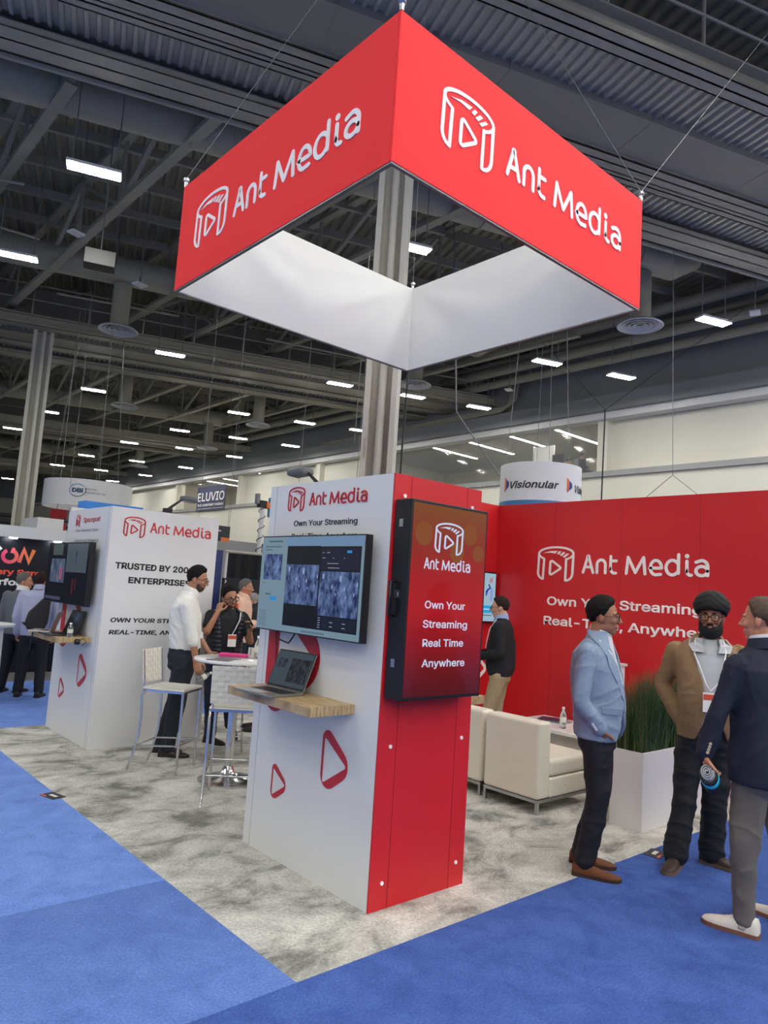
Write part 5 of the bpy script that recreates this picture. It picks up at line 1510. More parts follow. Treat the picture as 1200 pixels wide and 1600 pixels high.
def glasses(t, M, m, w=0.0235, h=0.0175, r=0.0022):
    g = thing_part('glasses', t)
    for s in (-1, 1):
        pts = [M @ Vector((0.110 - 0.006 * abs(u) / w, s * 0.0325 + u, 0.006 + v)) for u, v in rpoly([(-w, h), (w, h * 0.95), (w * 0.85, -h), (-w * 0.85, -h)], 0.010, 4)]
        g.tube(pts, r, 6, closed=True)
        g.tube([M @ Vector(p) for p in ((0.106, s * 0.056, 0.012), (0.07, s * 0.077, 0.012), (-0.005, s * 0.082, 0.010))], r * 0.9, 6)
    g.tube([M @ Vector(p) for p in ((0.110, -0.0095, 0.010), (0.113, 0, 0.012), (0.110, 0.0095, 0.010))], r, 6)
    return g.build('glasses', m, t, smooth=60)
def thing_part(name, t): return MB()

def shoe(t, ankle, yaw, L=0.29, m=None, sm=None, w=0.047, loafer=False, name='shoe', heel=0.075, lift=0.0, pitch=0.0, hi=0.085):
    M = Matrix.Translation((ankle[0], ankle[1], lift)) @ Matrix.Rotation(yaw, 4, 'Z') @ Matrix.Rotation(pitch, 4, 'Y') @ Matrix.Translation((-heel, 0, 0))
    st = [(0.0, 0.55, hi * 0.75), (0.03, 0.74, hi * 0.98), (0.14, 0.80, hi), (0.30, 0.80, hi * 0.98), (0.45, 0.86, hi * 0.80), (0.60, 0.98, hi * 0.62), (0.75, 1.0, hi * 0.52), (0.88, 0.86, hi * 0.44), (0.96, 0.58, hi * 0.36), (1.0, 0.25, hi * 0.26)]
    rings = []
    for q, kw, h in st:
        rings.append([M @ Vector((q * L, w * kw * math.copysign(abs(cos(a)) ** 0.8, cos(a)), 0.016 + (h - 0.016) * max(0, sin(a)) ** 0.75 + 0.012 * min(0, sin(a)))) for a in [2 * pi * k / 20 for k in range(20)]])
    o = MB().loft(rings).build(name, m, t, smooth=70)
    out = [(q * L, w * kw * 1.05 + 0.002) for q, kw, h in st]
    poly = [(-0.004, -w * 0.3), ] + [(x, -y) for x, y in out] + [(L + 0.006, 0)] + [(x, y) for x, y in reversed(out)] + [(-0.004, w * 0.3)]
    MB().prism(poly, lambda u, v, d: M @ Vector((u, v, d)), 0.022).build('sole', sm or MATS['sole_dark'], o)
    return o
mat('sole_dark', '#1b1613', 0.6)

def torso_shell(rings, yaw, gap, thick=0.022, N=34, n=2.4):
    """jacket body as a thick open shell; rings: (z, cx, cy, rx, ry); gap(z): half angle left open in front"""
    b = MB(); loops = []
    for (z, cx, cy, rx, ry) in rings:
        g = gap(z)
        outer, inner = [], []
        for k in range(N + 1):
            a = g + (2 * pi - 2 * g) * k / N
            ca, sa = cos(a), sin(a)
            for lst, q in ((outer, 0), (inner, thick)):
                x = (rx - q) * math.copysign(abs(ca) ** (2 / n), ca); y = (ry - q) * math.copysign(abs(sa) ** (2 / n), sa)
                lst.append(Vector((cx + x * cos(yaw) - y * sin(yaw), cy + x * sin(yaw) + y * cos(yaw), z)))
        loops.append(outer + inner[::-1])
    return b.loft(loops)

def torso_pt(rings, yaw, z, a, off=0.0, n=2.4):
    for r0, r1 in zip(rings, rings[1:]):
        lo, hi = (r0, r1) if r0[0] <= r1[0] else (r1, r0)
        if lo[0] <= z <= hi[0]:
            q = (z - lo[0]) / (hi[0] - lo[0])
            cx, cy, rx, ry = (lo[i] + (hi[i] - lo[i]) * q for i in (1, 2, 3, 4))
            ca, sa = cos(a), sin(a)
            x = (rx + off) * math.copysign(abs(ca) ** (2 / n), ca); y = (ry + off) * math.copysign(abs(sa) ** (2 / n), sa)
            return Vector((cx + x * cos(yaw) - y * sin(yaw), cy + x * sin(yaw) + y * cos(yaw), z))
    return Vector((rings[0][1], rings[0][2], z))

def lapel(t, rings, yaw, s, zs, m, name='lapel', off=0.006, th=0.008):
    """zs: list of (z, inner angle, outer angle) in degrees from the front; s = +1 left, -1 right"""
    b = MB(); loops = []
    for z, a0, a1 in zs:
        g = []
        for k in range(5):
            a = R(a0 + (a1 - a0) * k / 4) * s
            g.append(torso_pt(rings, yaw, z, a, off))
        h = []
        for k in range(4, -1, -1):
            a = R(a0 + (a1 - a0) * k / 4) * s
            h.append(torso_pt(rings, yaw, z, a, off - th))
        loops.append(g + h)
    return b.loft(loops).build(name, m, t, smooth=60)

def HM(pos, yaw, pitch=0.0, roll=0.0, s=0.94):
    return Matrix.Translation(pos) @ Matrix.Rotation(yaw, 4, 'Z') @ Matrix.Rotation(pitch, 4, 'Y') @ Matrix.Rotation(roll, 4, 'X') @ Matrix.Scale(s, 4)

def rings_from(spec, x0, y0, yaw):
    """spec: (z, forward offset, depth radius, half width[, left offset])"""
    out = []
    for q in spec:
        z, f, rx, ry = q[:4]; l = q[4] if len(q) > 4 else 0.0
        out.append((z, x0 + f * cos(yaw) - l * sin(yaw), y0 + f * sin(yaw) + l * cos(yaw), rx, ry))
    return out
def loft_rings(b, rings, yaw, n=2.4, N=30, grow=0.0):
    return b.loft([ring((cx, cy, z), rx + grow, ry + grow, yaw, n, N) for z, cx, cy, rx, ry in rings])

SKIN = {k: mat('skin_' + k, c, 0.5, var=0.06, vscale=30) for k, c in (('tan', '#a8765a'), ('brown', '#98684d'), ('pale', '#c99a80'), ('ruddy', '#bd8368'))}
HAIRM = {k: mat('hair_' + k, c, 0.75, spec=0.2, bump=0.6, bscale=260, stretch=(1, 1, 0.3)) for k, c in (('black', '#14110f'), ('dark_brown', '#2b2019'), ('brown', '#4a3626'), ('grey', '#6a6762'), ('silver', '#9a9a96'), ('stubble', '#3a2a22'))}
M_lany = mat('lanyard_white', '#e6e6e6', 0.6)
M_badge = mat('badge_card', '#efeae6', 0.4)
M_badger = mat('badge_orange_red', '#d9573c', 0.5)
M_frame = mat('spectacle_frame_dark', '#1c1512', 0.25)

def body(t, skin, hd, neck0, torso, arms, legs, voxel, hands=(), jaw=1.0, nose=1.0):
    """one continuous skin: head, neck, trunk, arms with hands, legs with feet"""
    b = MB()
    head_shapes(b, hd, jaw, nose)
    limb(b, [(hd @ Vector((-0.018, 0, -0.045)), 0.056), (hd @ Vector((-0.03, 0, -0.11)), 0.056), (neck0, 0.062)])
    b.loft([ring((cx, cy, z), max(0.03, rx - 0.035), max(0.04, ry - 0.035), ya, 2.2, 24) for z, cx, cy, rx, ry, ya in torso])
    for pts in arms: limb(b, pts)
    for pts in legs: limb(b, pts)
    for h in hands: hand(b, *h[0], **h[1])
    return fuse('body', b, skin, t, voxel, 2)

def arm_pts(s, e, w, k=1.0):
    return [(s, 0.048 * k), (Vector(s).lerp(Vector(e), 0.5), 0.046 * k), (e, 0.038 * k), (Vector(e).lerp(Vector(w), 0.4), 0.036 * k), (w, 0.026 * k)]
def leg_pts(h, k_, a, s=1.0):
    return [(h, 0.075 * s), (Vector(h).lerp(Vector(k_), 0.5), 0.068 * s), (k_, 0.05 * s), (Vector(k_).lerp(Vector(a), 0.4), 0.05 * s), (a, 0.035 * s)]
def sleeve(b, s, e, w, r=(0.072, 0.062, 0.056, 0.052, 0.044)):
    s, e, w = Vector(s), Vector(e), Vector(w)
    limb(b, [(s, r[0]), (s.lerp(e, 0.5), r[1]), (e, r[2]), (e.lerp(w, 0.5), r[3]), (w, r[4])], 16)
def trouser(name, t, m, waist, yaw, legs, voxel, wr=0.005, seed=0, r=(0.098, 0.086, 0.073, 0.066, 0.062)):
    b = MB()
    loft_rings(b, waist, yaw, 2.3)
    for h, k_, a in legs:
        h, k_, a = Vector(h), Vector(k_), Vector(a)
        d = (a - k_).normalized()
        limb(b, [(h, r[0]), (h.lerp(k_, 0.5), r[1]), (k_, r[2]), (k_.lerp(a, 0.55), r[3]), (a, r[4])], 18)
    return fuse(name, b, m, t, voxel, 3, wr, (11, 11, 7), seed)

def lanyard(t, pts, card=None, cardM=None, m=None):
    o = MB()
    for i in range(len(pts) - 1):
        pass
    o.tube(pts, 0.0055, 6)
    ob = o.build('lanyard', m or M_lany, t, smooth=60)
    if card is not None:
        MB().box((-0.003, -0.045, -0.13), (0.003, 0.045, 0), card).build('badge', M_badge, ob)
        MB().box((0.003, -0.043, -0.05), (0.0045, 0.043, -0.012), card).build('badge_print', M_badger, ob)
    return ob

def V(*a): return Vector(a)

# ---- man in the light blue jacket, seen in profile
t = thing('person', 'man in a light blue jacket and black trousers, hand in pocket, brown loafers', 'person', (1.617, -0.333, 0), -1.0144)
yaw = R(-10)
hd = HM((0.050, 0.0, 1.650), R(-6), R(2), 0, 0.99)
spec = [(0.86, 0.045, 0.155, 0.185), (0.95, 0.045, 0.165, 0.19), (1.08, 0.035, 0.170, 0.185), (1.20, 0.018, 0.172, 0.19), (1.32, 0.005, 0.162, 0.20), (1.41, 0.0, 0.140, 0.205), (1.46, 0.008, 0.112, 0.170), (1.505, 0.016, 0.090, 0.105), (1.545, 0.024, 0.080, 0.083), (1.57, 0.028, 0.076, 0.078)]
jr = rings_from(spec, 0.0, 0.03, yaw)
sN, eN, wN = V(-0.045, -0.165, 1.415), V(-0.075, -0.225, 1.12), V(0.045, -0.175, 0.945)
sF, eF, wF = V(0.02, 0.225, 1.415), V(0.03, 0.27, 1.12), V(0.05, 0.165, 0.95)
legsA = [((0.035, -0.06, 0.86), (0.045, -0.075, 0.48), (-0.018, -0.075, 0.085)), ((0.055, 0.12, 0.86), (0.055, 0.125, 0.48), (-0.045, 0.135, 0.085))]
body(t, SKIN['brown'], hd, V(0.03, 0.02, 1.47), [(z, cx, cy, rx, ry, yaw) for z, cx, cy, rx, ry in jr[:-1]], [arm_pts(sN, eN, wN), arm_pts(sF, eF, wF)], [leg_pts(*l) for l in legsA], 0.006,
     [((wN, (0.20, 0.55, -0.8), (0.5, 0.6, 0.3), 1), dict(curl=0.4)), ((wF, (0.05, -0.5, -0.85), (0, -1, 0), -1), dict(curl=0.4))], jaw=1.05)
hair(t, hd, HAIRM['black'], 0.017, 0.018, seed=1); eyes(t, hd, HAIRM['black']); glasses(t, hd, M_frame, 0.024, 0.017, 0.0024)
M_jb = mat('light_blue_linen', '#8496ad', 0.8, bump=0.25, bscale=260, var=0.05, vscale=40)
gapA = lambda z: R(interp([(0.84, 36), (0.98, 12), (1.08, 3), (1.20, 4), (1.40, 18), (1.50, 34), (1.57, 48)], z))
b = torso_shell(jr, yaw, gapA); sleeve(b, sN, eN, wN); sleeve(b, sF, eF, wF)
fuse('jacket', b, M_jb, t, 0.0085, 2, 0.010, (9, 9, 6), 3)
for s in (-1, 1):
    lapel(t, jr, yaw, s, [(1.12, 3, 10), (1.24, 7, 30), (1.34, 14, 46), (1.40, 18, 46), (1.47, 29, 70), (1.53, 40, 120), (1.56, 46, 165)], M_jb)
MB().box((0, 0, 0), (0.13, 0.006, 0.045), Matrix.Translation(V(0.055, -0.165, 1.035)) @ Matrix.Rotation(R(2), 4, 'Z')).build('pocket_flap', M_jb, t, bevel=0.004)
for k in range(4):
    p = wN.lerp(eN, 0.06 + 0.06 * k) + V(-0.012, -0.045, -0.012)
    MB().lathe([(0, -0.004), (0.008, -0.003), (0.008, 0.003), (0, 0.004)], 12, Matrix.Translation(p) @ Matrix.Rotation(R(90), 4, 'X')).build('cuff_button', mat('button_pale', '#c9cdd6', 0.4), t)
b = MB(); loft_rings(b, [(z, cx, cy, rx - 0.012, ry - 0.014) for z, cx, cy, rx, ry in jr[2:-2]], yaw)
b.loft([ring((0.036, 0.02, z), r1, r2, yaw, 2, 24) for z, r1, r2 in ((1.40, 0.10, 0.12), (1.48, 0.082, 0.088), (1.53, 0.072, 0.074))])
fuse('shirt', b, mat('white_shirt_cloth', '#d4d3d6', 0.7), t, 0.009, 2)
b = MB(); b.loft([ring((0.036 + q, 0.02, z), r1, r2, yaw, 2, 28, -0.30) for z, r1, r2, q in ((1.51, 0.078, 0.080, -0.004), (1.57, 0.071, 0.072, 0.0), (1.58, 0.068, 0.068, 0.002))]).build('shirt_collar', MATS['white_shirt_cloth'], t, smooth=60)
lanyard(t, [torso_pt(jr, yaw, z, R(a), 0.006) for z, a in ((1.50, -75), (1.42, -30), (1.34, -14), (1.22, -4))])
trouser('trousers', t, mat('black_trouser_cloth', '#10121a', 0.75), rings_from([(0.98, 0.035, 0.138, 0.168), (0.90, 0.042, 0.132, 0.172), (0.80, 0.042, 0.125, 0.168), (0.76, 0.042, 0.09, 0.13)], 0.0, 0.03, yaw), yaw, legsA, 0.0085, 0.011, 5, (0.100, 0.094, 0.080, 0.070, 0.064))
M_loaf = mat('brown_suede', '#6a3f22', 0.85, bump=0.3, bscale=400)
shoe(t, (-0.02, -0.083), R(-4), 0.30, M_loaf, mat('sole_brown', '#3a2415', 0.7)); shoe(t, (-0.045, 0.145), R(-6), 0.30, M_loaf, MATS['sole_brown'])

# ---- man in the tan blazer and black turban, facing the camera
t = thing('person', 'man in a black turban, glasses and full beard, tan blazer, hand in pocket', 'person', (2.388, -0.680, 0), -1.1391)
yaw = R(-78)
hd = HM((0.082, -0.02, 1.695), R(-96), R(4), 0, 1.02)
spec = [(0.86, 0.02, 0.150, 0.195), (0.95, 0.025, 0.160, 0.20), (1.08, 0.03, 0.165, 0.200), (1.20, 0.025, 0.165, 0.205), (1.32, 0.015, 0.155, 0.220), (1.42, 0.005, 0.135, 0.225), (1.49, 0.0, 0.115, 0.195), (1.54, 0.0, 0.092, 0.118), (1.58, 0.004, 0.080, 0.090)]
jr = rings_from(spec, 0.060, 0.02, yaw)
sL, eL, wL = V(-0.140, 0.02, 1.445), V(-0.232, 0.08, 1.19), V(-0.105, -0.03, 0.965)
sR, eR, wR = V(0.262, 0.05, 1.455), V(0.330, 0.10, 1.18), V(0.215, -0.0, 0.96)
legsB = [((-0.03, 0.0, 0.87), (-0.075, -0.05, 0.48), (-0.112, -0.11, 0.09)), ((0.135, 0.03, 0.87), (0.125, 0.02, 0.48), (0.108, 0.085, 0.09))]
body(t, SKIN['brown'], hd, V(0.07, 0.0, 1.50), [(z, cx, cy, rx, ry, yaw) for z, cx, cy, rx, ry in jr[:-1]], [arm_pts(sL, eL, wL), arm_pts(sR, eR, wR)], [leg_pts(*l) for l in legsB], 0.006,
     [((wL, (0.45, 0.15, -0.85), (1, 0, 0), 1), dict(curl=0.5)), ((wR, (-0.45, 0.2, -0.85), (-1, 0, 0), -1), dict(curl=0.5))], jaw=1.08)
eyes(t, hd, HAIRM['black']); glasses(t, hd, M_frame, 0.026, 0.021, 0.0028)
beard(t, hd, mat('beard_black', '#0d0b0a', 0.8, bump=0.5, bscale=200), 0.017, 1.2, 1.1)
def turb(az, el, d):
    e = math.degrees(el); a = math.degrees(az)
    lo = interp([(0, 4), (40, -2), (80, -18), (120, -34), (180, -40)], abs(a))
    k = sstep(lo - 4, lo + 5, e)
    band = 0.5 + 0.5 * sin((d.z * 24 + abs(d.y) * 13 * (1 if d.x > 0 else 0.4) + (d.y * 5)))
    return -0.02 + k * (0.02 + 0.018 + 0.022 * sstep(-20, 22, e) + 0.0028 * band)
shell(hd, (-0.012, 0, 0.052), (0.100, 0.084, 0.094), turb, 96, 72).build('turban', mat('turban_black_cotton', '#0e0d10', 0.85, bump=0.2, bscale=300), t, smooth=80)
M_tan = mat('tan_wool', '#86694a', 0.85, bump=0.2, bscale=260, var=0.05, vscale=30)
gapB = lambda z: R(interp([(0.84, 34), (0.92, 18), (1.02, 10), (1.12, 9), (1.40, 22), (1.50, 32), (1.58, 40)], z))
b = torso_shell(jr, yaw, gapB); sleeve(b, sL, eL, wL, (0.078, 0.068, 0.062, 0.056, 0.048)); sleeve(b, sR, eR, wR, (0.078, 0.068, 0.062, 0.056, 0.048))
fuse('jacket', b, M_tan, t, 0.0085, 2, 0.010, (9, 9, 6), 8)
for s in (-1, 1):
    lapel(t, jr, yaw, s, [(1.10, 13, 18), (1.22, 17, 34), (1.34, 24, 52), (1.42, 32, 56), (1.50, 44, 85), (1.545, 54, 150)], M_tan)
lapel(t, jr, yaw, -1, [(1.035, 34, 66), (1.085, 34, 66)], M_tan, 'pocket_flap')
b = MB(); loft_rings(b, [(z, cx, cy, rx - 0.022, ry - 0.022) for z, cx, cy, rx, ry in jr[1:-2]], yaw)
b.loft([ring((0.066, 0.004, z), r1, r2, yaw, 2, 24) for z, r1, r2 in ((1.44, 0.10, 0.13), (1.50, 0.080, 0.092), (1.545, 0.072, 0.078))])
M_shb = mat('pale_grey_shirt', '#aeb0b2', 0.75, bump=0.1, bscale=300)
fuse('shirt', b, M_shb, t, 0.009, 2, 0.003, (12, 12, 5), 2)
for s in (-1, 1):
    MB().loft([[torso_pt(jr, yaw, z, R(a) * s, o) for a, o in ((a0, 0.010), (a1, 0.010), (a1, -0.004), (a0, -0.004))] for z, a0, a1 in ((1.455, 8, 30), (1.50, 14, 46), (1.548, 22, 80))]).build('shirt_collar', M_shb, t)
lanyard(t, [torso_pt(jr, yaw, z, R(a), 0.004) for z, a in ((1.54, -48), (1.44, -26), (1.34, -16), (1.24, -9), (1.20, -3), (1.26, 7), (1.36, 13), (1.46, 22), (1.54, 42))], Matrix.Translation(torso_pt(jr, yaw, 1.19, R(-4), 0.012)) @ Matrix.Rotation(yaw, 4, 'Z'))
trouser('trousers', t, mat('dark_jeans', '#17181d', 0.8, var=0.15, vscale=30), rings_from([(1.0, 0.02, 0.140, 0.172), (0.92, 0.02, 0.138, 0.180), (0.82, 0.015, 0.130, 0.180), (0.77, 0.015, 0.09, 0.14)], 0.055, 0.02, yaw), yaw, legsB, 0.0085, 0.012, 6, (0.102, 0.096, 0.086, 0.084, 0.086))
M_boot = mat('brown_boot_leather', '#3b2c22', 0.6)
shoe(t, (-0.118, -0.12), R(-104), 0.29, M_boot, mat('sole_tan', '#6e5a48', 0.7), hi=0.10); shoe(t, (0.105, 0.09), R(-24), 0.29, M_boot, MATS['sole_tan'], hi=0.10)

# ---- man in the navy jacket at the right edge, back towards the camera
t = thing('person', 'man in a navy jacket and grey trousers with white trainers, back to the camera', 'person', (1.555, -1.333, 0), -1.1920)
yaw = R(142)
hd = HM((0.082, 0.0, 1.70), R(160), R(2), 0, 1.0)
spec = [(0.82, -0.005, 0.160, 0.195), (0.92, -0.005, 0.165, 0.198), (1.06, 0.0, 0.155, 0.190), (1.20, 0.0, 0.155, 0.198), (1.33, 0.0, 0.150, 0.215), (1.43, 0.0, 0.135, 0.220), (1.50, 0.005, 0.105, 0.175), (1.55, 0.01, 0.082, 0.10), (1.585, 0.015, 0.070, 0.078)]
jr = rings_from(spec, 0.10, 0.0, yaw)
sL, eL, wL = V(-0.035, -0.13, 1.44), V(-0.135, -0.155, 1.175), V(-0.195, -0.14, 0.955)
sR, eR, wR = V(0.235, 0.17, 1.44), V(0.30, 0.22, 1.17), V(0.22, 0.30, 0.98)
legsC = [((0.040, -0.05, 0.86), (0.005, -0.03, 0.48), (0.004, 0.03, 0.085)), ((0.165, 0.08, 0.86), (0.20, 0.20, 0.48), (0.21, 0.34, 0.085))]
body(t, SKIN['ruddy'], hd, V(0.095, 0.0, 1.53), [(z, cx, cy, rx, ry, yaw) for z, cx, cy, rx, ry in jr[:-1]], [arm_pts(sL, eL, wL), arm_pts(sR, eR, wR)], [leg_pts(*l) for l in legsC], 0.006,
     [((wL + V(0, 0, -0.005), (0.16, -0.1, -0.98), (0.95, 0.2, 0.1), 1), dict(curl=0.75)), ((wR, (-0.2, 0.2, -0.9), (-1, 0, 0), -1), dict(curl=0.5))])
hair(t, hd, mat('hair_sandy_brown', '#4e3c2c', 0.6, bump=0.4, bscale=240), 0.011, 0.006, seed=4); eyes(t, hd, HAIRM['brown'])
M_navy = mat('navy_wool', '#171d30', 0.85, bump=0.2, bscale=260, var=0.06, vscale=30)
gapC = lambda z: R(interp([(0.80, 36), (0.95, 14), (1.08, 5), (1.16, 5), (1.42, 28), (1.58, 56)], z))
b = torso_shell(jr, yaw, gapC); sleeve(b, sL, eL, wL, (0.076, 0.066, 0.060, 0.055, 0.048)); sleeve(b, sR, eR, wR, (0.076, 0.066, 0.060, 0.055, 0.048))
fuse('jacket', b, M_navy, t, 0.0085, 2, 0.010, (9, 9, 6), 12)
b = MB(); b.loft([ring((0.088 + q, 0.0, z), r1, r2, yaw, 2, 28, -0.15) for z, r1, r2, q in ((1.545, 0.098, 0.108, 0.012), (1.585, 0.086, 0.090, 0.008), (1.605, 0.080, 0.082, 0.006))]).build('jacket_collar', M_navy, t, smooth=60)
b = MB(); b.loft([ring((0.088 + q, 0.0, z), r1, r2, yaw, 2, 28, -0.2) for z, r1, r2, q in ((1.56, 0.076, 0.080, 0.004), (1.61, 0.072, 0.074, 0.0), (1.622, 0.068, 0.070, 0.0))]).build('shirt_collar', MATS['white_shirt_cloth'], t, smooth=60)
for k in range(4):
    p = wL.lerp(eL, 0.08 + 0.075 * k) + V(0.012, -0.049, -0.002)
    MB().lathe([(0, -0.004), (0.0085, -0.003), (0.0085, 0.003), (0, 0.004)], 12, Matrix.Translation(p) @ Matrix.Rotation(R(90), 4, 'X')).build('cuff_button', mat('button_horn', '#b7a98c', 0.35), t)
trouser('trousers', t, mat('grey_chino_cloth', '#6b645c', 0.85, bump=0.2, bscale=300), rings_from([(0.98, 0.0, 0.135, 0.165), (0.90, 0.0, 0.138, 0.172), (0.80, 0.0, 0.130, 0.170), (0.76, 0.0, 0.09, 0.13)], 0.10, 0.0, yaw), yaw, legsC, 0.0085, 0.012, 9, (0.102, 0.092, 0.078, 0.070, 0.064))
M_tr = mat('white_trainer_leather', '#d9d3c8', 0.55)
M_gum = mat('sole_gum', '#7a4f3c', 0.7)
o = shoe(t, (0.0, 0.03), R(167), 0.295, M_tr, M_gum, heel=0.085, w=0.051, hi=0.102); shoe(t, (0.21, 0.34), R(150), 0.295, M_tr, M_gum, heel=0.085)
Ms = Matrix.Translation((0.0, 0.03, 0)) @ Matrix.Rotation(R(167), 4, 'Z') @ Matrix.Translation((-0.085, 0, 0))
b = MB()
for k in range(4):
    x = 0.115 + 0.022 * k; z_ = 0.088 - 0.008 * k
    b.tube([Ms @ V(x, -0.025, z_ - 0.012), Ms @ V(x + 0.004, 0, z_), Ms @ V(x, 0.025, z_ - 0.012)], 0.003, 6)
b.build('laces', M_tr, o)
MB().box((0.06, -0.049, 0.03), (0.10, 0.049, 0.058), Ms).build('grey_patch', mat('trainer_grey', '#a9a59c', 0.6), o, bevel=0.01)

# rolled grey pad with a cyan band in his hand
q = Matrix.Translation((1.555, -1.333, 0)) @ Matrix.Rotation(-1.192, 4, 'Z')
t = thing('rolled_pad', 'rolled grey and black pad with a cyan band held by the man in navy', 'pad', q @ V(-0.165, -0.165, 0.83), -1.192)
Mr = Matrix.Rotation(R(-18), 4, 'Y') @ Matrix.Rotation(R(48), 4, 'X')
b = MB(); pts = []
for k in range(46):
    a = k * 0.42; r_ = 0.006 + 0.00082 * k
    pts.append((r_ * 0.78 * cos(a), r_ * 1.15 * sin(a)))
b.ribbon(pts, 0.0075, lambda u, v, w: Mr @ V(u, v, -0.05 + w), 0.115, cap='flat')
b.build('roll', mat('pad_grey_felt', '#8d9297', 0.8), t, smooth=50)
prof = [(0.042, -0.055), (0.044, -0.055), (0.044, 0.045), (0.042, 0.045)]
b = MB(); b.loft([[Mr @ V(0.046 * cos(2 * pi * k / 24), 0.060 * sin(2 * pi * k / 24), z_) for k in range(24)] for z_ in (-0.062, 0.05)]).build('cover', mat('pad_black_cover', '#16181b', 0.6), t, smooth=50)
b = MB(); b.loft([[Mr @ V(0.049 * cos(2 * pi * k / 24), 0.063 * sin(2 * pi * k / 24), z_) for k in range(24)] for z_ in (0.0, 0.022)]).build('cyan_band', mat('band_cyan', '#28b4dc', 0.5), t, smooth=50)

# ---- man in the white shirt by the bar stool
t = thing('person', 'man in a white shirt with rolled sleeves and dark trousers holding a bottle', 'person', (0.70, 3.70, 0), -0.4641)
yaw = R(-12)
hd = HM((0.032, 0.0, 1.722), R(-14), R(12), 0, 1.0)
spec = [(1.02, 0.0, 0.140, 0.165), (1.05, 0.0, 0.152, 0.176), (1.12, -0.005, 0.150, 0.178), (1.22, -0.012, 0.158, 0.190), (1.34, -0.022, 0.158, 0.205), (1.44, -0.032, 0.138, 0.210), (1.51, -0.028, 0.112, 0.175), (1.565, -0.018, 0.088, 0.108), (1.60, -0.008, 0.076, 0.082), (1.62, -0.002, 0.07, 0.075)]
jr = rings_from(spec, -0.03, 0.0, yaw)
sN, eN, wN = V(-0.055, -0.205, 1.455), V(0.040, -0.235, 1.14), V(0.090, -0.220, 0.92)
sF, eF, wF = V(-0.02, 0.205, 1.455), V(0.08, 0.26, 1.16), V(0.22, 0.20, 0.98)
legsE = [((-0.03, -0.085, 0.92), (-0.05, -0.09, 0.50), (-0.105, -0.09, 0.09)), ((-0.01, 0.09, 0.92), (-0.07, 0.10, 0.50), (-0.18, 0.10, 0.09))]
body(t, SKIN['tan'], hd, V(-0.02, 0.0, 1.55), [(z, cx, cy, rx, ry, yaw) for z, cx, cy, rx, ry in jr[:-1]], [arm_pts(sN, eN, wN), arm_pts(sF, eF, wF)], [leg_pts(*l) for l in legsE], 0.007,
     [((wN, (0.35, -0.05, -0.93), (0.1, 1, 0), 1), dict(curl=0.55)), ((wF, (0.6, -0.1, -0.8), (0, -1, 0), -1), dict(curl=0.5))])
hair(t, hd, HAIRM['black'], 0.011, 0.022, seed=6); eyes(t, hd, HAIRM['black']); glasses(t, hd, M_frame, 0.023, 0.016, 0.0022)
beard(t, hd, mat('beard_dark_short', '#42302a', 0.85), 0.005, 0.3)
M_ws = mat('white_shirt_linen', '#dddcd6', 0.75, bump=0.15, bscale=240)
b = MB(); loft_rings(b, jr[:-1], yaw); sleeve(b, sN, eN.lerp(sN, -0.05), eN.lerp(wN, 0.12), (0.074, 0.066, 0.060, 0.056, 0.053)); sleeve(b, sF, eF, eF.lerp(wF, 0.15), (0.074, 0.066, 0.060, 0.056, 0.053))
fuse('shirt', b, M_ws, t, 0.0095, 3, 0.009, (9, 9, 6), 14)
b = MB(); b.loft([ring((-0.012 + q_, 0.0, z), r1, r2, yaw, 2, 28, -0.35) for z, r1, r2, q_ in ((1.58, 0.086, 0.088, -0.008), (1.63, 0.077, 0.078, -0.003), (1.645, 0.072, 0.071, 0.0))]).build('shirt_collar', M_ws, t, smooth=60)
for e_, w_ in ((eN, wN), (eF, wF)):
    limb(MB(), [(e_, 0.06), (w_, 0.05)]) if False else None
    p0, p1 = e_.lerp(w_, 0.02), e_.lerp(w_, 0.16)
    MB().tube([p0, p0.lerp(p1, 0.5), p1], [0.057, 0.060, 0.057], 18).build('rolled_cuff', M_ws, t, smooth=60)
trouser('trousers', t, mat('dark_navy_trouser', '#141a26', 0.8), rings_from([(1.05, 0.0, 0.148, 0.172), (0.96, 0.0, 0.155, 0.178), (0.86, -0.005, 0.145, 0.175), (0.80, -0.005, 0.10, 0.14)], -0.03, 0.0, yaw), yaw, legsE, 0.009, 0.008, 15, (0.112, 0.105, 0.088, 0.078, 0.070))
M_ox = mat('oxblood_leather', '#2a1618', 0.4)
shoe(t, (-0.11, -0.09), R(-8), 0.29, M_ox); shoe(t, (-0.185, 0.10), R(-2), 0.29, M_ox)
q = Matrix.Translation((0.70, 3.70, 0)) @ Matrix.Rotation(-0.4641, 4, 'Z')
bp = q @ (wN + V(0.075, 0.005, -0.115))
bt = bottle(bp, 'small clear bottle with a pale label in the hand of the man in white', tilt=(R(-30), R(62), -0.4), h=0.17, r=0.028)
bt.location = bp + Vector((-0.05, 0.0, -0.055))

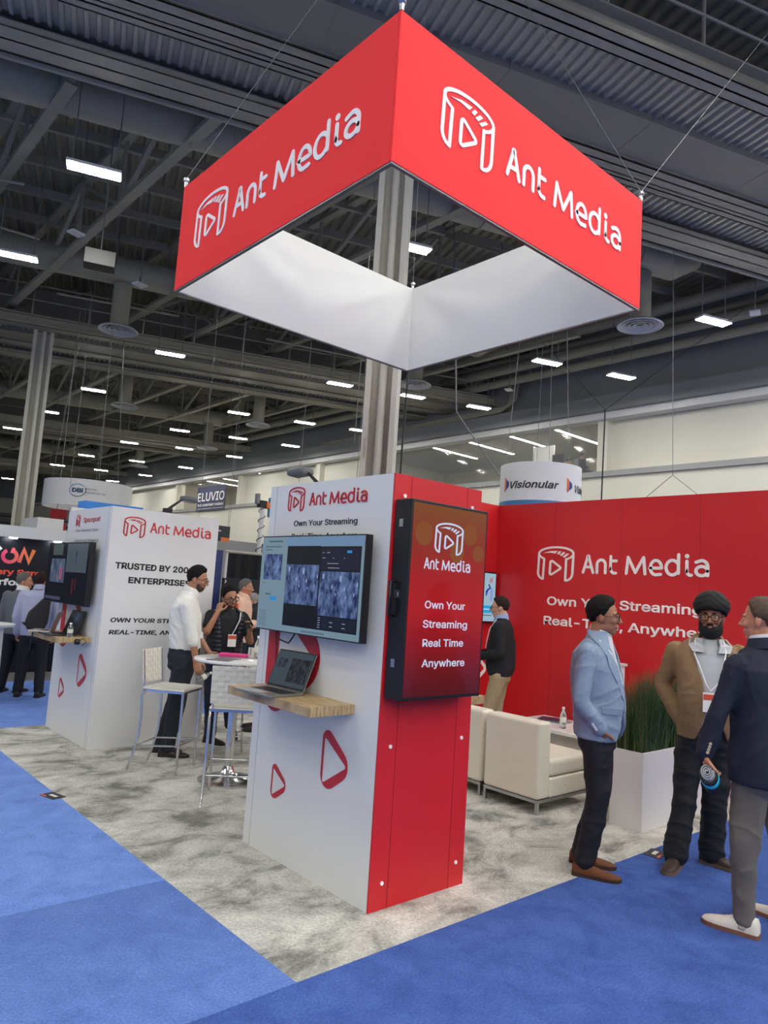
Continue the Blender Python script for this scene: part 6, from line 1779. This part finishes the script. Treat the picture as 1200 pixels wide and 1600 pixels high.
# ---- man in the dark quilted vest with a phone
t = thing('person', 'man with black glasses in a dark quilted vest holding a phone, hand at his ear', 'person', (1.30, 4.00, 0), -0.5144)
yaw = R(-72)
hd = HM((-0.005, -0.05, 1.548), R(-62), R(12), R(10), 1.0)
spec = [(0.93, 0.0, 0.150, 0.190), (1.03, 0.0, 0.158, 0.195), (1.14, 0.005, 0.158, 0.198), (1.24, 0.01, 0.152, 0.205), (1.33, 0.02, 0.135, 0.200), (1.40, 0.028, 0.105, 0.155), (1.445, 0.035, 0.08, 0.095)]
jr = rings_from(spec, -0.02, 0.0, yaw)
sA, eA, wA = V(-0.185, -0.04, 1.345), V(-0.215, -0.19, 1.17), V(-0.115, -0.185, 1.395)
sB, eB, wB = V(0.150, 0.03, 1.34), V(0.255, -0.05, 1.085), V(0.235, -0.20, 1.215)
legsF = [((-0.10, 0.0, 0.86), (-0.10, -0.04, 0.48), (-0.085, 0.0, 0.09)), ((0.07, 0.02, 0.86), (0.10, -0.06, 0.47), (0.125, 0.22, 0.16))]
body(t, SKIN['tan'], hd, V(-0.015, -0.02, 1.40), [(z, cx, cy, rx, ry, yaw) for z, cx, cy, rx, ry in jr[:-1]], [arm_pts(sA, eA, wA), arm_pts(sB, eB, wB)], [leg_pts(*l) for l in legsF], 0.007,
     [((wA, (0.2, 0.15, 0.95), (0.6, 0.75, -0.1), -1), dict(curl=0.85)), ((wB, (-0.05, -0.3, 0.95), (-0.7, -0.5, 0.0), 1), dict(curl=0.6))], jaw=1.05)
hair(t, hd, HAIRM['black'], 0.012, 0.010, seed=9); eyes(t, hd, HAIRM['black']); glasses(t, hd, mat('spectacle_frame_black', '#0b0b0c', 0.25), 0.0255, 0.018, 0.0036)
beard(t, hd, MATS['beard_dark_short'], 0.005, 0.3)
M_vest = mat('quilted_navy_nylon', '#161a26', 0.45)
b = torso_shell(jr, yaw, lambda z: R(interp([(0.9, 16), (1.15, 22), (1.36, 34), (1.45, 50)], z)), 0.03)
o = fuse('vest', b, M_vest, t, 0.0095, 2)
for v in o.data.vertices:
    v.co += v.normal * (0.008 * abs(sin(v.co.z * pi / 0.046)) - 0.004)
b = MB(); loft_rings(b, [(z, cx, cy, rx - 0.022, ry - 0.022) for z, cx, cy, rx, ry in jr[:-1]], yaw); sleeve(b, sA, sA.lerp(eA, 0.4), sA.lerp(eA, 0.62), (0.07, 0.066, 0.064, 0.062, 0.060)); sleeve(b, sB, sB.lerp(eB, 0.4), sB.lerp(eB, 0.6), (0.07, 0.066, 0.064, 0.062, 0.060))
M_polo = mat('black_polo_cloth', '#14161c', 0.8)
fuse('shirt', b, M_polo, t, 0.0095, 2, 0.003, (10, 10, 6), 4)
b = MB(); b.loft([ring((0.0, -0.03, z), r1, r2, yaw, 2, 28, -0.3) for z, r1, r2 in ((1.39, 0.09, 0.092), (1.445, 0.078, 0.08), (1.455, 0.074, 0.075))]).build('shirt_collar', M_polo, t, smooth=60)
lanyard(t, [torso_pt(jr, yaw, z, R(a), 0.004) for z, a in ((1.40, 46), (1.32, 26), (1.22, 12), (1.16, 4))], Matrix.Translation(torso_pt(jr, yaw, 1.165, R(4), 0.016)) @ Matrix.Rotation(yaw, 4, 'Z'))
trouser('trousers', t, mat('dark_blue_jeans', '#182234', 0.85), rings_from([(0.98, 0.0, 0.138, 0.17), (0.90, 0.0, 0.138, 0.172), (0.82, 0.0, 0.13, 0.17), (0.77, 0.0, 0.09, 0.13)], -0.02, 0.0, yaw), yaw, legsF, 0.009, 0.007, 18, (0.105, 0.095, 0.080, 0.072, 0.068))
M_bk = mat('black_shoe_leather', '#141214', 0.45)
shoe(t, (-0.085, 0.0), R(-40), 0.28, M_bk); shoe(t, (0.125, 0.24), R(-62), 0.28, M_bk, pitch=R(55), lift=0.13)
q = Matrix.Translation((1.30, 4.00, 0)) @ Matrix.Rotation(-0.5144, 4, 'Z')
t2 = thing('phone', 'black phone in the raised hand of the man in the dark vest', 'phone', q @ V(0.205, -0.255, 1.315), -0.5144 + R(-20))
Mp = Matrix.Rotation(R(-38), 4, 'Y') @ Matrix.Rotation(R(-14), 4, 'X')
MB().box((-0.037, -0.005, -0.075), (0.037, 0.005, 0.075), Mp).build('case', M_black, t2, bevel=0.004)
MB().box((-0.033, 0.005, -0.070), (0.033, 0.006, 0.070), Mp).build('screen', MATS['screen_off'], t2)

# ---- simpler builder for the people farther away
def walker(label, loc, rz, yaw, hyaw, top, upper, lower, skin, hairm, sl=None, lean=0.0, armN=None, armF=None, feet=None, sc=1.0, hand_n=None, coll=None, hline=HAIRLINE, hx=0.0, hpitch=4, belly=0.0, gap=None, shoem=None, voxel=0.011, vis_legs=True, shirt=None):
    t = thing('person', label, 'person', loc, rz)
    k = sc
    spec = [(0.86 * k, 0.0, 0.140, 0.18), (0.96 * k, 0.0, 0.145 + belly, 0.18), (1.08 * k, 0.0, 0.145 + belly, 0.178), (1.20 * k, 0.0, 0.15 + belly * 0.6, 0.19), (1.32 * k, 0.0 + lean, 0.145, 0.205), (1.42 * k, lean, 0.128, 0.205), (1.475 * k, lean, 0.10, 0.16), (1.51 * k, lean + 0.005, 0.08, 0.095), (1.54 * k, lean + 0.01, 0.07, 0.075)]
    jr = rings_from(spec, 0, 0, yaw)
    f, l = V(cos(yaw), sin(yaw), 0), V(-sin(yaw), cos(yaw), 0)
    hd = HM(tuple(f * (lean + 0.035 + hx) + V(0, 0, (top - 0.148))), hyaw, R(hpitch), 0, 0.99)
    sR = -l * 0.195 + f * lean + V(0, 0, 1.425 * k); sL = l * 0.195 + f * lean + V(0, 0, 1.425 * k)
    ar = armN or (-l * 0.25 + f * 0.0 + V(0, 0, 1.13 * k), -l * 0.24 + f * 0.06 + V(0, 0, 0.88 * k))
    al = armF or (l * 0.25 + V(0, 0, 1.13 * k), l * 0.24 + f * 0.06 + V(0, 0, 0.88 * k))
    ft = feet or (-l * 0.10, l * 0.10)
    legs = [((-l * 0.09) + V(0, 0, 0.86 * k), (-l * 0.045) + ft[0] * 0.5 + f * 0.03 + V(0, 0, 0.48 * k), ft[0] + V(0, 0, 0.09)), ((l * 0.09) + V(0, 0, 0.86 * k), (l * 0.045) + ft[1] * 0.5 + f * 0.03 + V(0, 0, 0.48 * k), ft[1] + V(0, 0, 0.09))]
    hd_dir = lambda a: (a[1] - a[0]).normalized()
    body(t, skin, hd, f * (lean + 0.01) + V(0, 0, 1.46 * k), [(z, cx, cy, rx, ry, yaw) for z, cx, cy, rx, ry in jr[:-1]], [arm_pts(sR, *ar), arm_pts(sL, *al)], [leg_pts(*g) for g in legs], min(voxel, 0.008),
         [((ar[1], hd_dir(ar), l, 1), dict(curl=0.5)), ((al[1], hd_dir(al), -l, -1), dict(curl=0.5))])
    hair(t, hd, hairm, 0.011, 0.008, line=hline, seed=loc[0]); eyes(t, hd, hairm)
    b = torso_shell(jr, yaw, gap, 0.022) if gap else MB()
    if not gap: loft_rings(b, jr[:-1], yaw)
    q = sl if sl is not None else 1.0
    for s_, a in ((sR, ar), (sL, al)):
        w_ = a[0].lerp(a[1], q)
        sleeve(b, s_, a[0], w_, (0.074, 0.066, 0.060, 0.055, 0.050))
    fuse('jacket' if gap else 'shirt', b, upper, t, voxel, 2, 0.006, (9, 9, 6), loc[1])
    if shirt:
        b = MB(); loft_rings(b, [(z, cx, cy, rx - 0.018, ry - 0.018) for z, cx, cy, rx, ry in jr[1:-1]], yaw); fuse('shirt', b, shirt, t, voxel, 2)
    c_ = coll or upper
    MB().loft([ring(tuple(f * (lean + 0.015) + V(0, 0, z)), r1, r2, yaw, 2, 24, -0.25) for z, r1, r2 in ((1.495 * k, 0.092, 0.096), (1.56 * k, 0.078, 0.080), (1.572 * k, 0.073, 0.074))]).build('collar', c_, t, smooth=60)
    trouser('trousers', t, lower, rings_from([(0.99 * k, 0, 0.128, 0.16), (0.90 * k, 0, 0.13, 0.168), (0.81 * k, 0, 0.122, 0.165), (0.76 * k, 0, 0.09, 0.13)], 0, 0, yaw), yaw, legs, voxel, 0.006, loc[0], (0.098, 0.09, 0.077, 0.070, 0.066))
    for g in ft:
        shoe(t, (g.x, g.y), yaw + (0.12 if g is ft[1] else -0.12), 0.285, shoem or M_bk)
    return t, hd, jr

M_khaki = mat('khaki_cloth', '#a08e70', 0.85)
rz = lambda x, y: atan2(y - CAM.y, x - CAM.x) - pi / 2
# man in the black jacket at the corner screen
x, y = 3.97, 2.36
yaw = R(172)
f, l = V(cos(yaw), sin(yaw), 0), V(-sin(yaw), cos(yaw), 0)
t, hd, jr = walker('man with glasses in a black jacket and khaki trousers before the corner screen', (x, y, 0), rz(x, y), yaw, R(176), 1.77, mat('black_jacket_wool', '#11121a', 0.85), M_khaki, SKIN['pale'], HAIRM['dark_brown'], sc=0.985, belly=0.03,
    armN=(-l * 0.23 - f * 0.05 + V(0, 0, 1.12), -l * 0.12 + f * 0.24 + V(0, 0, 1.07)), armF=(l * 0.24 - f * 0.02 + V(0, 0, 1.12), l * 0.16 + f * 0.24 + V(0, 0, 1.05)), feet=(-l * 0.10 + f * 0.02, l * 0.10 + f * 0.12), gap=lambda z: R(interp([(0.84, 30), (1.02, 10), (1.10, 6), (1.40, 30), (1.53, 58)], z)), shirt=mat('blue_shirt_cloth', '#8fa3c4', 0.7), coll=mat('blue_shirt_cloth', '#8fa3c4', 0.7), hpitch=8)
glasses(t, hd, M_frame, 0.023, 0.016, 0.0024)
lanyard(t, [torso_pt(jr, yaw, z, R(a), 0.008) for z, a in ((1.48, 60), (1.38, 30), (1.25, 14), (1.15, 6))])

# man in the peach hooded top
x, y = 2.78, 6.25
yaw = R(-14)
f, l = V(cos(yaw), sin(yaw), 0), V(-sin(yaw), cos(yaw), 0)
M_peach = mat('peach_cotton', '#e6bfa8', 0.85, bump=0.15, bscale=200)
t, hd, jr = walker('grey haired man in a peach hooded top working at the draped counter', (x, y, 0), rz(x, y), yaw, R(-18), 1.79, M_peach, mat('dark_navy_trouser', '#141a26', 0.8), SKIN['ruddy'], HAIRM['grey'], lean=0.02, belly=0.02,
    armN=(-l * 0.23 + f * 0.06 + V(0, 0, 1.13), -l * 0.12 + f * 0.30 + V(0, 0, 1.14)), armF=(l * 0.24 + V(0, 0, 1.12), l * 0.14 + f * 0.28 + V(0, 0, 1.13)))
MB().loft([ring(tuple(f * (0.0) + V(0, 0, z)), r1, r2, yaw, 2, 24, -0.4) for z, r1, r2 in ((1.42, 0.10, 0.14), (1.47, 0.13, 0.13), (1.52, 0.10, 0.10))]).build('hood', M_peach, t, smooth=60)
t2 = thing('phone', 'white phone in the hand of the man in the peach top', 'phone', (x, y, 0), rz(x, y))
MB().box((-0.04, -0.006, -0.05), (0.04, 0.006, 0.05), Matrix.Translation(f * 0.42 - l * 0.10 + V(0, 0, 1.20)) @ Matrix.Rotation(R(70), 4, 'Y')).build('case', M_white, t2, bevel=0.003)
t2 = thing('shoulder_bag', 'orange shoulder bag behind the man in the dark vest', 'bag', (2.42, 5.95, 0), rz(2.4, 5.9))
MB().box((-0.13, -0.07, 1.10), (0.13, 0.07, 1.44)).build('bag_body', mat('bag_orange', '#d2552c', 0.7), t2, bevel=0.05, seg=4)
MB().tube([(-0.10, 0, 1.42), (-0.04, 0.05, 1.50), (0.06, 0.05, 1.50), (0.10, 0, 1.42)], 0.012, 8).build('strap', mat('strap_orange', '#b6431f', 0.7), t2, smooth=60)
# silver haired person behind the counter
x, y = 3.32, 6.68
yaw = R(-170)
f, l = V(cos(yaw), sin(yaw), 0), V(-sin(yaw), cos(yaw), 0)
walker('silver haired person leaning at the counter, half hidden by the wide screen', (x, y, 0), rz(x, y), yaw, R(-160), 1.58, mat('dark_grey_top', '#2a2b2f', 0.85), mat('dark_navy_trouser', '#141a26', 0.8), SKIN['pale'], HAIRM['silver'], sc=0.90, lean=0.03,
    armN=(-l * 0.22 + f * 0.10 + V(0, 0, 1.06), -l * 0.10 + f * 0.27 + V(0, 0, 1.12)), armF=(l * 0.22 + f * 0.08 + V(0, 0, 1.05), l * 0.10 + f * 0.26 + V(0, 0, 1.25)), hpitch=14)

# two men at the left edge before the dark wall
x, y = 0.27, 7.98
yaw = R(62)
f, l = V(cos(yaw), sin(yaw), 0), V(-sin(yaw), cos(yaw), 0)
walker('man in a grey sweater over a white collar, face turned right, at the left edge', (x, y, 0), rz(x, y), yaw, R(-8), 1.675, mat('grey_sweater_knit', '#62666a', 0.9, bump=0.3, bscale=300), mat('black_trouser_cloth', '#10121a', 0.75), SKIN['ruddy'], HAIRM['grey'], sc=0.93, coll=M_ws,
    armN=(-l * 0.25 + V(0, 0, 1.06), -l * 0.16 + f * 0.16 + V(0, 0, 0.98)), feet=(-l * 0.10, l * 0.12 - f * 0.05))
x, y = 0.36, 7.50
yaw = R(78)
f, l = V(cos(yaw), sin(yaw), 0), V(-sin(yaw), cos(yaw), 0)
t, hd, jr = walker('man in a pale lilac shirt with a black sling bag, back to the camera', (x, y, 0), rz(x, y), yaw, R(64), 1.70, mat('lilac_shirt_cloth', '#a7abc6', 0.8, bump=0.1, bscale=200), mat('black_trouser_cloth', '#10121a', 0.75), SKIN['ruddy'], HAIRM['dark_brown'], sc=0.955,
    feet=(-l * 0.13, l * 0.14 + f * 0.02))
t2 = thing('sling_bag', 'black sling bag across the back of the man in the lilac shirt', 'bag', (x, y, 0), rz(x, y))
b = MB()
b.loft([[V(cx + a, cy, z) for a, cy in ((-w, -0.14), (w, -0.14), (w, -0.26), (-w, -0.26))] for z, cx, cy_, w in ((0.92, 0.0, 0, 0.10), (1.0, 0.0, 0, 0.14), (1.14, 0.02, 0, 0.13), (1.26, 0.07, 0, 0.08), (1.36, 0.12, 0, 0.045))])
fuse('bag_body', b, mat('bag_black_nylon', '#1a1616', 0.6), t2, 0.012, 3)
MB().tube([V(0.12, -0.20, 1.34), V(0.16, -0.10, 1.45), V(0.14, 0.04, 1.45), V(0.05, 0.16, 1.30), V(-0.10, 0.18, 1.10), V(-0.18, 0.05, 1.0), V(-0.13, -0.16, 0.98)], 0.016, 8).build('strap', MATS['bag_black_nylon'], t2, smooth=60)

# seated person behind the near tower: only a dark trouser leg and shoe show
t = thing('person', 'seated person in dark trousers, only shoe and shin showing beside the near tower', 'person', (1.62, 3.12, 0), rz(1.62, 3.12))
yaw = R(178)
f, l = V(cos(yaw), sin(yaw), 0), V(-sin(yaw), cos(yaw), 0)
hd = HM(tuple(f * 0.02 + V(0, 0, 1.50)), yaw, R(6), 0, 0.95)
jr = rings_from([(0.74, 0, 0.14, 0.18), (0.90, 0, 0.14, 0.18), (1.05, 0, 0.145, 0.19), (1.18, 0, 0.14, 0.20), (1.26, 0, 0.12, 0.19), (1.31, 0, 0.09, 0.12), (1.36, 0.005, 0.07, 0.08)], 0, 0, yaw)
sR, sL = -l * 0.19 + V(0, 0, 1.25), l * 0.19 + V(0, 0, 1.25)
ar = (-l * 0.24 + V(0, 0, 0.98), -l * 0.12 + f * 0.22 + V(0, 0, 0.93)); al = (l * 0.24 + V(0, 0, 0.98), l * 0.12 + f * 0.22 + V(0, 0, 0.93))
legs = [(-l * 0.09 + V(0, 0, 0.80), -l * 0.09 + f * 0.36 + V(0, 0, 0.78), -l * 0.08 + f * 0.30 + V(0, 0, 0.36)), (l * 0.09 + V(0, 0, 0.80), l * 0.12 + f * 0.36 + V(0, 0, 0.78), l * 0.12 + f * 0.26 + V(0, 0, 0.36))]
body(t, SKIN['tan'], hd, V(0, 0, 1.33), [(z, cx, cy, rx, ry, yaw) for z, cx, cy, rx, ry in jr[:-1]], [arm_pts(sR, *ar), arm_pts(sL, *al)], [leg_pts(*g) for g in legs], 0.010, [((ar[1], f, V(0, 0, -1), 1), dict(curl=0.4)), ((al[1], f, V(0, 0, -1), -1), dict(curl=0.4))])
hair(t, hd, HAIRM['black'], 0.012, 0.006); eyes(t, hd, HAIRM['black'])
b = MB(); loft_rings(b, jr[:-1], yaw)
for s_, a in ((sR, ar), (sL, al)): sleeve(b, s_, a[0], a[1])
fuse('shirt', b, M_polo, t, 0.011, 2, 0.005)
trouser('trousers', t, mat('black_trouser_cloth', '#10121a', 0.75), rings_from([(0.92, 0, 0.13, 0.165), (0.84, 0, 0.14, 0.18), (0.76, 0, 0.13, 0.175), (0.735, 0, 0.09, 0.13)], 0, 0, yaw), yaw, legs, 0.011, 0.005, 3)
for g in legs: shoe(t, (g[2].x, g[2].y), yaw, 0.285, M_bk, lift=0.26)

# two people at desks in the upper room
for (px, py, pz), lab, m_ in (((24.4, 15.45, 6.93), 'person in dark clothes at a desk in the upper room, left of two', M_polo), ((23.6, 14.25, 6.93), 'person in dark clothes at a desk in the upper room, right of two', M_polo)):
    t = thing('person', lab, 'person', (px, py, pz), rz(px, py))
    yaw = R(30); f, l = V(cos(yaw), sin(yaw), 0), V(-sin(yaw), cos(yaw), 0)
    hd = HM((0, 0, 1.12), yaw, 0.2, 0, 0.95)
    jr = rings_from([(0.42, 0, 0.14, 0.18), (0.6, 0, 0.14, 0.18), (0.8, 0, 0.14, 0.2), (0.9, 0, 0.11, 0.18), (0.96, 0, 0.08, 0.1)], 0, 0, yaw)
    sR, sL = -l * 0.19 + V(0, 0, 0.88), l * 0.19 + V(0, 0, 0.88)
    ar = (-l * 0.24 + V(0, 0, 0.62), -l * 0.1 + f * 0.24 + V(0, 0, 0.62)); al = (l * 0.24 + V(0, 0, 0.62), l * 0.1 + f * 0.24 + V(0, 0, 0.62))
    legs = [(-l * 0.09 + V(0, 0, 0.45), -l * 0.1 + f * 0.4 + V(0, 0, 0.45), -l * 0.1 + f * 0.4 + V(0, 0, 0.07)), (l * 0.09 + V(0, 0, 0.45), l * 0.1 + f * 0.4 + V(0, 0, 0.45), l * 0.1 + f * 0.4 + V(0, 0, 0.07))]
    body(t, SKIN['tan'], hd, V(0, 0, 0.98), [(z, cx, cy, rx, ry, yaw) for z, cx, cy, rx, ry in jr], [arm_pts(sR, *ar), arm_pts(sL, *al)], [leg_pts(*g) for g in legs], 0.014, [((ar[1], f, V(0, 0, -1), 1), dict(curl=0.4)), ((al[1], f, V(0, 0, -1), -1), dict(curl=0.4))])
    hair(t, hd, HAIRM['black'], 0.012, 0.006)
    b = MB(); loft_rings(b, jr, yaw)
    for s_, a in ((sR, ar), (sL, al)): sleeve(b, s_, a[0], a[1])
    fuse('shirt', b, m_, t, 0.014, 2)
    trouser('trousers', t, MATS['black_trouser_cloth'], rings_from([(0.58, 0, 0.13, 0.165), (0.48, 0, 0.14, 0.18), (0.38, 0, 0.13, 0.17)], 0, 0, yaw), yaw, legs, 0.014)
    c_ = thing('office_chair', 'dark office chair under the %s person in the upper room' % ('left' if py > 15 else 'right'), 'chair', (px, py, pz), rz(px, py))
    MB().box((-0.23, -0.23, 0.32), (0.23, 0.23, 0.37)).build('seat', M_black, c_, bevel=0.02)
    MB().box((-0.22, -0.03, 0.45), (0.22, 0.03, 0.95), Matrix.Rotation(yaw - pi / 2, 4, 'Z') @ Matrix.Translation((0, -0.25, 0))).build('backrest', M_black, c_, bevel=0.02)
    MB().cyl((0, 0, 0.04), (0, 0, 0.32), 0.03, 10).build('stem', M_black, c_)
    MB().lathe([(0, 0), (0.28, 0), (0.26, 0.03), (0, 0.05)], 20).build('base', M_black, c_)

bpy.data.scenes.remove(BENCH)
